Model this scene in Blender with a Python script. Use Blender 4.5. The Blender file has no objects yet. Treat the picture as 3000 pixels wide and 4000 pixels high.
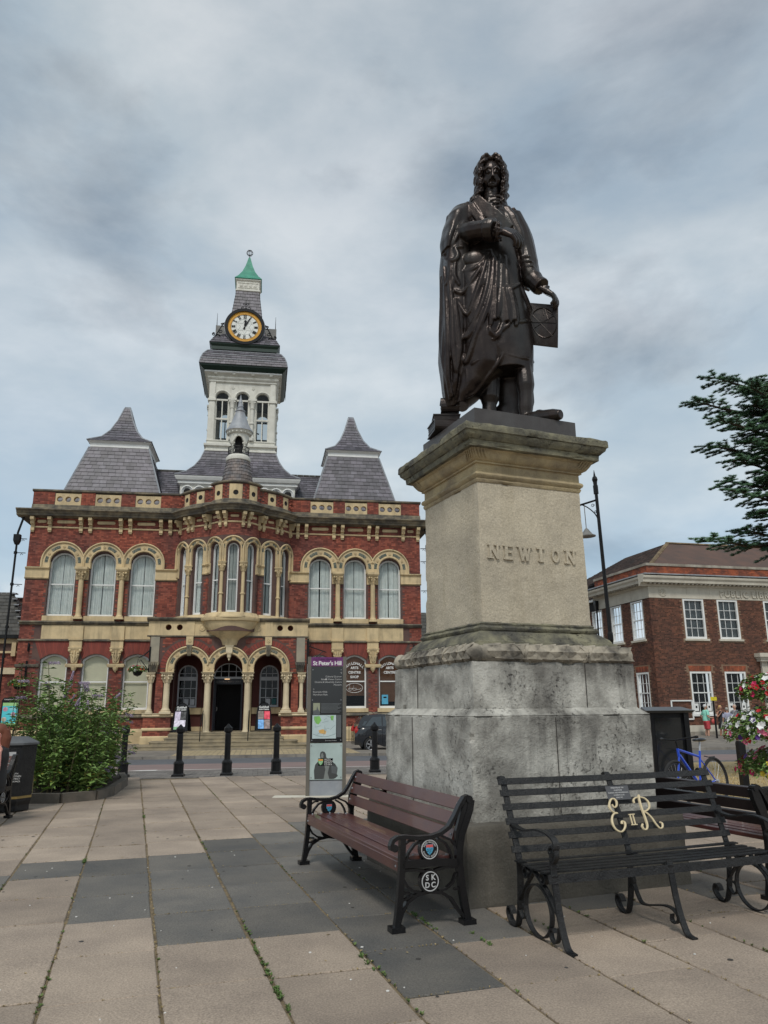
import bpy, math, random
from math import sin, cos, pi, sqrt, atan2, radians
from mathutils import Vector, Matrix
random.seed(11)
sc = bpy.context.scene
COL = sc.collection
# ---------------- camera ----------------
cam_d = bpy.data.cameras.new("camera"); cam = bpy.data.objects.new("camera", cam_d); COL.objects.link(cam)
pitch = atan2(760.0, 2985.0); roll = -0.0072
wv = Vector((0, cos(pitch), sin(pitch))); r0 = Vector((1, 0, 0)); u0 = r0.cross(wv)
rv = r0 * cos(roll) + u0 * sin(roll); uv = -r0 * sin(roll) + u0 * cos(roll)
cam.matrix_world = Matrix(((rv.x, uv.x, -wv.x, 0), (rv.y, uv.y, -wv.y, 0), (rv.z, uv.z, -wv.z, 1.5), (0, 0, 0, 1)))
cam_d.sensor_fit = 'HORIZONTAL'; cam_d.sensor_width = 36; cam_d.lens = 35.82
cam_d.clip_start = 0.05; cam_d.clip_end = 3000
sc.camera = cam
# ---------------- world ----------------
SUN_EL, SUN_AZ = radians(52), radians(190)      # azimuth clockwise from +Y
world = bpy.data.worlds.new("World"); sc.world = world; world.use_nodes = True
nt = world.node_tree; nt.nodes.clear()
def N(t, nt=None, **k):
    n = nt.nodes.new(t)
    for a, b in k.items(): setattr(n, a, b)
    return n
def wn(t, **k): return N(t, nt, **k)
L = nt.links.new
out = wn('ShaderNodeOutputWorld'); bg = wn('ShaderNodeBackground'); bg.inputs['Strength'].default_value = 0.1
sky = wn('ShaderNodeTexSky', sky_type='NISHITA', sun_disc=False, sun_elevation=SUN_EL, sun_rotation=SUN_AZ)
sky.air_density = 1.0; sky.dust_density = 2.0
tc = wn('ShaderNodeTexCoord'); sep = wn('ShaderNodeSeparateXYZ'); L(tc.outputs['Generated'], sep.inputs[0])
za = wn('ShaderNodeMath', operation='MAXIMUM'); L(sep.outputs['Z'], za.inputs[0]); za.inputs[1].default_value = 0.0
zb = wn('ShaderNodeMath', operation='ADD'); L(za.outputs[0], zb.inputs[0]); zb.inputs[1].default_value = 0.16
dx = wn('ShaderNodeMath', operation='DIVIDE'); L(sep.outputs['X'], dx.inputs[0]); L(zb.outputs[0], dx.inputs[1])
dy = wn('ShaderNodeMath', operation='DIVIDE'); L(sep.outputs['Y'], dy.inputs[0]); L(zb.outputs[0], dy.inputs[1])
cmb = wn('ShaderNodeCombineXYZ'); L(dx.outputs[0], cmb.inputs[0]); L(dy.outputs[0], cmb.inputs[1])
def wnoise(scale, detail, rough, off, dist=0.0, src=None):
    m = wn('ShaderNodeMapping'); m.inputs['Location'].default_value = off
    L(src or cmb.outputs[0], m.inputs[0]); n = wn('ShaderNodeTexNoise')
    n.inputs['Scale'].default_value = scale; n.inputs['Detail'].default_value = detail
    n.inputs['Roughness'].default_value = rough; n.inputs['Distortion'].default_value = dist
    L(m.outputs[0], n.inputs['Vector']); return n.outputs['Fac']
def wramp(src, stops):
    r = wn('ShaderNodeValToRGB'); L(src, r.inputs[0]); e = r.color_ramp.elements
    while len(e) < len(stops): e.new(0.5)
    for i, (p, c) in enumerate(stops): e[i].position = p; e[i].color = (*c, 1)
    return r.outputs[0]

SO = 1
vd = wn('ShaderNodeMapping'); vd.inputs['Scale'].default_value = (1, 1, 2.1); L(tc.outputs['Generated'], vd.inputs[0])
n1 = wnoise(2.3, 9, 0.56, (3.1 + SO, 0.4 - SO * .7, SO), 0.15, vd.outputs[0])
n2 = wnoise(0.55, 5, 0.5, (7.3, 2.2, 0), 0.0)
n3 = wnoise(3.0, 8, 0.56, (1.7 + SO, 5.9, SO), 0.2, vd.outputs[0])
grey = wramp(n1, [(0.28, (3.1, 3.9, 4.6)), (0.42, (3.7, 4.4, 4.95)), (0.52, (4.5, 5.05, 5.4)), (0.66, (5.9, 6.25, 6.45))])
dark = wramp(n3, [(0.50, (1, 1, 1)), (0.62, (0.76, 0.76, 0.77)), (0.74, (0.50, 0.52, 0.55))])
mul = wn('ShaderNodeMix', data_type='RGBA', blend_type='MULTIPLY'); mul.inputs['Factor'].default_value = 0.85
L(grey, mul.inputs[6]); L(dark, mul.inputs[7])
# thin places where pale blue shows
msk = wramp(n2, [(0.40, (0.97,) * 3), (0.62, (0.72,) * 3)])
mixs = wn('ShaderNodeMix', data_type='RGBA'); L(msk, mixs.inputs['Factor'])
blu = wn('ShaderNodeMix', data_type='RGBA', blend_type='MULTIPLY'); blu.inputs['Factor'].default_value = 1.0
L(sky.outputs[0], blu.inputs[6]); blu.inputs[7].default_value = (.8, 1.0, 1.05, 1)
L(blu.outputs[2], mixs.inputs[6]); L(mul.outputs[2], mixs.inputs[7])
# brighter towards the horizon: cloud deck seen edge-on
hz = wn('ShaderNodeMapRange'); L(sep.outputs['Z'], hz.inputs[0]); hz.inputs[1].default_value = 0.0; hz.inputs[2].default_value = 0.75
hz.inputs[3].default_value = 1.22; hz.inputs[4].default_value = 0.92
hm = wn('ShaderNodeVectorMath', operation='SCALE'); L(mixs.outputs[2], hm.inputs[0]); L(hz.outputs[0], hm.inputs['Scale'])
# bright cumulus banks low over the roofs
pol = wn('ShaderNodeCombineXYZ'); at = wn('ShaderNodeMath', operation='ARCTAN2'); L(sep.outputs['X'], at.inputs[0]); L(sep.outputs['Y'], at.inputs[1])
L(at.outputs[0], pol.inputs[0]); L(sep.outputs['Z'], pol.inputs[1])
n4 = wnoise(4.2, 8, 0.58, (0.35, 0.0, 4.0), 0.0, pol.outputs[0])
zs = wn('ShaderNodeMapRange'); L(sep.outputs['Z'], zs.inputs[0]); zs.inputs[1].default_value = 0.08; zs.inputs[2].default_value = 0.26
zs.inputs[3].default_value = 0.17; zs.inputs[4].default_value = -0.22
ad = wn('ShaderNodeMath', operation='ADD'); L(n4, ad.inputs[0]); L(zs.outputs[0], ad.inputs[1])
cum = wramp(ad.outputs[0], [(0.535, (0, 0, 0)), (0.60, (1, 1, 1))])
cmix = wn('ShaderNodeMix', data_type='RGBA'); cf = wn('ShaderNodeMath', operation='MULTIPLY'); L(cum, cf.inputs[0]); cf.inputs[1].default_value = 0.62
L(cf.outputs[0], cmix.inputs['Factor']); L(hm.outputs[0], cmix.inputs[6]); cmix.inputs[7].default_value = (6.6, 6.9, 7.1, 1)
L(cmix.outputs[2], bg.inputs['Color']); L(bg.outputs[0], out.inputs[0])
sun_d = bpy.data.lights.new("sun", 'SUN'); sun_d.energy = 1.5; sun_d.angle = radians(12); sun_d.color = (1, 0.95, 0.88)
sun = bpy.data.objects.new("sun", sun_d); COL.objects.link(sun)
sd = Vector((sin(SUN_AZ) * cos(SUN_EL), cos(SUN_AZ) * cos(SUN_EL), sin(SUN_EL)))
sun.rotation_euler = sd.to_track_quat('Z', 'Y').to_euler()
sc.view_settings.view_transform = 'Standard'; sc.view_settings.look = 'None'
sc.view_settings.gamma = 1; sc.view_settings.use_curve_mapping = False; sc.view_settings.exposure = 0.34

# ---------------- materials ----------------
MATS = {}
def mat(name, col, rough=0.8, col2=None, nscale=3.0, lo=0.35, hi=0.65, island=0.0, bump=0.0, bscale=40.0,
        metallic=0.0, coat=0.0, stretch=(1, 1, 1), streak=None, streak_fac=0.0, pits=0.0, pscale=30.0, emit=None, emit_s=0.0, spec=0.5, trans=0.0, fine=0.0, hue=None, zstain=None):
    m = bpy.data.materials.new(name); m.use_nodes = True; t = m.node_tree; b = t.nodes['Principled BSDF']; K = t.links.new
    g = N('ShaderNodeNewGeometry', t); mp = N('ShaderNodeMapping', t); mp.inputs['Scale'].default_value = stretch
    K(g.outputs['Position'], mp.inputs[0])
    def noise(s, d=6, r=0.6, vec=None):
        n = N('ShaderNodeTexNoise', t); n.inputs['Scale'].default_value = s; n.inputs['Detail'].default_value = d
        n.inputs['Roughness'].default_value = r; K(vec or mp.outputs[0], n.inputs['Vector']); return n.outputs['Fac']
    def ramp(src, stops):
        r = N('ShaderNodeValToRGB', t); K(src, r.inputs[0]); e = r.color_ramp.elements
        while len(e) < len(stops): e.new(0.5)
        for i, (p, c) in enumerate(stops): e[i].position = p; e[i].color = (*c, 1)
        return r.outputs[0]
    def mixc(f, a, c, mode='MIX'):
        x = N('ShaderNodeMix', t, data_type='RGBA', blend_type=mode)
        if isinstance(f, float): x.inputs['Factor'].default_value = f
        else: K(f, x.inputs['Factor'])
        for s, q in ((6, a), (7, c)):
            if isinstance(q, tuple): x.inputs[s].default_value = (*q, 1)
            else: K(q, x.inputs[s])
        return x.outputs[2]
    c2 = col2 or tuple(c * 0.82 for c in col)
    c = ramp(noise(nscale), [(lo, col), (hi, c2)])
    if streak:
        mv = N('ShaderNodeMapping', t); mv.inputs['Scale'].default_value = (1, 1, 0.10); K(g.outputs['Position'], mv.inputs[0])
        sn = noise(3.4, 8, 0.66, mv.outputs[0])
        if zstain:
            sp = N('ShaderNodeSeparateXYZ', t); K(g.outputs['Position'], sp.inputs[0]); zr = N('ShaderNodeMapRange', t); K(sp.outputs['Z'], zr.inputs[0]); zr.inputs[1].default_value = zstain[0]; zr.inputs[2].default_value = zstain[1]
            zc = ramp(zr.outputs[0], [(p, (v,) * 3) for p, v in zstain[2]]); a1 = N('ShaderNodeMath', t, operation='ADD'); K(sn, a1.inputs[0]); K(zc, a1.inputs[1]); a2 = N('ShaderNodeMath', t, operation='SUBTRACT'); K(a1.outputs[0], a2.inputs[0]); a2.inputs[1].default_value = .2; sn = a2.outputs[0]
        f = ramp(sn, [(0.47, (0, 0, 0)), (0.63, (1, 1, 1))]); bl = ramp(noise(1.1, 3, 0.5), [(0.42, (.25, .25, .25)), (0.60, (1, 1, 1))]); f = mixc(1.0, f, bl, 'MULTIPLY')
        f2 = N('ShaderNodeMath', t, operation='MULTIPLY'); K(f, f2.inputs[0]); f2.inputs[1].default_value = streak_fac
        c = mixc(f2.outputs[0], c, streak)
    if pits:
        v = noise(pscale, 5, 0.75); pf = ramp(v, [(0.30, (1, 1, 1)), (0.44, (0, 0, 0))])
        big = ramp(noise(2.2, 3), [(0.45, (0, 0, 0)), (0.6, (1, 1, 1))])
        pm = N('ShaderNodeMath', t, operation='MULTIPLY'); K(pf, pm.inputs[0]); K(big, pm.inputs[1])
        c = mixc(pm.outputs[0], c, (0.035, 0.032, 0.03))
    if fine:
        fr = ramp(noise(bscale * 2.2, 3, 0.7), [(0.3, (1 - fine,) * 3), (0.7, (1 + fine,) * 3)])
        c = mixc(1.0, c, fr, 'MULTIPLY')
    if island:
        oi = N('ShaderNodeObjectInfo', t); a = N('ShaderNodeMath', t, operation='ADD')
        K(oi.outputs['Random'], a.inputs[0]); K(g.outputs['Random Per Island'], a.inputs[1])
        fr = N('ShaderNodeMath', t, operation='FRACT'); K(a.outputs[0], fr.inputs[0])
        rr = ramp(fr.outputs[0], [(0.0, (1 - island,) * 3), (0.5, (1, 1, 1)), (1.0, (1 + island * (hue or (0.9, 0.9, 0.9))[0], 1 + island * (hue or (0.9, 0.9, 0.9))[1], 1 + island * (hue or (0.9, 0.9, 0.9))[2]))])
        c = mixc(1.0, c, rr, 'MULTIPLY')
    K(c, b.inputs['Base Color'])
    b.inputs['Roughness'].default_value = rough; b.inputs['Metallic'].default_value = metallic
    b.inputs['Coat Weight'].default_value = coat; b.inputs['Specular IOR Level'].default_value = spec
    if trans: b.inputs['Transmission Weight'].default_value = trans
    if emit: b.inputs['Emission Color'].default_value = (*emit, 1); b.inputs['Emission Strength'].default_value = emit_s
    if bump or pits:
        bn = N('ShaderNodeBump', t); bn.inputs['Strength'].default_value = max(bump, pits * 0.8); bn.inputs['Distance'].default_value = 0.02
        h = noise(bscale, 6, 0.7)
        if pits:
            mm = N('ShaderNodeMath', t, operation='SUBTRACT'); K(h, mm.inputs[0]); K(pm.outputs[0], mm.inputs[1]); h = mm.outputs[0]
        K(h, bn.inputs['Height']); K(bn.outputs[0], b.inputs['Normal'])
    MATS[name] = m; return m
def glass_mat(name, tint, mirror=0.25):
    m = bpy.data.materials.new(name); m.use_nodes = True; t = m.node_tree; t.nodes.clear()
    o = N('ShaderNodeOutputMaterial', t); tr = N('ShaderNodeBsdfTransparent', t); tr.inputs[0].default_value = (*tint, 1)
    gl = N('ShaderNodeBsdfGlossy', t); gl.inputs['Roughness'].default_value = 0.03; gl.inputs[0].default_value = (0.9, 0.95, 1, 1)
    mx = N('ShaderNodeMixShader', t); lw = N('ShaderNodeLayerWeight', t); lw.inputs[0].default_value = mirror
    t.links.new(lw.outputs['Fresnel'], mx.inputs[0]); t.links.new(tr.outputs[0], mx.inputs[1]); t.links.new(gl.outputs[0], mx.inputs[2])
    t.links.new(mx.outputs[0], o.inputs[0]); MATS[name] = m; return m
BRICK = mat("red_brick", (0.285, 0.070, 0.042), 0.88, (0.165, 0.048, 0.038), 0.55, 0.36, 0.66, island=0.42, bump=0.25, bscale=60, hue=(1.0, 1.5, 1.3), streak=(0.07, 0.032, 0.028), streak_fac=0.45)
RUB = mat("gauged_brick", (0.25, 0.055, 0.038), 0.85, (0.19, 0.045, 0.035), 2.0, island=0.2)
MORT = mat("dark_mortar", (0.13, 0.075, 0.06), 0.95, (0.09, 0.055, 0.05), 3)
LMORT = mat("pale_mortar", (0.30, 0.20, 0.16), 0.95)
STONE = mat("buff_stone", (0.64, 0.50, 0.29), 0.85, (0.47, 0.37, 0.22), 1.6, 0.4, 0.7, bump=0.25, bscale=35, streak=(0.16, 0.13, 0.09), streak_fac=0.45)
PSTONE = mat("pale_painted_stone", (0.66, 0.56, 0.38), 0.7, (0.55, 0.45, 0.30), 2, bump=0.1, streak=(0.35, 0.29, 0.2), streak_fac=0.3)
DSTONE = mat("weathered_stone", (0.26, 0.22, 0.15), 0.9, (0.10, 0.09, 0.075), 1.8, 0.38, 0.6, bump=0.4, bscale=25, streak=(0.05, 0.05, 0.045), streak_fac=0.7)
SLATE = mat("purple_slate", (0.125, 0.115, 0.135), 0.5, (0.085, 0.082, 0.095), 1.2, island=0.35, bump=0.2, bscale=30, hue=(0.9, 0.85, 0.9), streak=(0.24, 0.24, 0.27), streak_fac=0.25)
GSLATE = mat("grey_slate", (0.085, 0.08, 0.07), 0.7, (0.055, 0.055, 0.05), 1.5, island=0.35, bump=0.2)
WHITE = mat("white_paint", (0.80, 0.80, 0.78), 0.5, (0.70, 0.71, 0.69), 2, bump=0.05)
CREAM = mat("cream_paint", (0.70, 0.69, 0.62), 0.6, (0.58, 0.57, 0.51), 2.4, bump=0.1, streak=(0.36, 0.34, 0.28), streak_fac=0.35)
GWHITE = mat("grey_white_paint", (0.62, 0.64, 0.68), 0.5)
GREEN = mat("dark_green_paint", (0.006, 0.026, 0.016), 0.45)
COPPER = mat("green_copper", (0.06, 0.30, 0.20), 0.6, (0.035, 0.20, 0.14), 3, bump=0.1)
LEAD = mat("lead_sheet", (0.33, 0.35, 0.37), 0.5, (0.24, 0.26, 0.29), 3, bump=0.15, streak=(0.14, 0.10, 0.08), streak_fac=0.5)
DLEAD = mat("dark_lead", (0.13, 0.13, 0.125), 0.55, (0.20, 0.195, 0.18), 3)
BLACK = mat("black_paint", (0.006, 0.0065, 0.0075), 0.36, (0.011, 0.011, 0.012), 6, bump=0.05, bscale=80, spec=.25)
RBLACK = mat("rough_black_paint", (0.008, 0.0085, 0.010), 0.33, (0.020, 0.020, 0.020), 9, bump=0.6, bscale=55, spec=.30)
VOID = mat("dark_interior", (0.012, 0.011, 0.012), 0.9)
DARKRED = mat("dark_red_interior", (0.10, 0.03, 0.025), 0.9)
CURT = mat("curtain_cloth", (0.84, 0.86, 0.83), 0.9, (0.72, 0.76, 0.74), 5)
BLIND = mat("cream_blind", (0.68, 0.64, 0.47), 0.8, (0.62, 0.58, 0.43), 2)
WBLIND = mat("timber_blind", (0.62, 0.30, 0.16), 0.6, (0.5, 0.23, 0.12), 3)
GLASS = glass_mat("window_glass", (0.93, 0.95, 0.95), 0.16)
DGLASS = glass_mat("dim_glass", (0.78, 0.80, 0.80), 0.25)
YELLOW = mat("ochre_paint", (0.72, 0.36, 0.03), 0.5)
DIAL = mat("dial_white", (0.78, 0.80, 0.76), 0.5)
LETW = mat("white_lettering", (0.82, 0.82, 0.80), 0.6)

# ---------------- mesh helpers ----------------
class MB:
    def __init__(s): s.v = []; s.f = []; s.T = None
    def add(s, vs, fs):
        b = len(s.v)
        s.v.extend([s.T(*p) for p in vs] if s.T else [tuple(p) for p in vs])
        s.f.extend([tuple(i + b for i in f) for f in fs]); return s
    def box(s, x0, x1, y0, y1, z0, z1):
        return s.add([(x0, y0, z0), (x1, y0, z0), (x1, y1, z0), (x0, y1, z0), (x0, y0, z1), (x1, y0, z1), (x1, y1, z1), (x0, y1, z1)],
                     [(0, 3, 2, 1), (4, 5, 6, 7), (0, 1, 5, 4), (1, 2, 6, 5), (2, 3, 7, 6), (3, 0, 4, 7)])
    def hexa(s, p):   # 8 points, bottom loop then top loop
        return s.add(p, [(0, 3, 2, 1), (4, 5, 6, 7), (0, 1, 5, 4), (1, 2, 6, 5), (2, 3, 7, 6), (3, 0, 4, 7)])
    def bar(s, a, b, w, h, up=(0, 0, 1)):   # rectangular bar a->b, w across, h along up
        a = Vector(a); b = Vector(b); d = (b - a).normalized(); up = Vector(up)
        x = d.cross(up)
        if x.length < 1e-4: x = d.cross(Vector((1, 0, 0)))
        x.normalize(); y = x.cross(d).normalized()
        x *= w / 2; y *= h / 2
        return s.hexa([a - x - y, a + x - y, b + x - y, b - x - y, a - x + y, a + x + y, b + x + y, b - x + y])
    def tube(s, pts, r, n=8, cap=True):
        pts = [Vector(p) for p in pts]; rs = r if isinstance(r, (list, tuple)) else [r] * len(pts)
        vs = []; fs = []; prev = None
        for i, p in enumerate(pts):
            d = (pts[min(i + 1, len(pts) - 1)] - pts[max(i - 1, 0)])
            if d.length < 1e-9: d = Vector((0, 0, 1))
            d.normalize()
            if prev is None: x = d.orthogonal().normalized()
            else:
                x = prev - d * prev.dot(d)
                x = x.normalized() if x.length > 1e-6 else d.orthogonal().normalized()
            prev = x; y = d.cross(x)
            for k in range(n):
                a = 2 * pi * k / n; q = p + (x * cos(a) + y * sin(a)) * rs[i]; vs.append(tuple(q))
        for i in range(len(pts) - 1):
            for k in range(n):
                fs.append((i * n + k, i * n + (k + 1) % n, (i + 1) * n + (k + 1) % n, (i + 1) * n + k))
        if cap: fs.append(tuple(range(n - 1, -1, -1))); fs.append(tuple((len(pts) - 1) * n + k for k in range(n)))
        return s.add(vs, fs)
    def strip(s, pts, w, t, side):   # flat bar bent along pts; w along `side`, t thick in the bend plane
        pts = [Vector(p) for p in pts]; side = Vector(side).normalized(); vs = []; fs = []
        for i, p in enumerate(pts):
            d = (pts[min(i + 1, len(pts) - 1)] - pts[max(i - 1, 0)]).normalized(); nrm = d.cross(side).normalized()
            for a, b in ((-1, -1), (1, -1), (1, 1), (-1, 1)): vs.append(tuple(p + side * (a * w / 2) + nrm * (b * t / 2)))
        for i in range(len(pts) - 1):
            for k in range(4): fs.append((i * 4 + k, i * 4 + (k + 1) % 4, (i + 1) * 4 + (k + 1) % 4, (i + 1) * 4 + k))
        m = (len(pts) - 1) * 4; fs.append((3, 2, 1, 0)); fs.append((m, m + 1, m + 2, m + 3))
        return s.add(vs, fs)
    def lathe(s, prof, c=(0, 0), n=16, a0=0, a1=2 * pi, sx=1, sy=1):   # prof: (r,z)
        full = abs(a1 - a0 - 2 * pi) < 1e-6; m = n if full else n + 1; vs = []; fs = []
        for r, z in prof:
            for k in range(m):
                a = a0 + (a1 - a0) * k / n; vs.append((c[0] + sx * r * cos(a), c[1] + sy * r * sin(a), z))
        for i in range(len(prof) - 1):
            for k in range(n):
                k2 = (k + 1) % m; fs.append((i * m + k, i * m + k2, (i + 1) * m + k2, (i + 1) * m + k))
        if full:
            fs.append(tuple(range(n - 1, -1, -1))); fs.append(tuple((len(prof) - 1) * m + k for k in range(n)))
        return s.add(vs, fs)
    def sq(s, prof, c=(0, 0)):   # square section stack: (half, z) or (hx, hy, z)
        vs = []; fs = []
        for p in prof:
            hx, hy, z = p if len(p) == 3 else (p[0], p[0], p[1])
            vs += [(c[0] - hx, c[1] - hy, z), (c[0] + hx, c[1] - hy, z), (c[0] + hx, c[1] + hy, z), (c[0] - hx, c[1] + hy, z)]
        for i in range(len(prof) - 1):
            for k in range(4): fs.append((i * 4 + k, i * 4 + (k + 1) % 4, i * 4 + 4 + (k + 1) % 4, i * 4 + 4 + k))
        m = (len(prof) - 1) * 4; fs += [(3, 2, 1, 0), (m, m + 1, m + 2, m + 3)]
        return s.add(vs, fs)
    def prism(s, poly, y0, y1):   # poly in (x,z), extruded over y
        n = len(poly); vs = [(x, y0, z) for x, z in poly] + [(x, y1, z) for x, z in poly]
        return s.add(vs, [tuple(range(n)), tuple(range(2 * n - 1, n - 1, -1))] + [(i, i + n, (i + 1) % n + n, (i + 1) % n) for i in range(n)])
    def ball(s, c, r, nu=8, nv=6, sz=(1, 1, 1)):
        vs = []; fs = []
        for j in range(1, nv):
            for i in range(nu):
                a = 2 * pi * i / nu; b = pi * j / nv
                vs.append((c[0] + r * sz[0] * sin(b) * cos(a), c[1] + r * sz[1] * sin(b) * sin(a), c[2] + r * sz[2] * cos(b)))
        t = len(vs); vs += [(c[0], c[1], c[2] + r * sz[2]), (c[0], c[1], c[2] - r * sz[2])]
        for j in range(nv - 2):
            for i in range(nu): fs.append((j * nu + i, (j + 1) * nu + i, (j + 1) * nu + (i + 1) % nu, j * nu + (i + 1) % nu))
        for i in range(nu): fs.append((t, i, (i + 1) % nu)); fs.append((t + 1, (nv - 2) * nu + (i + 1) % nu, (nv - 2) * nu + i))
        return s.add(vs, fs)
    def mesh(s, name, m, smooth=False):
        me = bpy.data.meshes.new(name); me.from_pydata(s.v, [], s.f); me.materials.append(m)
        if smooth:
            me.polygons.foreach_set('use_smooth', [True] * len(me.polygons))
            try: me.set_sharp_from_angle(angle=radians(40))
            except Exception: pass
        me.update(); return me
    def ob(s, name, m, parent=None, smooth=False, kind=None, label=None):
        return link(name, s.mesh(name, m, smooth), parent, kind, label)
def link(name, me, parent=None, kind=None, label=None, loc=None, rot=None, scale=None):
    o = bpy.data.objects.new(name, me); COL.objects.link(o)
    if parent: o.parent = parent
    if kind: o['kind'] = kind
    if label: o['label'] = label
    if loc: o.location = loc
    if rot: o.rotation_euler = rot
    if scale: o.scale = scale
    return o
def thing(name, label, cat, loc=(0, 0, 0), rz=0.0, group=None):
    o = bpy.data.objects.new(name, None); COL.objects.link(o); o.location = loc; o.rotation_euler = (0, 0, rz)
    o['label'] = label; o['category'] = cat
    if group: o['group'] = group
    o.empty_display_size = 0.2
    return o
def tag(o, label, cat, group=None):
    o['label'] = label; o['category'] = cat
    if group: o['group'] = group
    return o
def dup(root, loc=None, rz=None, label=None, group=None):
    r = root.copy(); COL.objects.link(r)
    if loc is not None: r.location = loc
    if rz is not None: r.rotation_euler = (0, 0, rz)
    if label: r['label'] = label
    if group: r['group'] = group
    for ch in list(root.children):
        c = ch.copy(); COL.objects.link(c); c.parent = r
        for g in list(ch.children):
            d = g.copy(); COL.objects.link(d); d.parent = c
    return r
def copies(me, name, places, parent):
    for p in places: link(name, me, parent, loc=p[0], rot=p[1] if len(p) > 1 else None, scale=p[2] if len(p) > 2 else None)
_TM = {}
def text_mesh(name, txt, size, m, depth=0.004, bold=0.0, align='CENTER', spacing=1.0, line=1.0):
    key = (txt, size, m.name, depth, bold, align, spacing, line)
    if key in _TM: return _TM[key]
    c = bpy.data.curves.new(name, 'FONT'); c.body = txt; c.size = size; c.extrude = depth; c.offset = bold
    c.align_x = align; c.align_y = 'CENTER'; c.space_character = spacing; c.space_line = line; c.resolution_u = 3
    o = bpy.data.objects.new(name, c); COL.objects.link(o)
    dg = bpy.context.evaluated_depsgraph_get(); me = bpy.data.meshes.new_from_object(o.evaluated_get(dg))
    bpy.data.objects.remove(o); me.materials.clear(); me.materials.append(m); me.name = name; _TM[key] = me; return me
def text(name, txt, size, m, parent, loc, rot=(pi / 2, 0, 0), **k):
    return link(name, text_mesh(name, txt, size, m, **k), parent, loc=loc, rot=rot)
def evaluated(me, mods, name):
    o = bpy.data.objects.new(name, me); COL.objects.link(o)
    for ty, kw in mods:
        md = o.modifiers.new(ty, ty)
        for a, b in kw.items(): setattr(md, a, b)
    dg = bpy.context.evaluated_depsgraph_get(); r = bpy.data.meshes.new_from_object(o.evaluated_get(dg))
    bpy.data.objects.remove(o); bpy.data.meshes.remove(me); return r

# frame of the civic building: local u right, v away, z up
G0 = Vector((-7.657, 38.30, 0)); GY = radians(9)
def gl(u, v, z=0.0):
    return (G0.x + u * cos(GY) - v * sin(GY), G0.y + u * sin(GY) + v * cos(GY), z)
def gz_of(v):   # street level falls gently towards the buildings
    if v < -20.5: return 0.0
    if v > -5.0: return -0.36
    return -0.36 * (v + 20.5) / 15.5
# ---------------- ground, street ----------------
ASPH = mat("asphalt", (0.115, 0.12, 0.13), 0.9, (0.085, 0.09, 0.10), 1.2, bump=0.3, bscale=80, fine=0.15)
REDS = mat("red_surfacing", (0.235, 0.165, 0.155), 0.9, (0.19, 0.145, 0.135), 1.5, bump=0.2, bscale=80, fine=0.1)
SETT = mat("grey_sett", (0.18, 0.165, 0.15), 0.9, (0.13, 0.12, 0.11), 3, island=0.3, bump=0.3)
KERB = mat("kerb_stone", (0.24, 0.215, 0.18), 0.9, (0.15, 0.135, 0.12), 2.5, bump=0.4, island=0.12)
FLAG = mat("sandstone_flag", (0.375, 0.300, 0.232), 0.85, (0.250, 0.200, 0.158), 1.1, 0.36, 0.66, island=0.15, bump=0.5, bscale=38, fine=0.36)
DFLAG = mat("slate_grey_flag", (0.095, 0.092, 0.086), 0.75, (0.150, 0.137, 0.118), 1.6, island=0.20, bump=0.5, bscale=38, fine=0.38)
JOINT = mat("sandy_joint", (0.12, 0.09, 0.058), 0.95, (0.26, 0.20, 0.115), 9, bump=0.6, bscale=90)
TACT = mat("buff_paving", (0.40, 0.32, 0.19), 0.9, (0.32, 0.26, 0.16), 2, island=0.12)
PAINT = mat("road_paint", (0.68, 0.67, 0.63), 0.8, (0.5, 0.48, 0.45), 6)
DRY = mat("dry_grass_soil", (0.42, 0.31, 0.15), 0.95, (0.30, 0.23, 0.12), 2.5, bump=0.5, bscale=40, fine=0.2)
SOIL = mat("dark_soil", (0.06, 0.045, 0.03), 0.95)
# paving grid: strips run along PD, laid side by side along PC
PA = radians(107.7); PD = Vector((cos(PA), sin(PA), 0)); PC = Vector((sin(PA), -cos(PA), 0))
def pg(c, d, z=0.0): q = PC * c + PD * d; return (q.x, q.y, z)
def pinv(x, y): return x * PC.x + y * PC.y, x * PD.x + y * PD.y
def ginv(x, y):
    a = x - G0.x; b = y - G0.y; return a * cos(GY) + b * sin(GY), -a * sin(GY) + b * cos(GY)
# wide ground sheet with the fall towards the street
gb = MB(); vs = [-400, -60, -30, -21.3, -20.5, -18, -16, -14, -12, -10, -8, -5, 0, 30, 120, 900]; us = [-900, -60, -20, -8, 0, 8, 20, 60, 900]
for i in range(len(vs) - 1):
    for j in range(len(us) - 1):
        q = [(us[j], vs[i]), (us[j + 1], vs[i]), (us[j + 1], vs[i + 1]), (us[j], vs[i + 1])]
        gb.add([gl(u, v, gz_of(v) - 0.055) for u, v in q], [(0, 1, 2, 3)])
gb.ob("ground", JOINT, kind='structure')
def sheet(name, m, us, vs, dz):
    b = MB(); P = [[gl(u, v, gz_of(v) + dz) for u in us] for v in vs]
    for i in range(len(vs) - 1):
        for j in range(len(us) - 1): b.add([P[i][j], P[i][j + 1], P[i + 1][j + 1], P[i + 1][j]], [(0, 1, 2, 3)])
    return b.ob(name, m, kind='structure')
UR = [-90, -60, -30, -15, 0, 15, 30, 60, 120]
sheet("road", ASPH, UR, [-20.6, -17, -14, -12, -10.5, -9.15], -0.03)
sheet("cycle_lane", REDS, UR, [-17.75, -16, -14.5, -13.4], -0.024)
# paving
random.seed(5)
cj = [-0.98 - 0.612 * k for k in range(30, 0, -1)] + [-0.98, -0.365, 0.24, 0.85, 1.475, 2.075, 2.68, 3.27]
cj += [3.27 + 0.612 * k for k in range(1, 34)]
off0 = {-0.98: 0.64, -0.365: 0.56, 0.24: 0.62, 0.85: 0.60, 1.475: 0.90, 2.075: 0.05, 2.68: 0.0, 3.27: 0.50}
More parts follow.
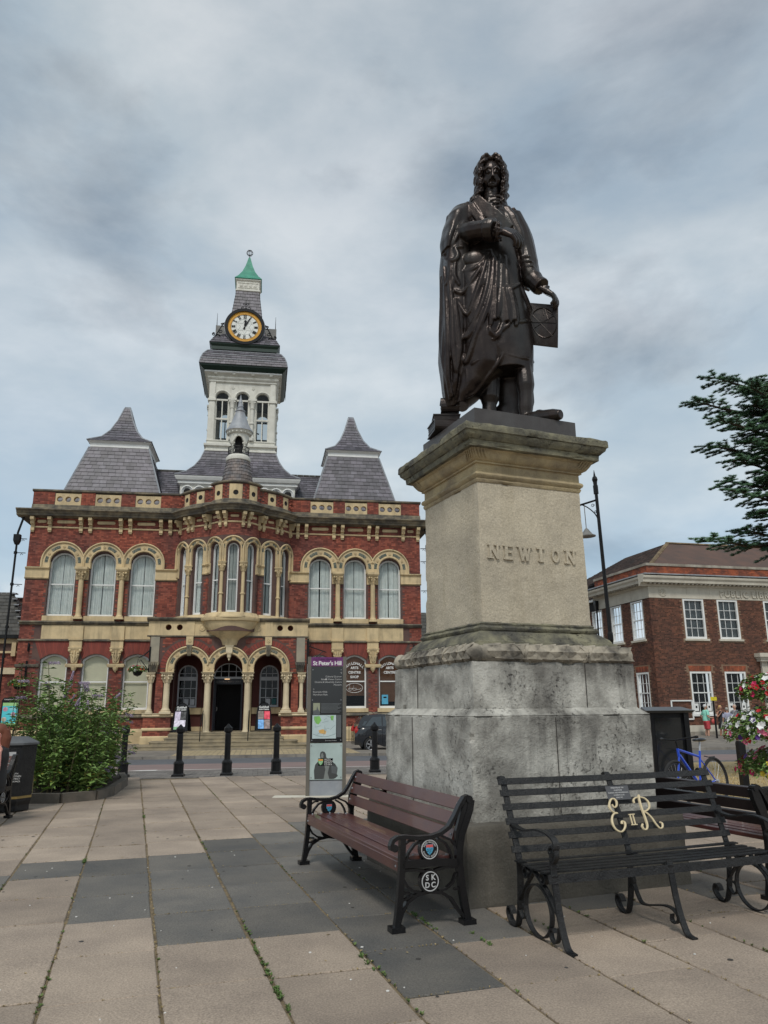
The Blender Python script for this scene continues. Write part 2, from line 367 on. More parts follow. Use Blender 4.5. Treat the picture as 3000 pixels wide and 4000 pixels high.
# darker slabs along each strip, by distance along the strip
dark = {-1.592: [(7.6, 8.6)], -0.98: [(8.0, 8.95)], -0.365: [(6.40, 8.95)], 0.24: [(5.85, 9.1)], 0.85: [(5.75, 9.75)], 1.475: [(4.1, 10.0)],
        2.075: [(5.35, 11.0)], 2.68: [(5.75, 7.2), (8.5, 11)], 3.27: [(5.35, 6.2), (8.2, 10)], 3.882: [(6.9, 9)], 4.494: [(5.3, 6.2), (7.4, 9)]}
pav = MB().add([gl(-40, -60, -.011), gl(50, -60, -.011), gl(50, -20.72, -.011), gl(-40, -20.72, -.011)], [(0, 1, 2, 3)]).ob("pavement", JOINT, kind='structure')
unit = {}
def slab_mesh(w, l, m, v=0):
    key = (round(w, 2), round(l, 2), m.name, v)
    if key not in unit:
        a, b, t = w / 2, l / 2, 0.045; c = 0.006; j = lambda: random.uniform(-0.006, 0.006)
        P = [(-a + j(), -b + j()), (a + j(), -b + j()), (a + j(), b + j()), (-a + j(), b + j())]
        B = MB(); vsl = [(x, y, -t) for x, y in P] + [(x, y, -c) for x, y in P] + [(x * (1 - c / a), y * (1 - c / b), 0) for x, y in P]
        B.add(vsl, [(0, 1, 5, 4), (1, 2, 6, 5), (2, 3, 7, 6), (3, 0, 4, 7), (4, 5, 9, 8), (5, 6, 10, 9), (6, 7, 11, 10), (7, 4, 8, 11), (8, 9, 10, 11)])
        unit[key] = B.mesh("paving_slab", m)
    return unit[key]
slabs = []
for i in range(len(cj) - 1):
    c0, c1 = cj[i], cj[i + 1]; w = c1 - c0
    key = min(off0, key=lambda k: abs(k - c0)); o = off0[key] if abs(key - c0) < 0.01 else (i * 0.37) % 0.82
    d = -4 + o
    while d < 24:
        l = 0.825; cc = (c0 + c1) / 2; dc = d + l / 2; q = PC * cc + PD * dc
        u, v = ginv(q.x, q.y)
        if v < -20.75 and q.y > -3 and not (q.x > 4.3 and q.y > 13.9 - (q.x - 4.2) * .62):
            dk = False
            for k2, rg in dark.items():
                if abs(k2 - c0) < 0.02:
                    for a, b in rg:
                        if a - 0.1 < dc < b: dk = True
            slabs.append((q, w, l, dk, c0))
        d += 0.825
def vis_rank(s):
    q = s[0]; dy = q.y
    if dy < 3.0 or abs(q.x / max(dy, 0.1)) > 0.56: return 1e9 + q.length
    return q.length
slabs.sort(key=vis_rank); rest = {0: MB(), 1: MB()}
for n_, (q, w, l, dk, c0) in enumerate(slabs):
    m = DFLAG if dk else FLAG; g = 0.018
    zz = random.uniform(-0.0025, 0.0025)
    if n_ < 299:
        o = link("paving_slab", slab_mesh(w - g, l - 0.013, m, random.randrange(3)), pav, loc=(q.x, q.y, zz), rot=(random.uniform(-.003, .003), random.uniform(-.003, .003), PA - pi / 2))
    else:
        B = rest[1 if dk else 0]; a, b = (w - g) / 2, (l - 0.011) / 2
        P = [q + PC * (sx * a) + PD * (sy * b) for sx, sy in ((-1, -1), (1, -1), (1, 1), (-1, 1))]
        B.hexa([(p.x, p.y, -0.045) for p in P] + [(p.x, p.y, zz) for p in P])
for k, m in ((0, FLAG), (1, DFLAG)):
    if rest[k].v: rest[k].ob("outer_paving_slabs", m, pav, kind='stuff')
# sett margin in front of the street where the bollards stand
B = MB(); random.seed(2)
for r in range(19):
    v = -20.68 + r * 0.155; u = -24 + (r % 2) * 0.12
    while u < 34:
        p = [(u, v), (u + .225, v), (u + .225, v + .14), (u, v + .14)]
        z = gz_of(v) + random.uniform(-0.004, 0.002)
        B.add([gl(a, b, z - 0.05) for a, b in p] + [gl(a, b, z) for a, b in p], [(0, 1, 5, 4), (1, 2, 6, 5), (2, 3, 7, 6), (3, 0, 4, 7), (4, 5, 6, 7)]); u += .24
so = B.ob("sett_margin", SETT, kind='stuff'); tag(so, "grey sett margin between the square's slabs and the red lane", "paving")
# road paint
def paint(pts):
    b = MB(); n = len(pts); b.add([gl(u, v, gz_of(v) - 0.016) for u, v in pts], [tuple(range(n))]); return b
pm = paint([(-1.9, -17.0), (-1.5, -17.2), (-1.1, -17.2), (-1.1, -17.08), (14, -17.08), (14, -16.9), (-1.1, -16.9), (-1.1, -16.75), (-1.5, -16.75)])
pm.ob("road_marking", PAINT, kind='structure'); paint([(-14, -17.68), (-3.6, -17.68), (-3.6, -17.5), (-14, -17.5)]).ob("road_marking", PAINT, kind='structure')
# far footway with kerb
b_ = MB(); FV = [(-9.05, -.197), (-6.5, -.215), (-3.6, -.25), (-1.6, -.13), (4, -.10)]
for (va, za_), (vb, zb_) in zip(FV, FV[1:]):
    for i in range(len(UR) - 1): b_.add([gl(UR[i], va, za_), gl(UR[i + 1], va, za_), gl(UR[i + 1], vb, zb_), gl(UR[i], vb, zb_)], [(0, 1, 2, 3)])
b_.ob("footway", KERB, kind='structure')
B = MB(); u = -30.0
while u < 60:
    z = gz_of(-9.1); B.add([gl(a, b, c) for a, b, c in [(u, -9.22, z - .06), (u + .9, -9.22, z - .06), (u + .9, -9.04, z - .06), (u, -9.04, z - .06), (u, -9.20, z + .07), (u + .9, -9.20, z + .07), (u + .9, -9.04, z + .072), (u, -9.04, z + .072)]],
          [(0, 1, 5, 4), (4, 5, 6, 7), (1, 2, 6, 5), (3, 0, 4, 7)]); u += .915
tag(B.ob("kerb", KERB, kind='stuff'), "stone kerb edging the footway before the civic building", "kerb")
B = MB()
for r in range(20):
    for k in range(34):
        u0_ = -1.6 + k * .205; v0_ = -9.0 + r * .205; z = -.19 - (v0_ + 9) * .0083
        B.add([gl(a, b, z + c) for a, b, c in [(u0_, v0_, 0), (u0_ + .19, v0_, 0), (u0_ + .19, v0_ + .19, 0), (u0_, v0_ + .19, 0), (u0_ + .01, v0_ + .01, .008), (u0_ + .18, v0_ + .01, .008), (u0_ + .18, v0_ + .18, .008), (u0_ + .01, v0_ + .18, .008)]],
              [(0, 1, 5, 4), (1, 2, 6, 5), (2, 3, 7, 6), (3, 0, 4, 7), (4, 5, 6, 7)])
tag(B.ob("buff_tile_patch", TACT, kind='stuff'), "buff tactile paving by the dropped kerb before the steps", "paving")
# dry grass lawn to the right, with a stone edging
lawn = MB().add([(4.2, 13.9, .02), (5.9, 12.75, .02), (6.45, 12.4, .02), (12, 10.8, .02), (60, 30, .02), (60, 40, -.02), (16, 22.9, .0), (5.8, 20.9, .0)], [(0, 1, 2, 3, 4, 5, 6, 7)]).ob("lawn", DRY, kind='structure')
B = MB()
for a, b, n_ in ((Vector((4.2, 13.85, 0)), Vector((5.9, 12.7, 0)), 3), (Vector((5.9, 12.7, 0)), Vector((6.45, 12.33, 0)), 1), (Vector((6.45, 12.33, 0)), Vector((12, 10.7, 0)), 6)):
  for i in range(n_):
    p = a.lerp(b, i / n_); q = a.lerp(b, (i + .97) / n_); B.bar(p + Vector((0, 0, -.02)), q + Vector((0, 0, -.02)), .14, .12)
tag(B.ob("lawn_edging", KERB, kind='stuff'), "low stone edging along the dry grass by the flower tower", "kerb")
STRAW = mat("straw_blade", (0.52, 0.38, 0.17), 0.9, (0.36, 0.28, 0.13), 2, island=0.3)
B = MB(); random.seed(9)
for i in range(9000):
    t = random.random(); s = random.random() ** 1.5
    x = 4.3 + 8 * t; y = max(13.9 - (x - 4.2) * .62, 10.8) + 8.5 * s
    if y > 20.8: continue
    h = random.uniform(.015, .05); a = random.random() * 6.28; dx_, dy_ = cos(a) * .012, sin(a) * .012
    B.add([(x - dx_, y - dy_, .01), (x + dx_, y + dy_, .01), (x + random.uniform(-.03, .03), y + random.uniform(-.03, .03), .02 + h)], [(0, 1, 2)])
tag(B.ob("dry_grass", STRAW, kind='stuff'), "parched yellow grass beyond the black benches", "grass")
# weeds and dry moss in the joints
WEED = mat("weed_leaf", (0.07, 0.14, 0.03), 0.8, (0.12, 0.17, 0.05), 20, island=0.3)
DRYW = mat("dried_moss", (0.40, 0.31, 0.16), 0.95, (0.20, 0.15, 0.07), 20, island=0.35)
W = MB(); D_ = MB(); random.seed(21)
def tuft(B, x, y, r, n, h):
    for _ in range(n):
        a = random.random() * 6.28; l = r * random.uniform(.4, 1); w = l * .28; ca, sa = cos(a), sin(a); z = h * random.uniform(.3, 1)
        B.add([(x, y, -.004), (x + ca * l * .5 - sa * w, y + sa * l * .5 + ca * w, z * .7), (x + ca * l, y + sa * l, z), (x + ca * l * .5 + sa * w, y + sa * l * .5 - ca * w, z * .6)], [(0, 1, 2, 3)])
for c in cj:
    if not -3 < c < 6: continue
    d = 2.5
    while d < 17:
        d += random.uniform(.02, .09) * (1 + d * .12); p = pg(c + random.uniform(-.009, .009), d)
        hot = sin(d * 1.7 + c * 5) + sin(d * .63 + c * 3)
        if random.random() < 0.85: tuft(D_, p[0], p[1], random.uniform(.008, .02), 5, .010)
        if (hot > .8 and random.random() < .5) or random.random() < .04: tuft(W, p[0], p[1], random.uniform(.010, .028), 9, .016)
for p, r in ((pg(.85, 4.72), .05), (pg(.85, 5.0), .06), (pg(.85, 4.5), .05), (pg(1.45, 4.95), .05), (pg(2.09, 5.9), .06), (pg(2.09, 5.6), .05), (pg(.85, 5.45), .04), (pg(.24, 12.1), .05), (pg(-.37, 8.9), .06), (pg(2.3, 5.15), .05), (pg(2.85, 5.3), .05), (pg(.43, 4.2), .06)):
    for _ in range(9): q_ = random.uniform(-.16, .16); tuft(W, p[0] + PD.x * q_ + random.uniform(-.012, .012), p[1] + PD.y * q_, r * random.uniform(.3, .6), 8, .02)
# cross joints get a little dry moss too
for q, w, l, dk, c0 in slabs[:200]:
    for _ in range(random.randrange(4, 26) if random.random() < .7 else 2):
        p = q + PC * random.uniform(-w / 2, w / 2) + PD * (l / 2); tuft(D_, p.x, p.y, random.uniform(.006, .014), 4, .007)
tag(W.ob("joint_weeds", WEED, kind='stuff'), "small green weeds growing in the paving joints", "weeds")
tag(D_.ob("joint_moss", DRYW, kind='stuff'), "dry straw-coloured moss in the joints of the paving", "moss")
# pale flecks and cigarette ends on the slabs
B = MB(); random.seed(4)
for i in range(60):
    p = pg(random.uniform(-.9, 4), random.uniform(4, 9)); r = random.uniform(.004, .011)
    B.lathe([(r, 0.001), (r * .8, .005), (0.001, .006)], (p[0], p[1]), 7)
GUM = mat("old_gum", (.05, .045, .04), .8); G_ = MB(); LF = MB()
for i in range(70):
    p = pg(random.uniform(-1.5, 5), random.uniform(3.8, 11)); r = random.uniform(.008, .02); G_.lathe([(r, .0005), (r * .8, .0025), (.001, .003)], (p[0], p[1]), 8)
tag(G_.ob("gum_spots", GUM, kind='stuff'), "dark old gum spots trodden into the slabs", "litter")
for i in range(60):
    p = pg(random.uniform(-1.5, 5), random.uniform(4, 13)); a = random.random() * 6.28; r = random.uniform(.008, .02); LF.add([(p[0], p[1], .004), (p[0] + r * cos(a), p[1] + r * sin(a), .009), (p[0] + 1.9 * r * cos(a + .3), p[1] + 1.9 * r * sin(a + .3), .005), (p[0] + r * cos(a + .7), p[1] + r * sin(a + .7), .008)], [(0, 1, 2, 3)])
tag(LF.ob("fallen_leaves", DRYW, kind='stuff'), "a few small dry leaves scattered on the paving", "leaves")
tag(B.ob("litter_flecks", PAINT, kind='stuff'), "pale chewing gum flecks scattered over the slabs", "litter")
# ---------------- the civic building (local frame u, v, z) ----------------
def _noop(): pass
GH = thing("guildhall", "red brick and buff stone civic hall with clock tower and slate roofs", "building", (G0.x, G0.y, 0), GY)
flat = lambda s, d, z: (s, d, z)
def arcmap(uc, vc, R): return lambda s, d, z: (uc + (R - d) * sin(s / R), vc - (R - d) * cos(s / R), z)
RC, VC = 1.256, -1.144          # centre drum
RO, VO = 3.13, 1.41             # flanking bay arc
mapC = arcmap(0.05, VC, RC); mapO = arcmap(0.05, VO, RO)
class Hole:
    def __init__(s, kind, c, r, zb=0, zs=0, rise=0): s.k, s.c, s.r, s.zb, s.zs, s.rise = kind, c, r, zb, zs, rise
    def at(s, x):
        d = abs(x - s.c)
        if d > s.r + 1e-9: return None
        if s.k == 'arch': return (s.zb, s.zs + sqrt(max(s.r ** 2 - d * d, 0)))
        if s.k == 'seg': return (s.zb, s.zs + s.rise * (1 - (d / s.r) ** 2))
        if s.k == 'rect': return (s.zb, s.zs)
        h = sqrt(max(s.r ** 2 - d * d, 0)); return (s.zb - h, s.zb + h)
def samples(s0, s1, holes, n=9, step=0.4):
    xs = {round(s0, 5), round(s1, 5)}
    for h in holes:
        m = 2 if h.k == 'rect' else n
        for i in range(m):
            a = pi * i / (m - 1); x = h.c - h.r * cos(a)
            if s0 < x < s1: xs.add(round(x, 5))
    xs = sorted(xs); o = [xs[0]]
    for a, b in zip(xs, xs[1:]):
        k = int((b - a) / step)
        for i in range(1, k + 1): o.append(a + (b - a) * i / (k + 1))
        o.append(b)
    return o
def plate(B, mp, s0, s1, zlo, zhi, holes=(), d0=0.0, d1=0.3, step=0.4, n=9, back=False):
    """slab between s0 and s1 whose lower and upper edges may be functions, pierced by holes; d grows into the wall"""
    lo = zlo if callable(zlo) else (lambda x: zlo); hi = zhi if callable(zhi) else (lambda x: zhi)
    xs = samples(s0, s1, holes, n, step)
    def q(*p): B.add([mp(*a) for a in p], [(0, 1, 2, 3)])
    for a, b in zip(xs, xs[1:]):
        mid = (a + b) / 2; act = sorted([h for h in holes if h.at(mid)], key=lambda h: h.at(mid)[0])
        ya = [lo(a)]; yb = [lo(b)]
        for h in act:
            A = h.at(a) or h.at(mid); C = h.at(b) or h.at(mid); ya += [A[0], A[1]]; yb += [C[0], C[1]]
        ya.append(hi(a)); yb.append(hi(b))
        for i in range(0, len(ya), 2):
            a0, a1, b0, b1 = ya[i], ya[i + 1], yb[i], yb[i + 1]
            if a1 - a0 < 1e-4 and b1 - b0 < 1e-4: continue
            q((a, d0, a0), (b, d0, b0), (b, d0, b1), (a, d0, a1))
            if back: q((b, d1, b0), (a, d1, a0), (a, d1, a1), (b, d1, b1))
            q((a, d0, a1), (b, d0, b1), (b, d1, b1), (a, d1, a1)); q((a, d1, a0), (b, d1, b0), (b, d0, b0), (a, d0, a0))
    for h in holes:
        if h.k in ('arch', 'seg', 'rect'):
            for x in (h.c - h.r, h.c + h.r):
                if s0 < x < s1: q((x, d0, h.zb), (x, d1, h.zb), (x, d1, h.zs), (x, d0, h.zs))
    for x in (s0, s1):
        if hi(x) - lo(x) > 1e-4: q((x, d0, lo(x)), (x, d1, lo(x)), (x, d1, hi(x)), (x, d0, hi(x)))
    return B
BR = MB()          # joined bricks too small to pick apart
BRICK_PLACES = []  # those kept as single parts
def in_any(x0, x1, z0, z1, keep):
    return any(keep(x, z) for x in (x0, x1) for z in (z0, z1))
def bricks(mp, s0, s1, z0, z1, avoid=None, d=0.0, proud=0.007, parts=False):
    r = 0; z = z0
    while z < z1 - 0.02:
        zt = min(z + 0.066, z1); s = s0 - (0.1125 if r % 2 else 0.0)
        while s < s1 - 0.01:
            L_ = 0.215 if (r % 3) else 0.1025
            a = max(s, s0); b = min(s + L_, s1)
            if b - a > 0.03 and not (avoid and in_any(a, b, z, zt, avoid)):
                if parts and len(BRICK_PLACES) < 299 and abs(L_ - 0.215) < .01 and b - a > .2: BRICK_PLACES.append(mp((a + b) / 2, d - proud, z))
                else:
                    p = [mp(a, d - proud, z), mp(b, d - proud, z), mp(b, d - proud, zt), mp(a, d - proud, zt), mp(a, d, z), mp(b, d, z), mp(b, d, zt), mp(a, d, zt)]
                    BR.add(p, [(0, 1, 2, 3), (3, 2, 6, 7), (1, 5, 6, 2), (4, 0, 3, 7), (4, 5, 1, 0)])
            s += L_ + 0.010
        z += 0.076; r += 1
def sweep(B, mp, s0, s1, prof, step=0.35, cap=True, flatm=False):
    """moulding: prof = list of (out, z), outward positive"""
    n = 1 if flatm else max(1, int(abs(s1 - s0) / step)); m = len(prof)
    P = [[mp(s0 + (s1 - s0) * i / n, -o, z) for o, z in prof] for i in range(n + 1)]
    B.add([p for r in P for p in r], [(i * m + k, (i + 1) * m + k, (i + 1) * m + (k + 1) % m, i * m + (k + 1) % m) for i in range(n) for k in range(m)] + ([tuple(range(m)), tuple(n * m + m - 1 - k for k in range(m))] if cap else []))
LW, RW = [-8.24, -6.33, -4.42], [4.40, 6.21, 8.02]
UL, UR_ = -9.92, 9.66
WM = MB()    # mortar-coloured wall backing
def uh(c, hw): return Hole('arch', c, hw, 5.85, 8.40)
def gh(c, hw): return Hole('seg', c, hw, 1.42, 3.78, .26)
for (a, b, ws, hw) in ((UL, -2.75, LW, .62), (2.85, UR_, RW, .59)):
    hs = [uh(c, hw) for c in ws] + [gh(c, hw) for c in ws]
    plate(WM, flat, a, b, -.3, 11.0, hs, 0, .38, step=2)
    def av(x, z, ws=ws, hw=hw):
        for c in ws:
            dd = abs(x - c)
            if dd < hw + .38 and 8.2 < z and (dd * dd + max(z - 8.42, 0) ** 2) < (hw + .36) ** 2: return True
            if dd < hw + .02 and 5.4 < z < 8.5: return True
            if dd < 0.955 and 3.80 + .26 * (1 - min(1, (dd / hw) ** 2)) - .02 < z < 4.75 or (dd < hw and 1.2 < z < 4.1): return True
            if 4.7 < z < 5.6 and dd < 1.0: return True
        if 7.64 < z < 8.24: return True
        return z > 10.96 or 3.40 < z < 3.56 and False
    bricks(flat, a, b, -.24, 10.95, av)
WM.box(UL, UL + .3, .38, 12, -.3, 11.0); WM.box(UR_ - .3, UR_, .38, 12, -.3, 11.0)
# side walls' bricks
side = lambda s, d, z: (UL + d, s, z)
bricks(side, 0.0, 11.8, 3.0, 10.95, None, 0.0)
# curved bays: backing and bricks
for sg in (-1, 1):
    mp = (lambda s, d, z, sg=sg: (lambda p: (0.05 + sg * (p[0] - 0.05), p[1], p[2]))(mapO(s, d, z)))
    h = [Hole('arch', 1.85, .30, 5.64, 8.95), Hole('arch', 2.93, .30, 5.64, 8.95)]
    plate(WM, mp, 1.15, 3.52, 5.0, 11.0, h, 0, .3, step=.25)
    bricks(mp, 1.22, 3.48, 5.64, 10.95, lambda x, z: 8.2 < z < 9.62 and z < 9.05 + .55 or (7.62 < z < 8.3) or (1.53 < x < 3.25 and z < 9.5))
h = [Hole('arch', c, .29, 5.64, 8.93) for c in (-1.0, 0, 1.0)]
plate(WM, mapC, -1.52, 1.52, 5.0, 11.0, h, 0, .25, step=.16)
bricks(mapC, -1.5, 1.5, 5.64, 10.95, lambda x, z: z < 9.55 and (abs(x) < 1.32 or z > 7.6))
# portico walls
ph = [Hole('arch', c, .655, -.2, 3.26) for c in (-1.80, 0.025, 1.86)]
PF = -1.70
pmap = lambda s, d, z: (s, PF + d, z)
plate(WM, pmap, -3.62, 3.68, 3.05, 4.75, ph, 0, .35, step=1)
def pav_(x, z):
    for c in (-1.80, 0.025, 1.86):
        if (x - c) ** 2 + (z - 3.3) ** 2 < 1.0 or (abs(x - c) < 1.0 and z < 3.3): return True
        if 1.02 < sqrt((x - c) ** 2 + (z - 3.3) ** 2) < 1.33 and z > 3.3: return True
    return abs(abs(x - .03) - 1.83) < .2 and z > 4.3 or abs(abs(x - .03) - 3.35) < .21 and z > 3.6 or (abs(x - .03) < .75 and z > 4.3)
bricks(pmap, -3.60, 3.66, 3.12, 4.73, pav_)
for c in (-3.08, 3.14):     # brick piers between the paired columns
    WM.box(c - .17, c + .17, PF + .03, PF + .42, 1.27, 3.1)
    bricks(lambda s, d, z, c=c: (s, PF + .03 + d, z), c - .165, c + .165, 1.29, 3.06, parts=True)
for a, b in ((-3.72, -2.46), (2.50, 3.76)):     # pedestals
    WM.box(a + .02, b - .02, PF - .05, -.02, .06, 1.15)
    bricks(lambda s, d, z: (s, PF - .05 + d, z), a + .02, b - .02, .63, 1.09, parts=True); bricks(lambda s, d, z: (s, PF - .05 + d, z), a + .02, b - .02, .27, .5, parts=True)
    sx = a + .02 if a > 0 else b - .02
# parapet brick piers
PAR = [(-9.95, -8.90), (-7.67, -6.98), (-5.73, -5.02), (-3.78, -2.70), (2.75, 3.84), (5.03, 5.66), (6.84, 7.46), (8.66, 9.67)]
for a, b in PAR:
    WM.box(a, b, -.04, .30, 11.40, 12.05); bricks(lambda s, d, z: (s, d - .04, z), a + .01, b - .01, 11.41, 12.04, parts=True)
for sg in (-1, 1):
    mp = (lambda s, d, z, sg=sg: (lambda p: (0.05 + sg * (p[0] - 0.05), p[1], p[2]))(mapO(s, d, z)))
    plate(WM, mp, 1.15, 3.52, 11.40, 12.05, (), 0, .3, step=.25)
    for a, b in ((1.2, 1.62), (2.12, 2.62), (3.05, 3.50)): bricks(mp, a, b, 11.42, 12.04, parts=True)
plate(WM, mapC, -1.52, 1.52, 11.40, 12.28, (), 0, .25, step=.16)
for a, b in ((-1.45, -1.18), (-.66, -.34), (.34, .66), (1.18, 1.45)): bricks(mapC, a, b, 11.42, 12.26, parts=True)
WM.ob("wall_backing", MORT, GH); BR.ob("wall_bricks", BRICK, GH, kind='stuff')
ub = MB().box(-.1075, .1075, 0, .02, 0, .066).mesh("brick", BRICK)
for p in BRICK_PLACES: link("brick", ub, GH, loc=p)
# interior behind windows
MB().box(UL + .35, UR_ - .35, 2.6, 2.8, -.3, 12).box(UL + .35, UR_ - .35, .5, 2.6, 5.0, 5.15).box(UL + .35, UR_ - .35, .4, 11.8, 10.9, 11.1).ob("interior", VOID, GH)
# gauged radial brick arches over the ground windows
vo = MB(); vplaces = []
for ws, hw in ((LW, .62), (RW, .59)):
    for c in ws:
        for k in range(21):
            t = -1 + 2 * (k + .5) / 21; xb = c + t * hw; zb = 3.80 + .26 * (1 - t * t); xt = c + t * .93; zt = 4.64
            w0, w1 = hw / 21 * .86, .93 / 21 * .86
            vplaces.append((xb, zb, xt, zt, w0, w1))
for c in (-1.80, 0.025, 1.86):
    for k in range(26):
        a = pi * (k + .5) / 26; r0_, r1_ = 1.045, 1.30
        x0, z0, x1, z1 = c + r0_ * cos(a), 3.3 + r0_ * sin(a), c + r1_ * cos(a), 3.3 + r1_ * sin(a)
        if z1 > 4.7 or abs(abs(x1 - .03) - 1.83) < .22 or (abs(x1 - .03) < .7) or any(o != c and sqrt((x1 - o) ** 2 + (z1 - 3.3) ** 2) < 1.12 for o in (-1.80, 0.025, 1.86)): continue
        t = Vector((-sin(a), cos(a)))
        q = [(x0 - t.x * .05, PF - .012, z0 - t.y * .05), (x0 + t.x * .05, PF - .012, z0 + t.y * .05), (x1 + t.x * .066, PF - .012, z1 + t.y * .066), (x1 - t.x * .066, PF - .012, z1 - t.y * .066)]
        b = MB(); b.add(q + [(p[0], PF + .01, p[2]) for p in q], [(0, 1, 2, 3), (1, 0, 4, 5), (2, 1, 5, 6), (3, 2, 6, 7), (0, 3, 7, 4)]); b.ob("voussoir", RUB, GH)
for xb, zb, xt, zt, w0, w1 in vplaces:
    b = MB(); q = [(xb - w0, -.01, zb), (xb + w0, -.01, zb), (xt + w1, -.01, zt), (xt - w1, -.01, zt)]
    b.add(q + [(p[0], .01, p[2]) for p in q], [(0, 1, 2, 3), (1, 0, 4, 5), (2, 1, 5, 6), (3, 2, 6, 7), (0, 3, 7, 4)]); b.ob("voussoir", RUB, GH)
# stone surrounds --------------------------------------------------
def arch_surround(mp, c, rin, rout, zs, zimp, d=-.09, w=None, deep=.35, jl=None, jr=None, name="arch_surround", nseg=13, m=STONE):
    B = MB()
    lo = lambda x: (zs + sqrt(max(rin ** 2 - (x - c) ** 2, 0))) if abs(x - c) < rin else zimp
    hi = lambda x: zs + sqrt(max(rout ** 2 - (x - c) ** 2, 0))
    L_, R_ = (jl if jl is not None else c - rout), (jr if jr is not None else c + rout)
    xs = sorted({L_, R_, c - rin - 1e-4, c - rin + 1e-4, c + rin - 1e-4, c + rin + 1e-4} | {c - rin * cos(pi * i / nseg) for i in range(1, nseg)} | {x for x in [c - rout * cos(pi * i / (nseg + 5)) for i in range(1, nseg + 5)] if L_ < x < R_})
    def q(*p): B.add([mp(*a) for a in p], [(0, 1, 2, 3)])
    for a, b in zip(xs, xs[1:]):
        a0, b0, a1, b1 = lo(a), lo(b), hi(a), hi(b)
        q((a, d, a0), (b, d, b0), (b, d, b1), (a, d, a1)); q((a, d, a1), (b, d, b1), (b, .05, b1), (a, .05, a1)); q((a, deep, a0), (b, deep, b0), (b, d, b0), (a, d, a0))
    for x in (L_, R_): q((x, d, zimp), (x, .05, zimp), (x, .05, hi(x)), (x, d, hi(x)))
    o = B.ob(name, m, GH)
    # hood mould
    H = MB(); prof = [(rout, 0), (rout + .07, 0), (rout + .07, .1)]
    pts = [(c + (rout + .01) * cos(a), zs + (rout + .01) * sin(a)) for a in [pi * i / 22 for i in range(23)]]
    pts = [(c + rout + .01, zimp)] + pts + [(c - rout - .01, zimp)]
    pts = [p for p in pts if L_ - .06 <= p[0] <= R_ + .06]
    H.tube([mp(x, d - .03, z) for x, z in pts], .045, 5); H.tube([mp(c + (rin + .04) * cos(a), d - .008, zs + (rin + .04) * sin(a)) for a in [pi * i / 16 for i in range(17)]], .02, 4)
    H.ob("hood_mould", m, o)
    return o
def roundel(mp, x, z, r, d, par, m=STONE):
    n = 12; B = MB(); vs = []; prof = [(r, 0), (r, .03), (r * .72, .03), (r * .62, .012), (r * .4, .03), (.001, .035)]
    for rr, o in prof:
        for k in range(n): a = 2 * pi * k / n; vs.append(mp(x + rr * cos(a), d - o, z + rr * sin(a)))
    B.add(vs, [(i * n + k, i * n + (k + 1) % n, (i + 1) * n + (k + 1) % n, (i + 1) * n + k) for i in range(len(prof) - 1) for k in range(n)])
    B.ob("roundel", m, par)
TILE = mat("dark_green_tile", (0.05, 0.07, 0.055), 0.5, (0.20, 0.19, 0.14), 14, 0.45, 0.6)
def inset(mp, c, zs, r0_, r1_, a0, a1, d, par):
    B = MB(); n = 4; vs = []
    for i in range(n + 1):
        a = a0 + (a1 - a0) * i / n
        for r, o in ((r0_, 0), (r0_ + .02, .006), (r1_ - .02, .006), (r1_, 0)): vs.append(mp(c + r * cos(a), d - o - .004, zs + r * sin(a)))
    B.add(vs, [(i * 4 + k, i * 4 + 4 + k, i * 4 + 5 + k, i * 4 + 1 + k) for i in range(n) for k in range(3)]); B.ob("dark_panel", TILE, par)
def ring_detail(mp, c, zs, rm, o, d=-.09, w=.075, big=True):
    for a in (90, 148, 32): roundel(mp, c + rm * cos(radians(a)), zs + rm * sin(radians(a)), .062, d, o)
    for a0, a1 in ((103, 135), (45, 77)): inset(mp, c, zs, rm - w, rm + w, radians(a1), radians(a0), d, o)
    for a0, a1 in ((160, 182), (-2, 20)): inset(mp, c, zs, rm - w, rm + w, radians(a1), radians(a0), d, o)
for ws, hw, sp in ((LW, .60, .955), (RW, .575, .905)):
    for c in ws:
        jl = c - sp if c != ws[0] else None; jr = c + sp if c != ws[-1] else None
        o = arch_surround(flat, c, hw, .98, 8.48, 8.2, jl=jl, jr=jr); ring_detail(flat, c, 8.48, (hw + .93) / 2 + .01, o)
def band(name, mp, s0, s1, prof, m=STONE, step=.35, flatm=False):
    B = MB(); sweep(B, mp, s0, s1, prof, step, True, flatm); return B.ob(name, m, GH)
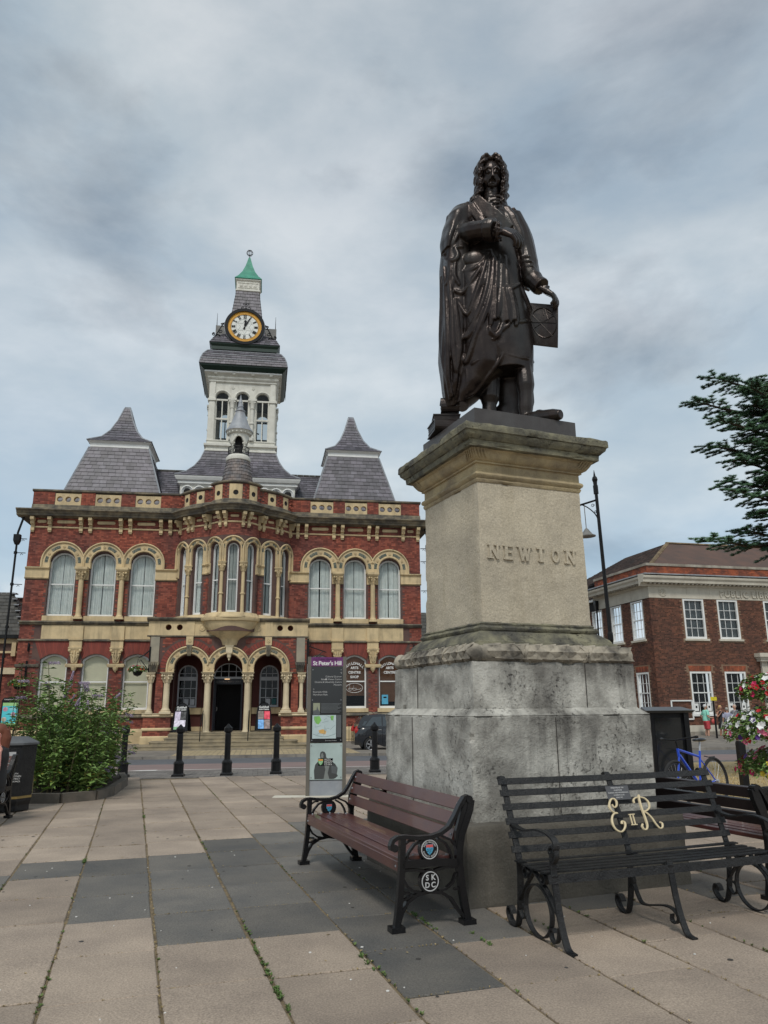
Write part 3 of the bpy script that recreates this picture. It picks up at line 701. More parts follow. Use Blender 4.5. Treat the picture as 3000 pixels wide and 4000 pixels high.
# impost bands and capitals in the wings
IMP = lambda zt, zb, o: [(0, zb), (o * .5, zb), (o, zb + .06), (o * .55, zb + .09), (o * .55, zt - .12), (o * 1.5, zt - .04), (o * 1.5, zt), (0, zt)]
for a, b in ((UL - .03, -8.84), (-3.82, -2.72), (2.82, 3.82), (8.60, UR_ + .03)): band("impost_band", flat, a, b, IMP(8.22, 7.64, .10), flatm=True)
def leafy_cap(B, c, v, z0, z1, r0_, r1_, n=8):
    B.lathe([(r0_, z0), (r0_ * 1.18, z0 + .03), (r0_, z0 + .06), (r0_ * 1.1, (z0 + z1) / 2), (r1_ * .8, z1 - .08), (r1_ * .85, z1)], (c, v), 12)
    for k in range(n):
        a = 2 * pi * k / n + pi / n; ca, sa = cos(a), sin(a)
        for zz, rr, s_ in ((.30, 1.22, 1.0), (.66, 1.05, 1.15)):
            zc = z0 + (z1 - z0) * zz; r = r0_ + (r1_ - r0_) * zz
            B.tube([(c + ca * r * .8, v + sa * r * .8, zc - .12), (c + ca * r * .98, v + sa * r * .98, zc), (c + ca * r * rr * 1.15, v + sa * r * rr * 1.15, zc + .07), (c + ca * r * rr * 1.3, v + sa * r * rr * 1.3, zc + .03)], [.04 * s_, .045 * s_, .035 * s_, .02], 5)
    for sx in (-1, 1):
        for sy in (-1, 1): B.ball((c + sx * r1_ * .82, v + sy * r1_ * .82, z1 - .07), .065, 7, 5)
def column(c, v, zb, zt, r, capr, abt, m=STONE, cap_h=.36, plinth=True, bz=.2, parent=None):
    col = MB(); P = [(r * 1.75, zb), (r * 1.75, zb + bz * .4), (r * 1.45, zb + bz * .5), (r * 1.5, zb + bz * .65), (r * 1.2, zb + bz * .8), (r * 1.06, zb + bz), (r, zb + bz + .1), (r * .93, zt)]
    if plinth: col.box(c - r * 1.75, c + r * 1.75, v - r * 1.75, v + r * 1.75, zb - .005, zb + bz * .38)
    col.lathe(P, (c, v), 16); o = col.ob("column", m, parent or GH, smooth=True)
    cp = MB(); leafy_cap(cp, c, v, zt, zt + cap_h, r, capr); cp.ob("capital", m, o, smooth=True)
    ab = MB().sq([(capr * 1.0, zt + cap_h), (capr * 1.12, zt + cap_h + .05), (capr * 1.25, zt + cap_h + .09), (capr * 1.25, abt)], (c, v)); ab.ob("abacus", m, o)
    return o
for c in (-7.285, -5.375, 5.305, 7.115):
    column(c, -.14, 5.70, 7.66, .125, .24, 8.22)
    MB().box(c - .30, c + .30, -.02, .1, 7.64, 8.2).ob("capital_block", STONE, GH)
    # carved bracket under each shaft
    B = MB(); B.box(c - .30, c + .30, -.14, .02, 4.76, 5.38).sq([(.33, .19, 4.70), (.33, .19, 4.75)], (c, -.02)).box(c - .29, c + .29, -.15, .02, 4.36, 4.70); B.ob("pilaster_block", STONE, GH)
    B = MB(); B.sq([(.05, .06, 3.58), (.13, .10, 3.62), (.17, .12, 3.85), (.22, .13, 4.1), (.27, .16, 4.26), (.31, .19, 4.30), (.31, .19, 4.36)], (c, -.04))
    for sx in (-1, 1):
        B.ball((c + sx * .24, -.18, 4.2), .075, 8, 6); B.tube([(c + sx * .05, -.17, 3.72), (c + sx * .14, -.19, 3.95), (c + sx * .1, -.2, 4.1), (c + sx * .22, -.2, 4.12)], [.03, .04, .035, .02], 6)
        B.tube([(c + sx * .2, -.16, 3.98), (c + sx * .12, -.2, 4.02), (c + sx * .03, -.19, 3.9)], .03, 5)
    B.tube([(c, -.17, 3.66), (c, -.2, 3.85), (c, -.19, 4.2)], [.03, .05, .04], 6); B.ob("carved_bracket", STONE, GH, smooth=True)
    B = MB(); B.lathe([(.01, 3.17), (.05, 3.2), (.05, 3.24), (.10, 3.27), (.13, 3.36), (.14, 3.42)], (c, -.06), 10).sq([(.38, .12, 3.42), (.40, .14, 3.50), (.40, .14, 3.58)], (c, -.02)); B.ob("pendant", STONE, GH)
# long horizontal bands of the wings
SILL = [(0, 5.42), (.08, 5.43), (.14, 5.48), (.10, 5.50), (.17, 5.54), (.17, 5.58), (.05, 5.62), (0, 5.62)]
for a, b in ((UL - .03, -3.70), (3.74, UR_ + .03)):
    band("sill_band", flat, a, b, SILL, DSTONE, flatm=True)
for a, b, ws, hw in ((UL, -3.7, LW, .62), (3.74, UR_, RW, .59)):
    e0 = ws[0] - .68; e1 = ws[-1] + (.72 if ws[-1] < 0 else .68)
    MB().box(e0 if a < 0 else max(e0, 3.76), min(e1, -3.73) if a < 0 else e1, -.05, .1, 4.755, 5.41).ob("stone_panel", STONE, GH)
    for c in ws: MB().box(c - hw - .10, c + hw + .10, -.07, .3, 5.625, 5.86).ob("window_sill", STONE, GH); MB().box(c - hw - .08, c + hw + .08, -.10, .3, 1.24, 1.43).ob("window_sill", STONE, GH)
    band("string_course", flat, a - .03 if a < 0 else a, b + .03 if b > 0 else b, [(0, 4.64), (.07, 4.65), (.09, 4.69), (.07, 4.74), (0, 4.75)], DSTONE, flatm=True)
    band("plinth_course", flat, a - .03 if a < 0 else a, b + .03 if b > 0 else b, [(0, 1.05), (.10, 1.06), (.13, 1.12), (.08, 1.18), (.03, 1.24), (0, 1.24)], DSTONE, flatm=True)
    band("base_course", flat, a - .03 if a < 0 else a, b + .03 if b > 0 else b, [(0, -.3), (.14, -.3), (.14, .42), (.10, .52), (0, .56)], STONE, flatm=True)
for a, b in ((UL - .03, -8.88), (8.62, UR_ + .03)): band("spring_course", flat, a, b, [(0, 3.42), (.06, 3.43), (.09, 3.5), (.09, 3.56), (0, 3.56)], DSTONE, flatm=True)
# wall anchors
for u in (-9.42, 9.25):
    MB().box(u - .05, u + .05, -.05, 0, 4.2, 4.52).tube([(u, -.06, 4.15), (u, -.1, 4.35), (u, -.06, 4.58)], .03, 6).ob("wall_anchor", BLACK, GH)
# cornice, corbel brackets, parapet along the whole path ------------------------
COR = [(0, 10.70), (.10, 10.71), (.40, 10.75), (.42, 10.84), (.46, 10.86), (.50, 10.93), (.56, 10.97), (.62, 11.0), (.62, 11.05), (.30, 11.12), (0, 11.14)]
PBASE = [(-.05, 11.10), (.09, 11.12), (.09, 11.24), (.05, 11.27), (.05, 11.36), (.02, 11.41), (-.05, 11.41)]
COP = [(-.36, 12.05), (.06, 12.05), (.11, 12.09), (.11, 12.16), (-.1, 12.20), (-.40, 12.19), (-.40, 12.06)]
STR = [(0, 10.19), (.045, 10.20), (.06, 10.235), (.045, 10.27), (0, 10.28)]
mOl = lambda s, d, z: (lambda p: (0.05 - (p[0] - 0.05), p[1], p[2]))(mapO(s, d, z))
SEG = [(flat, UL, -2.74, True, 1), (mOl, 1.02, 3.42, False, -1), (mapC, -1.56, 1.56, False, 1), (mapO, 1.02, 3.42, False, 1), (flat, 2.84, UR_, True, 1)]
for mp, a, b, fl, sg in SEG:
    a2, b2 = (a - .62 if a == UL else a), (b + .62 if b == UR_ else b)
    up = .0 if mp is not mapC else .14
    band("cornice", mp, a2, b2, COR, DSTONE, .2, fl)
    band("parapet_base", mp, a - .05 if a == UL else a, b + .05 if b == UR_ else b, PBASE, DSTONE, .2, fl)
    band("coping", mp, a - .08 if a == UL else a, b + .08 if b == UR_ else b, [(o, z + up) for o, z in COP], DSTONE, .2, fl)
    band("string_course", mp, a, b, STR, STONE, .2, fl)
MB().box(UL - .6, UL, 0, 6, 10.74, 11.05).ob("cornice", DSTONE, GH); MB().box(UR_, UR_ + .6, 0, 6, 10.74, 11.05).ob("cornice", DSTONE, GH)
def bracket(mp, s, w=.088):
    B = MB()
    def bx(a, b, o0, o1, z0, z1): B.add([mp(a, -o0, z0), mp(b, -o0, z0), mp(b, -o1, z0), mp(a, -o1, z0), mp(a, -o0, z1), mp(b, -o0, z1), mp(b, -o1, z1), mp(a, -o1, z1)], [(0, 3, 2, 1), (4, 5, 6, 7), (0, 1, 5, 4), (1, 2, 6, 5), (2, 3, 7, 6), (3, 0, 4, 7)])
    a, b = s - w, s + w
    bx(a, b, 0, .37, 10.56, 10.70); bx(a, b, 0, .29, 10.50, 10.56); bx(a + .01, b - .01, 0, .25, 10.42, 10.50); bx(a, b, 0, .22, 10.36, 10.42); bx(a + .01, b - .01, 0, .10, 10.28, 10.36); bx(a + .01, b - .01, 0, .09, 10.17, 10.28)
    bx(a, b, 0, .13, 10.05, 10.17); bx(a + .015, b - .015, 0, .09, 9.98, 10.05)
    return B.ob("cornice_bracket", STONE, GH)
for s in (-9.82, -9.01, -7.54, -7.09, -5.63, -5.17, -3.68, -3.22, 3.20, 3.64, 5.08, 5.52, 6.92, 7.35, 8.75, 9.55): bracket(flat, s)
for mp in (mOl, mapO):
    for s in (1.42, 2.22, 2.52, 3.3): bracket(mp, s, .075)
for s in (-1.45, -.68, -.40, .40, .68, 1.45): bracket(mapC, s, .07)
def lozenge(mp, s, hw, hh, z=10.52):
    B = MB(); pts = [(s + hw * cos(a) if abs(cos(a)) < .99 else s + hw * cos(a), 0) for a in (0,)]; pts = []
    for k in range(12):
        a = 2 * pi * k / 12; pts.append((s + (hw - hh) * (1 if cos(a) > 0 else -1) + hh * cos(a), z + hh * sin(a)))
    vs = [mp(x, 0, y) for x, y in pts] + [mp(x, -.035, y) for x, y in pts]
    B.add(vs, [tuple(range(12, 24))] + [(i, (i + 1) % 12, (i + 1) % 12 + 12, i + 12) for i in range(12)]); B.ob("frieze_panel", STONE, GH)
for s, w in ((-9.42, .22), (-8.27, .44), (-6.36, .44), (-4.42, .44), (4.36, .44), (6.22, .42), (8.05, .42), (9.16, .17)): lozenge(flat, s, w, .08)
for mp in (mOl, mapO): lozenge(mp, 1.85, .17, .06); lozenge(mp, 2.92, .17, .06)
for s, w in ((0, .2), (1.05, .16), (-1.05, .16)): lozenge(mapC, s, w, .06)
# pierced stone parapet panels
for a, b in ((-8.90, -7.67), (-6.98, -5.73), (-5.02, -3.78), (3.84, 5.03), (5.66, 6.84), (7.46, 8.66)):
    c = (a + b) / 2; w = b - a
    plate(MB(), flat, a, b, 11.38, 11.99, [Hole('circ', c + k * .405, .145, 11.69) for k in (-1, 0, 1)], -.03, .22, step=1, n=9, back=True).ob("pierced_panel", STONE, GH)
def ppanel(mp, c, hw, z1): plate(MB(), mp, c - hw, c + hw, 11.38, z1, [Hole('circ', c, .13, 11.70)], -.03, .2, step=.3, n=9).ob("pierced_panel", STONE, GH); MB().add([mp(c - .15, -.0135, 11.54), mp(c + .15, -.0135, 11.54), mp(c + .15, -.0135, 11.86), mp(c - .15, -.0135, 11.86)], [(0, 1, 2, 3)]).ob("dark_recess", VOID, GH)
for mp in (mOl, mapO): ppanel(mp, 1.87, .23, 12.0); ppanel(mp, 2.84, .2, 12.0)
for c, w in ((0, .31), (.92, .24), (-.92, .24)): ppanel(mapC, c, w, 12.14)
# windows --------------------------------------------------------------
def sash(mp, c, hw, zb, zs, d, kind='arch', rise=0, meet=None, m=WHITE, fw=.075, cols=1, rows=0, inner='curtain', parent=None, split=True):
    """outer frame > sashes, pane, curtain"""
    B = MB()
    if kind == 'arch':
        top = lambda x, r: zs + sqrt(max(r * r - (x - c) ** 2, 0)); H = Hole('arch', c, hw - fw, zb + fw * 1.4, zs)
        hi = lambda x: top(x, hw)
    else:
        H = Hole('seg', c, hw - fw, zb + fw * 1.4, zs - fw, rise); hi = lambda x: zs + rise * (1 - min(1, ((x - c) / hw) ** 2))
    plate(B, mp, c - hw, c + hw, zb, hi, [H], d, d + .10, step=.5, n=11)
    o = B.ob("window", m, parent or GH)
    def q(x0, x1, z0, z1, dd, B_): B_.add([mp(x0, dd, z0), mp(x1, dd, z0), mp(x1, dd, z1), mp(x0, dd, z1), mp(x0, dd + .04, z0), mp(x1, dd + .04, z0), mp(x1, dd + .04, z1), mp(x0, dd + .04, z1)], [(0, 1, 2, 3), (1, 5, 6, 2), (4, 0, 3, 7), (3, 2, 6, 7), (4, 5, 1, 0)])
    if meet: b = MB(); q(c - hw + fw, c + hw - fw, meet - .03, meet + .03, d + .02, b); b.ob("meeting_rail", m, o)
    if cols > 1 or rows:
        b = MB()
        for k in range(1, cols): x = c - hw + 2 * hw * k / cols; q(x - .014, x + .014, zb + fw, H.at(x)[1], d + .045, b)
        for z in (rows or []): q(c - hw + fw, c + hw - fw, z - .014, z + .014, d + .045, b)
        b.ob("glazing_bars", m, o)
    zt = H.at(c)[1]
    n = 10; xs = [c - (hw - fw) * cos(pi * i / n) for i in range(n + 1)]
    b = MB()
    for x0, x1 in zip(xs, xs[1:]):
        t0, t1 = (H.at(x0) or (0, zs))[1], (H.at(x1) or (0, zs))[1]; b.add([mp(x0, d + .07, zb + fw), mp(x1, d + .07, zb + fw), mp(x1, d + .07, t1), mp(x0, d + .07, t0)], [(0, 1, 2, 3)])
    b.ob("pane", GLASS if inner in ('curtain', 'blind') else DGLASS, o)
    if inner == 'curtain':
        b = MB(); nn = 44; gap = random.uniform(.012, .05); xm = c + random.uniform(-.03, .03)
        for lo_, hi_ in ((c - hw, xm - gap), (xm + gap, c + hw)):
            ps = []; ph_ = random.random() * 6
            for i in range(nn + 1):
                x = lo_ + (hi_ - lo_) * i / nn; ps.append((x, d + .20 + .03 * sin(i * 1.25 + ph_) + .014 * sin(i * 2.9)))
            for (x0, y0), (x1, y1) in zip(ps, ps[1:]): b.add([mp(x0, y0, zb), mp(x1, y1, zb), mp(x1, y1, zt + .02), mp(x0, y0, zt + .02)], [(0, 1, 2, 3)])
        b.ob("curtain", CURT, o, smooth=True)
    elif inner == 'blind': b = MB(); b.add([mp(c - hw, d + .15, zb), mp(c + hw, d + .15, zb), mp(c + hw, d + .15, zt + .05), mp(c - hw, d + .15, zt + .05)], [(0, 1, 2, 3)]); b.ob("blind", BLIND, o)
    elif inner == 'slats':
        b = MB(); z = zb + (.62 if abs(c - 6.21) < .1 else .32)
        while z < zt + .02: b.add([mp(c - hw, d + .13, z), mp(c + hw, d + .13, z), mp(c + hw, d + .16, z + .045), mp(c - hw, d + .16, z + .045)], [(0, 1, 2, 3)]); z += .052
        b.ob("blind", WBLIND, o)
    return o
random.seed(31)
for ws, hw in ((LW, .62), (RW, .59)):
    for c in ws: sash(flat, c, hw, 5.86, 8.38, .22, meet=7.43)
for c in LW: sash(flat, c, .62, 1.43, 3.79, .16, 'seg', .25, 2.74, inner='blind')
for c in RW: sash(flat, c, .59, 1.43, 3.79, .16, 'seg', .25, 2.74, inner='slats')
for mp in (mOl, mapO):
    sash(mp, 1.85, .29, 5.86, 8.95, .16, meet=7.43); sash(mp, 2.93, .29, 5.86, 8.95, .16, meet=7.43)
for c in (-1.0, 0, 1.0): sash(mapC, c, .30, 5.86, 8.93, .14, meet=7.43)
# shop lettering on the right-hand ground windows
for c in RW[1:]:
    for i, (w_, s_) in enumerate((("GUILDHALL", .19), ("ARTS", .17), ("CENTRE", .17)) + ((("SHOP", .17),) if c == RW[1] else ())):
        if i == 0:
            for k, ch in enumerate(w_):
                a = radians(90 + (4 - k) * 11); text("lettering", ch, .18, LETW, GH, (c + .62 * cos(a), .19, 3.01 + .62 * sin(a)), (pi / 2, -(a - pi / 2), 0), depth=.002, bold=.004)
        else: text("lettering", w_, s_, LETW, GH, (c, .19, 3.63 - .225 * i), depth=.002, bold=.005)
c = RW[1]
B = MB(); B.tube([(c + .42 * cos(a), .19, 2.42 + .23 * sin(a)) for a in [2 * pi * i / 28 for i in range(29)]], .012, 4)
for x in (-.2, 0): B.tube([(c + x + .1 * cos(a), .19, 2.4 + .1 * sin(a)) for a in [pi + pi * i / 8 for i in range(9)]], .008, 4).tube([(c + x - .1, .19, 2.4), (c + x + .1, .19, 2.4)], .008, 4).tube([(c + x - .05, .19, 2.42), (c + x - .03, .19, 2.5), (c + x - .06, .19, 2.55)], .006, 4)
B.tube([(c + .08, .19, 2.33), (c + .3, .19, 2.36), (c + .34, .19, 2.42)], .008, 4); B.ob("cup_emblem", LETW, GH)
BLUE = mat("sky_blue_print", (0.10, 0.42, 0.62), 0.6)
MB().box(RW[2] - .42, RW[2] - .10, .18, .185, 1.62, 2.08).ob("notice", BLUE, GH); MB().ball((RW[2] - .26, .178, 1.95), .07, 8, 6, (1.3, .05, .6)).ob("notice_print", BLACK, GH)
# surrounds of the curved bays
for mp in (mOl, mapO):
    for c, jl, jr in ((1.85, 1.28, 2.39), (2.93, 2.39, 3.47)):
        o = arch_surround(mp, c, .34, .55, 8.96, 8.24, d=-.08, jl=jl, jr=jr, deep=.18); ring_detail(mp, c, 8.96, .445, o, -.08, .05)
    band("impost_band", mp, 1.22, 1.52, IMP(8.26, 7.75, .09), step=.1); band("impost_band", mp, 3.24, 3.5, IMP(8.26, 7.75, .09), step=.1)
    p = mp(2.39, -.04, 0); column(p[0], p[1], 5.66, 7.86, .085, .16, 8.26, cap_h=.28); MB().lathe([(.1, 6.70), (.125, 6.72), (.125, 6.76), (.1, 6.78)], (p[0], p[1]), 10).ob("shaft_ring", STONE, GH)
    B = MB(); sweep(B, mp, 1.3, 3.45, [(-.2, 5.62), (.16, 5.60), (.16, 5.64), (.06, 5.84), (-.2, 5.86)], .2); B.ob("window_sill", STONE, GH)
for c, jl, jr in ((-1.0, -1.5, -.5), (0, -.5, .5), (1.0, .5, 1.5)):
    o = arch_surround(mapC, c, .335, .54, 8.94, 8.24, d=-.08, jl=jl, jr=jr, deep=.16); ring_detail(mapC, c, 8.94, .44, o, -.08, .05)
for s in (-.5, .5):
    p = mapC(s, -.05, 0); column(p[0], p[1], 5.66, 7.86, .085, .16, 8.26, cap_h=.28); MB().lathe([(.1, 6.70), (.125, 6.72), (.125, 6.76), (.1, 6.78)], (p[0], p[1]), 10).ob("shaft_ring", STONE, GH)
for a, b in ((-1.52, -1.27), (1.27, 1.52)): band("impost_band", mapC, a, b, IMP(8.26, 7.75, .09), step=.1)
B = MB(); sweep(B, mapC, -1.45, 1.45, [(-.2, 5.62), (.2, 5.60), (.2, 5.66), (.06, 5.86), (-.2, 5.88)], .15); B.ob("window_sill", STONE, GH)
# oriel corbel under the drum
B = MB(); B.lathe([(.02, 4.35), (.33, 4.36), (.36, 4.46), (.40, 4.58), (.52, 4.70), (.66, 4.76), (.70, 4.80), (.86, 4.86), (1.06, 5.06), (1.20, 5.28), (1.27, 5.44), (1.38, 5.48), (1.42, 5.56), (1.42, 5.62), (1.2, 5.64)], (.03, PF + .02), 22, pi, 2 * pi, 1, .62)
B.ob("oriel_corbel", STONE, GH, smooth=True)
B = MB(); B.sq([(.19, .12, 4.28), (.21, .14, 4.36)], (.03, PF - .05)).sq([(.13, .09, 3.98), (.15, .1, 4.02), (.15, .1, 4.28)], (.03, PF - .06)).lathe([(.005, 3.63), (.04, 3.68), (.04, 3.74), (.09, 3.80), (.10, 3.92), (.13, 3.98)], (.03, PF - .06), 8); B.ob("keystone", PSTONE, GH)
# portico entablature
EN = MB(); plate(EN, pmap, -3.72, 3.72, 4.76, 5.48, [Hole('circ', c, .14, 5.19) for c in (-2.82, -2.31, 2.38, 2.88)], -.02, .35, step=1, n=9); EN.ob("entablature", STONE, GH)
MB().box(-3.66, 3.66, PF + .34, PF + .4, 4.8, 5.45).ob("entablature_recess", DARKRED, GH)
for c in (-1.27, 1.34): roundel(pmap, c, 5.17, .15, -.02, GH)
band("portico_cap", pmap, -3.80, 3.80, [(0, 5.46), (.06, 5.47), (.10, 5.52), (.16, 5.54), (.19, 5.60), (.19, 5.64), (-.3, 5.68), (-.3, 5.46)], DSTONE, flatm=True)
for s in (-1, 1): MB().box(s * 3.72 if s < 0 else 3.35, -3.35 if s < 0 else 3.72, PF + .05, 0, 4.76, 5.62).ob("portico_return", STONE, GH)
MB().box(-3.7, 3.7, PF + .3, -.02, 5.5, 5.6).ob("portico_roof", DLEAD, GH)
band("architrave", pmap, -3.76, 3.76, [(0, 4.74), (.06, 4.75), (.07, 4.80), (0, 4.82)], DSTONE, flatm=True)
for c in (-1.81, 1.85):
    MB().box(c - .19, c + .19, PF - .06, PF + .1, 4.80, 5.47).ob("pilaster_block", STONE, GH)
    o = MB().box(c - .16, c + .16, PF - .12, PF + .1, 4.37, 4.76).ob("keystone", STONE, GH); roundel(lambda s, d, z: (s, PF + d, z), c, 4.57, .085, -.12, o)
    B = MB(); B.sq([(.075, .12, 3.86), (.11, .13, 4.1), (.135, .14, 4.37)], (c, PF - .02))
    for sx in (-.06, 0, .06): B.tube([(c + sx, PF - .14, 3.9), (c + sx * 1.3, PF - .17, 4.1), (c + sx, PF - .15, 4.33)], .03, 5)
    B.ob("carved_keystone", DSTONE, GH)
for c, jl, jr in ((-1.80, None, -.89), (0.025, -.89, .94), (1.86, .94, None)):
    o = arch_surround(pmap, c, .655, .97, 3.30, 3.09, d=-.08, jl=jl, jr=jr, deep=.4)
    for a in (132, 48): roundel(pmap, c + .81 * cos(radians(a)), 3.30 + .81 * sin(radians(a)), .075, -.08, o)
    for a0, a1 in ((100, 121), (59, 80), (145, 165), (15, 35)): inset(pmap, c, 3.3, .75, .88, radians(a1), radians(a0), -.08, o)
for c in (-2.62, -.89, .94, 2.68): roundel(pmap, c, 3.28, .07, -.08, GH)
for c in (-2.74, 2.74): column(c, PF + .0, 1.25, 2.66, .145, .24, 3.10, m=PSTONE, bz=.26)
for c in (-.895, .94): column(c, PF + .0, .20, 2.66, .15, .25, 3.10, m=PSTONE, bz=.30)
for c in (-3.47, 3.45):
    column(c, PF + .0, 1.25, 2.66, .088, .17, 3.10, m=PSTONE, bz=.26, cap_h=.34)
    B = MB(); B.sq([(.14, .1, 3.10), (.15, .12, 3.2), (.2, .16, 3.42), (.24, .2, 3.5), (.24, .2, 3.58)], (c + (.1 if c < 0 else -.08), PF + .0))
    for k in range(5): x = c + (.1 if c < 0 else -.08) + (k - 2) * .075; B.tube([(x * .4 + (c + .1) * .6 if 0 else x, PF - .12, 3.14), (x, PF - .17, 3.3), (x + (k - 2) * .02, PF - .24, 3.45), (x + (k - 2) * .02, PF - .2, 3.5)], .035, 5)
    B.ob("carved_capital", DSTONE, GH, smooth=True)
    x = c + (.09 if c < 0 else -.06); MB().box(x - .2, x + .2, PF - .05, PF + .3, 3.58, 4.74).ob("pier_stone", mat("grey_pier_stone", (.36, .32, .24), .9, (.26, .24, .19), 2) if "grey_pier_stone" not in MATS else MATS["grey_pier_stone"], GH)
for a, b in ((-3.72, -2.42), (2.46, 3.78)):
    f2 = lambda s, d, z: (s, PF - .05 + d, z)
    band("pedestal_cap", f2, a - .04, b + .04, [(-.6, 1.10), (.05, 1.10), (.09, 1.15), (.05, 1.19), (.08, 1.24), (.08, 1.27), (-.6, 1.27)], PSTONE, flatm=True)
    band("pedestal_course", f2, a - .02, b + .02, [(-.6, .50), (.04, .50), (.06, .56), (.03, .63), (-.6, .63)], STONE, flatm=True)
    band("pedestal_base", f2, a - .05, b + .05, [(-1.6, -.3), (.08, -.3), (.08, .22), (.03, .27), (-1.6, .27)], STONE, flatm=True)
# porch interior
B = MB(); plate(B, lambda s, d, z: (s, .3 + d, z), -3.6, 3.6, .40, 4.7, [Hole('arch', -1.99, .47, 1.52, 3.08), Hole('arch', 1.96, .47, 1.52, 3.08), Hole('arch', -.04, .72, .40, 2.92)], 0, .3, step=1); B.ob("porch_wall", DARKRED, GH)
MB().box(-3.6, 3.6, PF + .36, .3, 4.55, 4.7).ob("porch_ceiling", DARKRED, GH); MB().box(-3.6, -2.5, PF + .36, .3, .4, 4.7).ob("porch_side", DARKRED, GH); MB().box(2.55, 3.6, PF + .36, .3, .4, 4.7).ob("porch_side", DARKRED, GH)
for c in (-.98, .98): MB().box(c - .13, c + .13, .18, .32, .42, 3.0).ob("porch_pilaster", STONE, GH); 
for a, b in ((-2.55, -1.12), (1.14, 2.58)): MB().box(a, b, .2, .31, 1.2, 1.5).ob("window_sill", STONE, GH); MB().box(a, b, .22, .31, .42, .62).ob("porch_plinth", STONE, GH)
for c in (-1.99, 1.96):
    o = sash(lambda s, d, z: (s, .3 + d, z), c, .47, 1.52, 3.08, .05, m=GWHITE, cols=3, rows=[1.98, 2.42, 3.14], inner='dark', fw=.07)
    MB().box(c - .44, c + .44, .36, .42, 2.80, 2.98).ob("transom", GWHITE, o)
    for k in range(2): MB().box(c + .15 - k * .28, c + .36 - k * .28, .38, .385, 1.64, 1.92).ob("notice", GWHITE if k else mat("teal_print", (.03, .16, .17), .6) if c > 0 and "teal_print" not in MATS else GWHITE, o)
DN = mat("navy_door_paint", (0.008, 0.010, 0.022), 0.35)
B = MB(); B.box(-.74, -.66, .1, .3, .42, 2.9).box(.60, .68, .1, .3, .42, 2.9); B.ob("door_frame", DN, GH)
d_ = MB().box(-.66, -.60, .3, 1.0, .42, 2.62).ob("door", DN, GH); MB().tube([(-.58, .4, 1.35), (-.54, .4, 1.38), (-.54, .4, 1.5), (-.58, .4, 1.53)], .012, 6).ob("handle", LETW, d_)
MB().box(-.66, .60, .42, .46, 2.62, 2.88).ob("door_header", DN, GH)
text("lettering", "GUILDHALL ARTS CENTRE", .115, mat("dull_lettering", (.30, .30, .30), .6), GH, (-.03, .4, 2.74), depth=.002, spacing=1.12)
B = MB(); B.box(-.72, .66, .26, .34, 2.88, 2.98)
for k in (-.36, 0, .36): B.box(k - .045, k - .015, .3, .34, 2.98, 3.55 if k else 3.62)
B.box(-.7, .64, .3, .34, 3.22, 3.25); B.tube([(-.03 + .68 * cos(a), .31, 2.96 + .66 * sin(a)) for a in [pi * i / 16 for i in range(17)]], .03, 4); B.ob("fanlight", GWHITE, GH)
MB().box(-.22, .02, .30, .38, 2.86, 2.90).ob("door_lamp", mat("warm_lamp", (1, .7, .4), .5, emit=(1, .62, .32), emit_s=1.6), GH)
MB().box(-.7, .65, 1.1, 1.15, .42, 4.0).ob("hall_darkness", VOID, GH)
# steps
for k, (hw, v0, z1) in enumerate(((4.05, -4.15, -.205), (3.80, -3.78, -.075), (3.25, -3.42, .07), (2.62, -3.05, .215), (2.50, -2.70, .36), (2.48, -2.35, .42))):
    B = MB(); P = []
    r = .45 if k < 3 else .05
    for cx, cy, a0 in ((hw - r, v0 + r, -90), (-(hw - r), v0 + r, -180)):
        pass
    P = [(.03 + hw, .2)] + [(.03 + hw - r + r * cos(radians(a)), v0 + r + r * sin(radians(a))) for a in (0, -22, -45, -68, -90)] + [(.03 - hw + r + r * cos(radians(a)), v0 + r + r * sin(radians(a))) for a in (-90, -112, -135, -158, -180)] + [(.03 - hw, .2)]
    n = len(P); zb = -.32
    for (za, zc, o) in ((zb, z1 - .045, -.02), (z1 - .045, z1, .0)):
        Q = [(x - (.02 * (1 if x > 0 else -1) if o else 0), y - o if y < 0 else y) for x, y in P]
        B.add([(x, y, za) for x, y in Q] + [(x, y, zc) for x, y in Q], [tuple(range(n, 2 * n))] + [(i, (i + 1) % n, (i + 1) % n + n, i + n) for i in range(n)])
    B.ob("step", mat("step_stone", (.34, .28, .18), .9, (.20, .17, .12), 2, bump=.3, bscale=30) if "step_stone" not in MATS else MATS["step_stone"], GH)
for s, x in ((-1, -1.02), (1, 1.06)):
    B = MB(); B.tube([(x, -3.30, -.0), (x, -3.30, .78)], .022, 6).tube([(x - s * .0, -2.05, .42), (x - s * .0, -2.05, 1.33)], .022, 6).tube([(x, -3.34, .74), (x, -2.05, 1.33), (x, -1.9, 1.36)], .024, 6); B.ob("handrail", BLACK, GH)
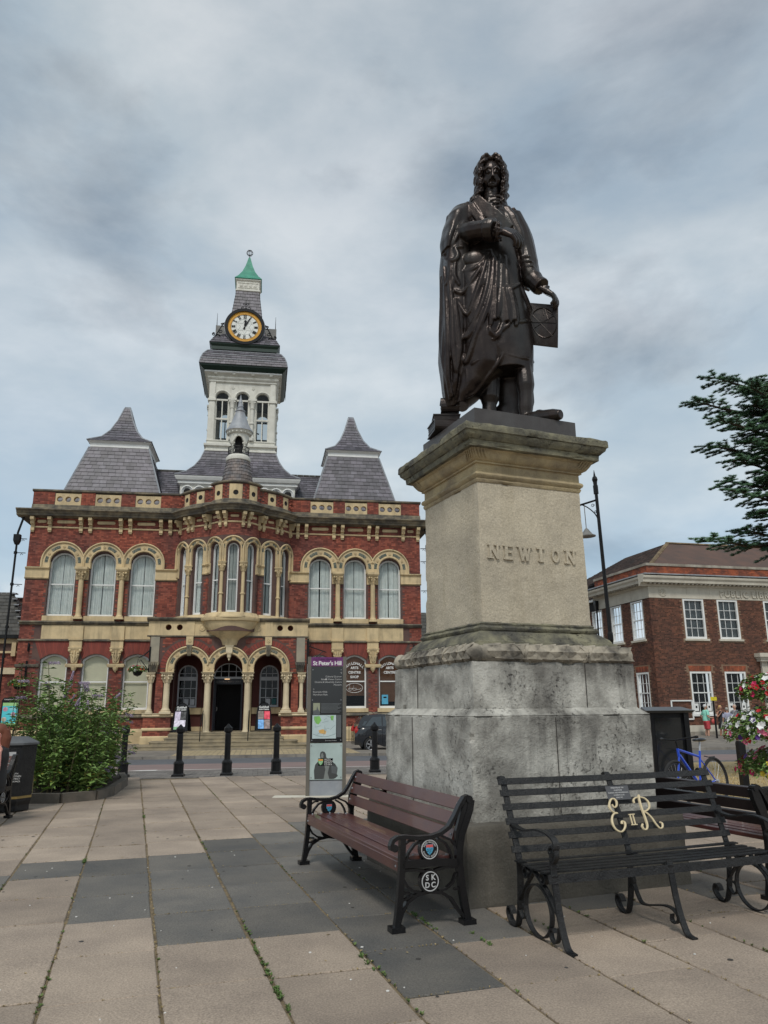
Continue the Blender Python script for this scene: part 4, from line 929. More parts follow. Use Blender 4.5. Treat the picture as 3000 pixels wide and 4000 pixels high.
# ---------------- roofs ----------------
SL = MB(); SLATE_PARTS = []; PSL = [GH, SLATE, 'slate']
def slates(P00, P10, P01, P11, rows, sw=.42, parts=False, B=None):
    """slates on a quad: P00-P10 lower edge, P01-P11 upper edge"""
    P00, P10, P01, P11 = map(Vector, (P00, P10, P01, P11)); B = B or SL; k = 0
    nrm = (P10 - P00).cross(P01 - P00).normalized()
    for r in range(rows):
        a0 = P00.lerp(P01, r / rows); b0 = P10.lerp(P11, r / rows); a1 = P00.lerp(P01, (r + 1) / rows); b1 = P10.lerp(P11, (r + 1) / rows)
        w = (b0 - a0).length; n = max(1, int(round(w / sw)))
        edges = [0] + [min(1, max(0, (i + (.5 if r % 2 else 0)) / n)) for i in range(0 if r % 2 else 1, n + (0 if r % 2 else 0))] + [1]
        for e0, e1 in zip(edges, edges[1:]):
            if e1 - e0 < .02: continue
            g = .006 / max(w, .1)
            p = [a0.lerp(b0, e0 + g), a0.lerp(b0, e1 - g), a1.lerp(b1, e1 - g), a1.lerp(b1, e0 + g)]
            lift = nrm * (.028 + random.uniform(-.004, .006))
            q = [p[0] + lift, p[1] + lift, p[2] + nrm * .006, p[3] + nrm * .006, p[0], p[1]]
            fs = [(0, 1, 2, 3), (4, 5, 1, 0)]
            if parts and len(SLATE_PARTS) < 299: SLATE_PARTS.append(1); b = MB(); b.add(q, fs + [(0, 3, 4), (1, 5, 2)]); b.ob(PSL[2], PSL[1], PSL[0])
            else: B.add(q, fs)
def roof_faces(levels, rows, c, sw=.42, front_parts=False, sides=(0, 1, 3), B=None):
    """levels: (half, z) pairs from the bottom, square on plan; rows per level"""
    for (h0, z0), (h1, z1), r in zip(levels, levels[1:], rows):
        C4 = lambda h, z: [(c[0] - h, c[1] - h, z), (c[0] + h, c[1] - h, z), (c[0] + h, c[1] + h, z), (c[0] - h, c[1] + h, z)]
        A, D = C4(h0, z0), C4(h1, z1)
        for s in sides:
            slates(A[s], A[(s + 1) % 4], D[s], D[(s + 1) % 4], r, sw, front_parts and s == 0, B)
random.seed(8)
def corner_roof(cu, hb, ht, vc, parts):
    core = MB(); core.sq([(hb + .25, 11.2), (hb - .03, 12.1), (ht, 15.15)], (cu, vc)); core.ob("roof_core", GSLATE, GH)
    roof_faces([(hb, 12.05), (ht + .06, 15.16)], [14], (cu, vc), .36, parts); roof_faces([(hb + .28, 11.2), (hb, 12.05)], [4], (cu, vc), .36)
    MB().sq([(ht - .02, 15.16), (ht + .03, 15.2), (ht + .03, 15.40), (ht + .16, 15.50), (ht + .16, 15.54)], (cu, vc)).ob("roof_eaves_board", WHITE, GH)
    lv = [(ht + .19, 15.52), (ht * .72, 15.92), (ht * .47, 16.45), (ht * .27, 17.15), (ht * .10, 18.0)]
    MB().sq([(max(h - .03, .02), z) for h, z in lv], (cu, vc)).ob("roof_core", GSLATE, GH); roof_faces(lv, [3, 3, 4, 4], (cu, vc), .36)
    B = MB()
    for sx in (-1, 1):
        B.tube([(cu + sx * hb, vc - hb, 12.05), (cu + sx * (ht + .06), vc - ht - .06, 15.16)], .05, 5); B.tube([(cu + sx * h, vc - h, z + .02) for h, z in lv], .045, 5); B.tube([(cu + sx * h, vc + h, z + .02) for h, z in lv], .045, 5)
    B.box(cu - .16, cu + .16, vc - .14, vc + .14, 17.97, 18.1); B.ob("hip_lead", LEAD, GH)
corner_roof(-6.42, 2.52, 1.50, 3.5, True); corner_roof(6.31, 2.34, 1.40, 3.3, True)
# low main roofs between
for a, b in ((-8.5, -2.6), (2.6, 8.2)):
    slates((a, 2.2, 12.4), (b, 2.2, 12.4), (a, 4.6, 14.75), (b, 4.6, 14.75), 14, .34); B = MB().add([(a, 2.2, 12.35), (b, 2.2, 12.35), (b, 4.6, 14.7), (a, 4.6, 14.7), (a, 7, 12.3), (b, 7, 12.3)], [(0, 1, 2, 3), (3, 2, 5, 4)]); B.ob("roof_core", GSLATE, GH)
    for k in range(16): x = a + (b - a) * k / 16; B = MB().tube([(x, 4.6, 14.78), (x + (b - a) / 16 * .96, 4.6, 14.78)], .08, 6); B.ob("ridge_tile", GSLATE, GH)
# tower skirt
TC = (-.03, 5.4)
B = MB().sq([(3.12, 12.0), (3.12, 13.35)], TC); B.ob("tower_base", CREAM, GH)
skl = [(3.42, 13.80), (2.86, 14.18), (2.48, 14.62), (2.20, 15.12), (2.0, 15.70)]
MB().sq([(3.12, 13.3), (3.25, 13.40), (3.25, 13.52), (3.34, 13.58), (3.40, 13.72), (3.42, 13.79)], TC).ob("tower_eaves", WHITE, GH)
MB().sq([(h - .04, z) for h, z in skl], TC).ob("roof_core", GSLATE, GH); roof_faces(skl, [2, 3, 3, 3], TC, .30)
B = MB()
for sx in (-1, 1): B.tube([(TC[0] + sx * h, TC[1] - h, z + .02) for h, z in skl], .04, 5)
B.ob("hip_lead", LEAD, GH)
for c in (-2.75, -2.1, -1.45, -.8, .75, 1.4, 2.05, 2.7):
    f = lambda s, d, z: (s, TC[1] - 3.12 + d, z)
    o = arch_surround(f, c, .20, .285, 12.95, 12.6, d=-.03, deep=.05, name="eyebrow_arch", m=WHITE)
    gd = MB().lathe([(.2, 0), (.2, .01)], (0, 0), 16).ob("dark_glazing", VOID, o); gd.location = (c, TC[1] - 3.135, 12.92); gd.rotation_euler = (pi / 2, 0, 0)
# tower belfry
MB().sq([(2.04, 15.72), (2.04, 15.80), (1.96, 15.86), (1.96, 15.98), (2.08, 16.04), (2.08, 16.16), (1.93, 16.18), (1.93, 16.34), (1.97, 16.36), (1.97, 16.42)], TC).ob("tower_ledge", CREAM, GH)
HT = 1.86
def tower_face(rz, zo):
    T = lambda s, d, z: (TC[0] + (s * cos(rz) - (-HT + d) * sin(rz)), TC[1] + (s * sin(rz) + (-HT + d) * cos(rz)), z)
    cs = (-1.16, 0, 1.16); B = MB(); hs = [Hole('arch', c, .37, 16.42, 19.05) for c in cs]
    plate(B, T, -HT, HT, 16.42, 20.0, hs, 0, .22, step=1.2, n=11, back=True); o = B.ob("belfry_wall", CREAM, GH)
    for c in cs:
        hd = MB()
        hd.tube([T(c + .44 * cos(a), -.03, 19.05 + .44 * sin(a)) for a in [pi * i / 14 for i in range(15)]], .05, 5); hd.ob("hood_mould", CREAM, o)
        fr = MB()
        for x in (-.35, 0, .35): w = .035 if x else .03; fr.add([T(c + x - w, .08, 16.42), T(c + x + w, .08, 16.42), T(c + x + w, .08, 18.93), T(c + x - w, .08, 18.93), T(c + x - w, .15, 16.42), T(c + x + w, .15, 16.42), T(c + x + w, .15, 18.93), T(c + x - w, .15, 18.93)], [(0, 1, 2, 3), (1, 5, 6, 2), (4, 0, 3, 7)])
        for z in (17.72, 18.90): fr.add([T(c - .37, .06, z), T(c + .37, .06, z), T(c + .37, .06, z + .10), T(c - .37, .06, z + .10), T(c - .37, .16, z), T(c + .37, .16, z), T(c + .37, .16, z + .10), T(c - .37, .16, z + .10)], [(0, 1, 2, 3), (3, 2, 6, 7), (4, 5, 1, 0)])
        fr.ob("belfry_window_frame", CREAM, o)
        pn = MB(); pn.add([T(c - .37, .12, 16.42), T(c + .37, .12, 16.42), T(c + .37, .12, 19.42), T(c - .37, .12, 19.42)], [(0, 1, 2, 3)]); pn.ob("pane", DGLASS, o)
    for c in (-.58, .58):
        k = MB(); 
        def lz(prof, n=10):
            vs = [T(c + r * cos(2 * pi * i / n), -.08 + r * sin(2 * pi * i / n), z) for r, z in prof for i in range(n)]
            k.add(vs, [(i * n + j, i * n + (j + 1) % n, (i + 1) * n + (j + 1) % n, (i + 1) * n + j) for i in range(len(prof) - 1) for j in range(n)])
        lz([(.16, 16.42), (.16, 16.6), (.12, 16.7), (.11, 17.4), (.15, 17.45), (.15, 17.52), (.11, 17.56), (.11, 18.35), (.15, 18.4), (.11, 18.44), (.13, 18.6), (.2, 18.85)])
        for sx in (-1, 1): k.ball(T(c + sx * .14, -.17, 18.78), .075, 8, 5)
        k.add([T(c + x, d, z) for z in (18.86, 18.98) for x, d in ((-.25, -.25), (.25, -.25), (.25, 0), (-.25, 0))], [(0, 3, 2, 1), (4, 5, 6, 7), (0, 1, 5, 4), (1, 2, 6, 5), (3, 0, 4, 7)]); k.ob("belfry_column", CREAM, o)
    for c in (-HT + .13, HT - .13):
        p = MB(); p.add([T(c + x, d, z) for z in (16.42, 20.0) for x, d in ((-.15, -.07), (.15, -.07), (.15, 0), (-.15, 0))], [(4, 5, 6, 7), (0, 1, 5, 4), (1, 2, 6, 5), (3, 0, 4, 7)]); p.add([T(c + x, d, z) for z in (18.83, 18.98) for x, d in ((-.2, -.13), (.2, -.13), (.2, 0), (-.2, 0))], [(0, 3, 2, 1), (4, 5, 6, 7), (0, 1, 5, 4), (1, 2, 6, 5), (3, 0, 4, 7)]); p.ob("corner_pilaster", CREAM, o)
    for c in (-.58, .58): roundel(T, c, 19.72, .09, 0, o, CREAM)
    for c in (-1.6, -.55, .55, 1.6):
        b = MB(); b.add([T(c + x, d, z) for z, dd in ((20.42, -.34), (20.56, -.34)) for x, d in ((-.08, dd), (.08, dd), (.08, -.1), (-.08, -.1))], [(0, 3, 2, 1), (4, 5, 6, 7), (0, 1, 5, 4), (1, 2, 6, 5), (3, 0, 4, 7)]); b.ob("eaves_block", CREAM, o)
for i in range(4): tower_face(i * pi / 2, 0)
MB().box(TC[0] - 1.8, TC[0] + 1.8, TC[1] - 1.8, TC[1] + 1.8, 19.6, 19.7).ob("belfry_ceiling", DLEAD, GH)
B = MB(); B.tube([(TC[0] + .9, TC[1] - .6, 16.4), (TC[0] + .55, TC[1] - .5, 18.3)], .09, 6); B.tube([(TC[0] + .5, TC[1] - .6, 17.5), (TC[0] + 1.0, TC[1] - .6, 17.35)], .04, 6); B.ob("bell_stay", BLACK, GH)
MB().sq([(HT + .02, 19.98), (HT + .10, 20.04), (HT + .10, 20.12), (HT + .16, 20.18), (HT + .2, 20.24), (HT + .2, 20.30), (HT + .12, 20.36), (HT + .30, 20.52)], TC).ob("tower_entablature", CREAM, GH)
MB().sq([(2.16, 20.50), (2.24, 20.52), (2.24, 20.70), (2.2, 20.72)], TC).ob("tower_fascia", WHITE, GH)
MB().sq([(2.26, 20.60), (2.40, 20.72), (2.48, 20.80), (2.50, 20.90), (2.46, 20.96)], TC).ob("tower_gutter", GREEN, GH)
lv = [(2.53, 20.90), (2.48, 21.22), (2.36, 21.55), (2.16, 21.85), (1.86, 22.08)]
MB().sq([(h - .04, z) for h, z in lv], TC).ob("roof_core", GSLATE, GH)
def scaled(levels, rows): roof_faces(levels, rows, TC, .30)
scaled(lv, [2, 2, 2, 2])
B = MB()
for sx in (-1, 1): B.tube([(TC[0] + sx * h, TC[1] - h, z + .02) for h, z in lv], .035, 5)
for h, z in lv[1:4]: B.tube([(TC[0] - h, TC[1] - h - .02, z + .02), (TC[0] + h, TC[1] - h - .02, z + .02)], .025, 4)
B.ob("roll_lead", LEAD, GH)
MB().sq([(1.88, 22.06), (1.94, 22.1), (1.94, 22.3), (2.02, 22.42), (2.04, 22.52)], TC).ob("upper_gutter", GREEN, GH)
lv = [(2.05, 22.50), (1.80, 23.0), (1.2, 23.5), (.96, 24.5), (.86, 25.4), (.70, 26.75)]
MB().sq([(h - .03, z) for h, z in lv], TC).ob("roof_core", GSLATE, GH); roof_faces(lv, [3, 3, 5, 4, 6], TC, .30)
# lead shoulder boxes each side of the dials, with rods
B = MB()
for rz in (0, pi / 2):
    for sg in (-1, 1):
        pass
B.box(TC[0] - 1.84, TC[0] + 1.84, TC[1] - .75, TC[1] + .75, 22.95, 24.25).box(TC[0] - .75, TC[0] + .75, TC[1] - 1.5, TC[1] + 1.5, 22.95, 24.6)
B.ob("dial_housing", DLEAD, GH)
B = MB()
for sx in (-1, 1): B.tube([(TC[0] + sx * 1.78, TC[1] - .7, 24.2), (TC[0] + sx * 1.78, TC[1] - .7, 25.1)], [.025, .008], 5)
B.ob("finial_rod", BLACK, GH)
DV = TC[1] - 1.95; DZ = 23.62; DU = TC[0] - .05
def disc(B, r, y0, y1, n=40): B.lathe([(r, 0), (r, y1 - y0)], (0, 0), n)
CLK = MB(); 
def dring(r0_, r1_, y, t, n=44):
    B = MB(); P = [(r0_, 0), (r1_, 0), (r1_, -t), (r0_, -t)]; vs = []
    for k in range(n): a = 2 * pi * k / n; vs += [(DU + r * cos(a), y + o, DZ + r * sin(a)) for r, o in P]
    B.add(vs, [(k * 4 + j, k * 4 + (j + 1) % 4, ((k + 1) % n) * 4 + (j + 1) % 4, ((k + 1) % n) * 4 + j) for k in range(n) for j in range(4)]); return B
ck = MB(); ck.add([(DU + 1.10 * cos(2 * pi * k / 44), y, DZ + 1.10 * sin(2 * pi * k / 44)) for y in (DV, DV + .9) for k in range(44)], [(k, (k + 1) % 44, (k + 1) % 44 + 44, k + 44) for k in range(44)] + [tuple(range(44))]); CKO = ck.ob("clock", DLEAD, GH)
dring(1.0, 1.18, DV + .02, .16).ob("dial_rim", BLACK, CKO); dring(1.15, 1.22, DV + .06, .06).ob("dial_lead_ring", LEAD, CKO); dring(.80, 1.0, DV - .01, .05).ob("dial_gilt_ring", YELLOW, CKO)
dl = MB(); dl.add([(DU + .82 * cos(2 * pi * k / 44), DV - .03, DZ + .82 * sin(2 * pi * k / 44)) for k in range(44)], [tuple(range(44))]); dl.ob("dial", DIAL, CKO)
B = MB()
for k in range(60): a = 2 * pi * k / 60; B.ball((DU + .825 * cos(a), DV - .075, DZ + .825 * sin(a)), .016, 5, 4)
B.ob("minute_marks", BLACK, CKO)
for k, num in enumerate(("XII", "I", "II", "III", "IIII", "V", "VI", "VII", "VIII", "IX", "X", "XI")):
    a = pi / 2 - k * pi / 6; up = Vector((cos(a), 0, sin(a))); rt = Vector((sin(a), 0, -cos(a))); B = MB()
    W = {'I': .042, 'V': .09, 'X': .09}; tot = sum(W[c_] for c_ in num) + .008 * (len(num) - 1); x = -tot / 2; base = Vector((DU, DV - .045, DZ)) + up * .665
    for c_ in num:
        w = W[c_]; f = lambda xx, yy: base + rt * xx + up * yy; xc = x + w / 2
        for p, q, t in {'I': [((xc, -.10), (xc, .10), .026)], 'V': [((x, .10), (xc, -.10), .026), ((x + w, .10), (xc, -.10), .012)], 'X': [((x, .10), (x + w, -.10), .028), ((x + w, .10), (x, -.10), .012)]}[c_]: B.bar(f(*p), f(*q), t, .02, (0, 1, 0))
        B.bar(f(x, .10), f(x + w, .10), .01, .02, (0, 1, 0)); B.bar(f(x, -.10), f(x + w, -.10), .01, .02, (0, 1, 0)); x += w + .008
    B.ob("numeral", BLACK, CKO)
GR = mat("dial_grey", (.42, .44, .43), .6)
B = MB(); B.tube([(DU + .5 * cos(2 * pi * k / 40), DV - .035, DZ + .5 * sin(2 * pi * k / 40)) for k in range(41)], .008, 4)
for k in range(6):
    a = pi / 6 + k * pi / 3; b = a + pi / 6; c_ = a - pi / 6
    P = lambda r, t: (DU + r * cos(t), DV - .035, DZ + r * sin(t)); B.tube([P(.25, c_), P(.47, a), P(.25, b)], .007, 4)
B.ob("dial_tracery", GR, CKO)
def hand(ang, L_, w, nm):
    up = Vector((sin(ang), 0, cos(ang))); rt = Vector((cos(ang), 0, -sin(ang))); o = Vector((DU, DV - .075, DZ)); B = MB()
    P = [(-w * .6, -.16), (w * .6, -.16), (w * .35, 0), (w * .75, L_ * .25), (w * .4, L_ * .75), (0, L_), (-w * .4, L_ * .75), (-w * .75, L_ * .25), (-w * .35, 0)]
    vs = [o + rt * x + up * y for x, y in P]; n = len(P); B.add(vs + [v + Vector((0, .02, 0)) for v in vs], [tuple(range(n))] + [(i, (i + 1) % n, (i + 1) % n + n, i + n) for i in range(n)])
    if nm == "hour_hand": B.ball(o + up * L_ * .72, .07, 8, 4, (1.2, .2, 1))
    B.ob(nm, BLACK, CKO)
hand(radians(5), .50, .075, "hour_hand"); hand(radians(27), .78, .06, "minute_hand")
# scrollwork
def spiral(c, r, turns, a0, sgn=1, n=16): return [(c[0] + r * (1 - .75 * i / n) * cos(a0 + sgn * turns * 2 * pi * i / n), c[1], c[2] + r * (1 - .75 * i / n) * sin(a0 + sgn * turns * 2 * pi * i / n)) for i in range(n + 1)]
for sg in (-1, 1):
    B = MB(); X = lambda x: DU + sg * x
    for cx, cz, r, a0, s_ in ((1.55, 22.95, .16, 0, 1), (1.42, 23.32, .13, 1, -1), (1.72, 22.78, .13, 2, 1), (1.30, 23.72, .13, .5, 1), (1.32, 22.80, .13, 3, -1), (1.80, 23.1, .10, 2, -1)):
        p = spiral((0, DV + .12, cz), r, 1.3, a0, s_); B.tube([(X(cx + q[0]), q[1], q[2]) for q in p], [.04 - .02 * i / 16 for i in range(17)], 5)
    B.tube([(X(1.95), DV + .12, 22.62), (X(1.7), DV + .12, 23.0), (X(1.45), DV + .12, 23.5), (X(1.22), DV + .12, 23.9)], .032, 5); B.tube([(X(1.1), DV + .12, 22.6), (X(1.4), DV + .12, 22.62), (X(1.95), DV + .12, 22.62)], .03, 5); B.ob("iron_scroll", BLACK, CKO)
B = MB(); yv = DV + .55
B.tube([(DU, yv, 24.7), (DU, yv - .0, 25.0), (DU, yv, 25.7)], [.04, .03, .01], 5)
for sg in (-1, 1):
    for cz, r in ((25.2, .16), (24.88, .2), (25.48, .09)): p = spiral((0, yv, cz), r, .9, pi, 1); B.tube([(DU + sg * (r + .02 + q[0]), q[1], q[2]) for q in p], .025, 5)
    B.tube([(DU, yv, 25.0), (DU + sg * .3, yv, 24.92), (DU + sg * .55, yv, 24.72)], .025, 5)
B.ob("iron_scroll", BLACK, CKO)
# cap, copper roof, ball finial
B = MB().sq([(.70, 26.72), (.76, 26.76), (.76, 26.84), (.70, 26.88), (.70, 27.42), (.78, 27.5), (.80, 27.62)], TC)
for k in range(4): x = TC[0] - .42 + .28 * k; B.box(x - .09, x + .09, TC[1] - .725, TC[1] - .69, 27.05, 27.25); B.box(x - .055, x + .055, TC[1] - .74, TC[1] - .72, 27.1, 27.2)
for zz in (26.98, 27.32): B.box(TC[0] - .62, TC[0] + .62, TC[1] - .73, TC[1] - .69, zz - .02, zz + .02)
B.ob("lantern_cap", CREAM, GH)
lv = [(.84, 27.60), (.62, 27.90), (.40, 28.32), (.22, 28.85), (.05, 29.55)]
MB().sq([(.80, 27.56)] + lv, TC).ob("copper_roof", COPPER, GH)
B = MB(); cz = 29.90; B.tube([(TC[0], TC[1], 29.5), (TC[0], TC[1], 29.75)], .025, 6)
for k in range(4):
    a = pi * k / 4; B.tube([(TC[0] + .2 * cos(t) * cos(a), TC[1] + .2 * cos(t) * sin(a), cz + .2 * sin(t)) for t in [2 * pi * i / 20 for i in range(21)]], .014, 4)
B.tube([(TC[0] + .2 * cos(t), TC[1] + .2 * sin(t), cz) for t in [2 * pi * i / 20 for i in range(21)]], .014, 4); B.ob("ball_finial", BLACK, GH)
# turret over the drum
TT = (.05, -1.15)
lv = [(.80, 12.25), (.76, 12.62), (.70, 13.0), (.63, 13.35), (.57, 13.66)]
tb = MB()
for (r0_, z0), (r1_, z1), rows in zip(lv, lv[1:], (2, 2, 2, 2)):
    for r in range(rows):
        za, zb = z0 + (z1 - z0) * r / rows, z0 + (z1 - z0) * (r + 1) / rows; ra, rb = r0_ + (r1_ - r0_) * r / rows, r0_ + (r1_ - r0_) * (r + 1) / rows; n = 22; o = .5 * (r % 2)
        for k in range(n):
            a0, a1 = 2 * pi * (k + o + .02) / n, 2 * pi * (k + o + .98) / n
            b = MB() ; q = [(TT[0] + (ra + .022) * cos(a0), TT[1] + (ra + .022) * sin(a0), za), (TT[0] + (ra + .022) * cos(a1), TT[1] + (ra + .022) * sin(a1), za), (TT[0] + rb * cos(a1), TT[1] + rb * sin(a1), zb), (TT[0] + rb * cos(a0), TT[1] + rb * sin(a0), zb), (TT[0] + ra * cos(a0), TT[1] + ra * sin(a0), za), (TT[0] + ra * cos(a1), TT[1] + ra * sin(a1), za)]
            tb.add(q, [(0, 1, 2, 3), (4, 5, 1, 0)])
tb.ob("turret_slates", mat("brown_slate", (.17, .13, .11), .6, (.12, .115, .12), 2, island=.3), GH, kind='stuff')
MB().lathe([(r - .02, z) for r, z in lv], TT, 22).ob("turret_core", GSLATE, GH)
MB().lathe([(.56, 13.62), (.62, 13.66), (.635, 13.74), (.62, 13.84), (.56, 13.88), (.52, 13.95)], TT, 24).ob("turret_ring", CREAM, GH, smooth=True)
MB().lathe([(.2, 13.9), (.2, 15.0)], TT, 8).ob("lantern_core", VOID, GH)
B = MB(); nA = 4
for k in range(4):
    a = radians(-45 + 90 * k); x, y = TT[0] + .42 * cos(a), TT[1] + .42 * sin(a)
    B.lathe([(.09, 13.92), (.09, 14.0), (.06, 14.05), (.055, 14.45), (.10, 14.55), (.12, 14.62)], (x, y), 8)
    for s_ in (-1, 1): B.ball((x + s_ * .08, y - .06, 14.56), .04, 6, 4)
B.ob("lantern_column", CREAM, GH)
lm = lambda s, d, z: (TT[0] + (.50 - d) * cos(s), TT[1] + (.50 - d) * sin(s), z)
B = MB(); plate(B, lm, 0, 2 * pi, 14.62, 15.16, [Hole('arch', radians(90 * k + (0 if k else 0)) + .0001 if 0 < k else .0, .42, 14.62, 14.60) for k in ()], 0, .1, step=.28)
for k in range(4):
    a = radians(45 + 90 * k)
B = MB(); n = 40; vs = []; 
for k in range(n):
    s = 2 * pi * k / n; dd = abs(((s - pi / 2 * 0) % (pi / 2)) - 0); dd = min(dd, pi / 2 - dd); zl = 14.60 + (sqrt(max(.50 ** 2 - dd ** 2, 0)) * .62 if dd < .50 else 0)
    for d, z in ((0, zl), (0, 15.16), (.1, 15.16), (.1, zl)): vs.append(lm(s, d, z))
B.add(vs, [(k * 4 + j, ((k + 1) % n) * 4 + j, ((k + 1) % n) * 4 + (j + 1) % 4, k * 4 + (j + 1) % 4) for k in range(n) for j in range(4)]); B.ob("lantern_arcade", CREAM, GH)
MB().lathe([(.50, 15.04), (.58, 15.10), (.66, 15.22), (.68, 15.26)], TT, 26).ob("lantern_eaves", CREAM, GH)
B = MB()
for k in range(18): a = 2 * pi * k / 18; B.ball((TT[0] + .61 * cos(a), TT[1] + .61 * sin(a), 15.12), .045, 6, 4, (1, 1, 1.1))
B.ob("lantern_dentils", CREAM, GH)
MB().lathe([(.70, 15.24), (.69, 15.30), (.54, 15.52), (.42, 15.80), (.31, 16.10), (.22, 16.36)], TT, 26).ob("lantern_cone", LEAD, GH, smooth=True)
B = MB(); B.lathe([(.20, 16.34), (.26, 16.38), (.26, 16.43), (.20, 16.47)], TT, 14); B.lathe([(.17, 16.44), (.13, 16.7), (.09, 16.95), (.04, 17.15), (.01, 17.34)], TT, 10)
B.tube([(TT[0] + (.17 - .13 * i / 40) * cos(i * .42), TT[1] + (.17 - .13 * i / 40) * sin(i * .42), 16.46 + .62 * i / 40) for i in range(41)], [.045 - .025 * i / 40 for i in range(41)], 5); B.ob("twisted_finial", LEAD, GH, smooth=True)
B = MB()
for k in range(36): a = 2 * pi * k / 36; B.tube([(TT[0] + .52 * cos(a), TT[1] + .52 * sin(a), 13.95), (TT[0] + .53 * cos(a + .1), TT[1] + .53 * sin(a + .1), 14.35)], .012, 4)
for z in (13.98, 14.18, 14.36): B.tube([(TT[0] + .53 * cos(2 * pi * i / 30), TT[1] + .53 * sin(2 * pi * i / 30), z) for i in range(31)], .015, 4)
B.ob("lantern_railing", BLACK, GH)
SL.ob("roof_slates", SLATE, GH, kind='stuff')
# ---------------- annex to the left ----------------
AN = thing("annex_building", "lower red brick wing with slate hipped roof at the left edge", "building", (G0.x, G0.y, 0), GY)
WA = MB(); WA.box(-20, UL - .02, 1.2, 9, -.3, 5.05); WA.ob("wall", MORT, AN)
BR2 = BR; BR = MB(); bricks(lambda s, d, z: (s, 1.2 + d, z), -13.5, UL - .02, .3, 4.15); BR.ob("wall_bricks", BRICK, AN, kind='stuff')
B = MB(); B.box(-20, UL - .02, 1.08, 1.2, 3.15, 3.45); B.ob("white_band", PSTONE, AN)
B = MB(); B.box(-20, UL - .02, 1.1, 1.22, 4.15, 4.25).box(-20, UL - .02, 1.1, 1.22, 4.62, 4.85)
for x in (-10.4, -11.5, -12.6): B.box(x - .1, x + .1, 1.0, 1.2, 4.0, 4.7)
B.ob("eaves_course", STONE, AN); MB().box(-20, UL - .02, .85, 1.2, 4.85, 5.0).ob("gutter", BLACK, AN)
SLA = MB(); slates((-15, .85, 5.0), (UL - .02, .85, 5.0), (-13, 4.6, 7.6), (UL - 1.8 - .02, 4.6, 7.6), 12, .34, B=SLA); MB().add([(-20, .85, 4.98), (UL, .85, 4.98), (UL - 1.9, 4.6, 7.55), (-20, 4.6, 7.55), (UL, 6, 5)], [(0, 1, 2, 3), (1, 4, 2)]).ob("roof", GSLATE, AN)
SLA.ob("roof_slates", GSLATE, AN, kind='stuff')
B = MB(); B.box(-12.8, -10.0, 8.2, 9.4, 5, 7.75); B.ob("rear_wall", MORT, AN); B = MB()
for k in range(3): B.box(-12.9, -9.96, 8.05 + .0, 9.4, 7.75 - k * .32, 7.8 - k * .32)
B.ob("rear_slate_courses", GSLATE, AN)
for k in range(7): a = Vector((UL - .05, .9, 5.08)).lerp(Vector((UL - 1.85, 4.6, 7.66)), (k + .5) / 7); MB().box(-.13, .13, -.2, .2, 0, .05).ob("hip_tile", LEAD, AN).location = a
# low roofs seen past the right-hand corner
RC_ = thing("rear_cottage", "small slate roofed building glimpsed behind the hall's right corner", "building", (G0.x, G0.y, 0), GY)
MB().box(UR_ + .2, UR_ + 6, 9, 14, -.3, 5.2).ob("wall", MORT, RC_); SLA = MB(); slates((UR_ + .1, 8.9, 5.2), (UR_ + 6, 8.9, 5.2), (UR_ + 1.5, 11.4, 7.6), (UR_ + 6, 11.4, 7.6), 10, .35, B=SLA); SLA.ob("roof_slates", GSLATE, RC_, kind='stuff')
MB().add([(UR_ + .1, 8.9, 5.15), (UR_ + 6, 8.9, 5.15), (UR_ + 6, 11.4, 7.55), (UR_ + 1.5, 11.4, 7.55), (UR_ + .1, 14, 5.15)], [(0, 1, 2, 3), (0, 3, 4)]).ob("roof", GSLATE, RC_)
# downpipes on both corners
def downpipe(u, sg, label):
    t = thing("drainpipe", label, "drainpipe", gl(u, -.1), GY)
    B = MB(); B.tube([(sg * -.05, .1, 10.75), (sg * .12, 0, 9.9), (sg * .12, 0, 9.6)], .055, 8).tube([(sg * .12, 0, 9.3), (sg * .14, 0, 4.0), (sg * .14, 0, .0)], .052, 8)
    for z in (8.9, 7.35, 5.3, 3.9): B.lathe([(.085, z - .06), (.085, z + .06)], (sg * .13, 0), 8)
    B.ob("pipe", BLACK, t); MB().sq([(.08, .08, 9.30), (.11, .11, 9.38), (.15, .13, 9.50), (.15, .13, 9.80)], (sg * .12, 0)).ob("hopper_head", BLACK, t)
    B = MB()
    for z in (9.6, 8.9, 7.35): B.bar((sg * .1, 0, z), (sg * -.32, .05, z), .05, .03); B.tube([(sg * -.1, 0, z - .12), (sg * -.14, 0, z - .04), (sg * -.22, 0, z - .1)], .015, 4)
    B.ob("pipe_bracket", BLACK, t)
downpipe(UL - .42, -1, "black rainwater pipe with hopper at the hall's left corner"); downpipe(UR_ + .34, 1, "black rainwater pipe with hopper at the hall's right corner")
# ---------------- the library to the right ----------------
LP = Vector((14.89, 42.90, 0)); LY = radians(13.5)
LB = thing("public_library", "dark brown brick library with sash windows and hipped tile roof", "building", (LP.x, LP.y, 0), LY)
BBRICK = mat("brown_brick", (0.125, 0.050, 0.030), 0.85, (0.075, 0.033, 0.024), 1.3, island=0.45, hue=(1.4, 1.2, 1.0))
RBRICK = mat("orange_red_brick", (0.34, 0.085, 0.035), 0.85, (0.16, 0.05, 0.03), 2.2, 0.4, 0.6, island=0.3)
BMORT = mat("tan_mortar", (0.24, 0.155, 0.10), 0.95)
CLTILE = mat("brown_clay_tile", (0.085, 0.052, 0.040), 0.9, (0.055, 0.040, 0.034), 0.9, island=0.4, hue=(1.2, .9, .8))
LSTONE = mat("portland_stone", (0.60, 0.56, 0.47), 0.85, (0.50, 0.46, 0.38), 1.2, streak=(.35, .31, .24), streak_fac=.3)
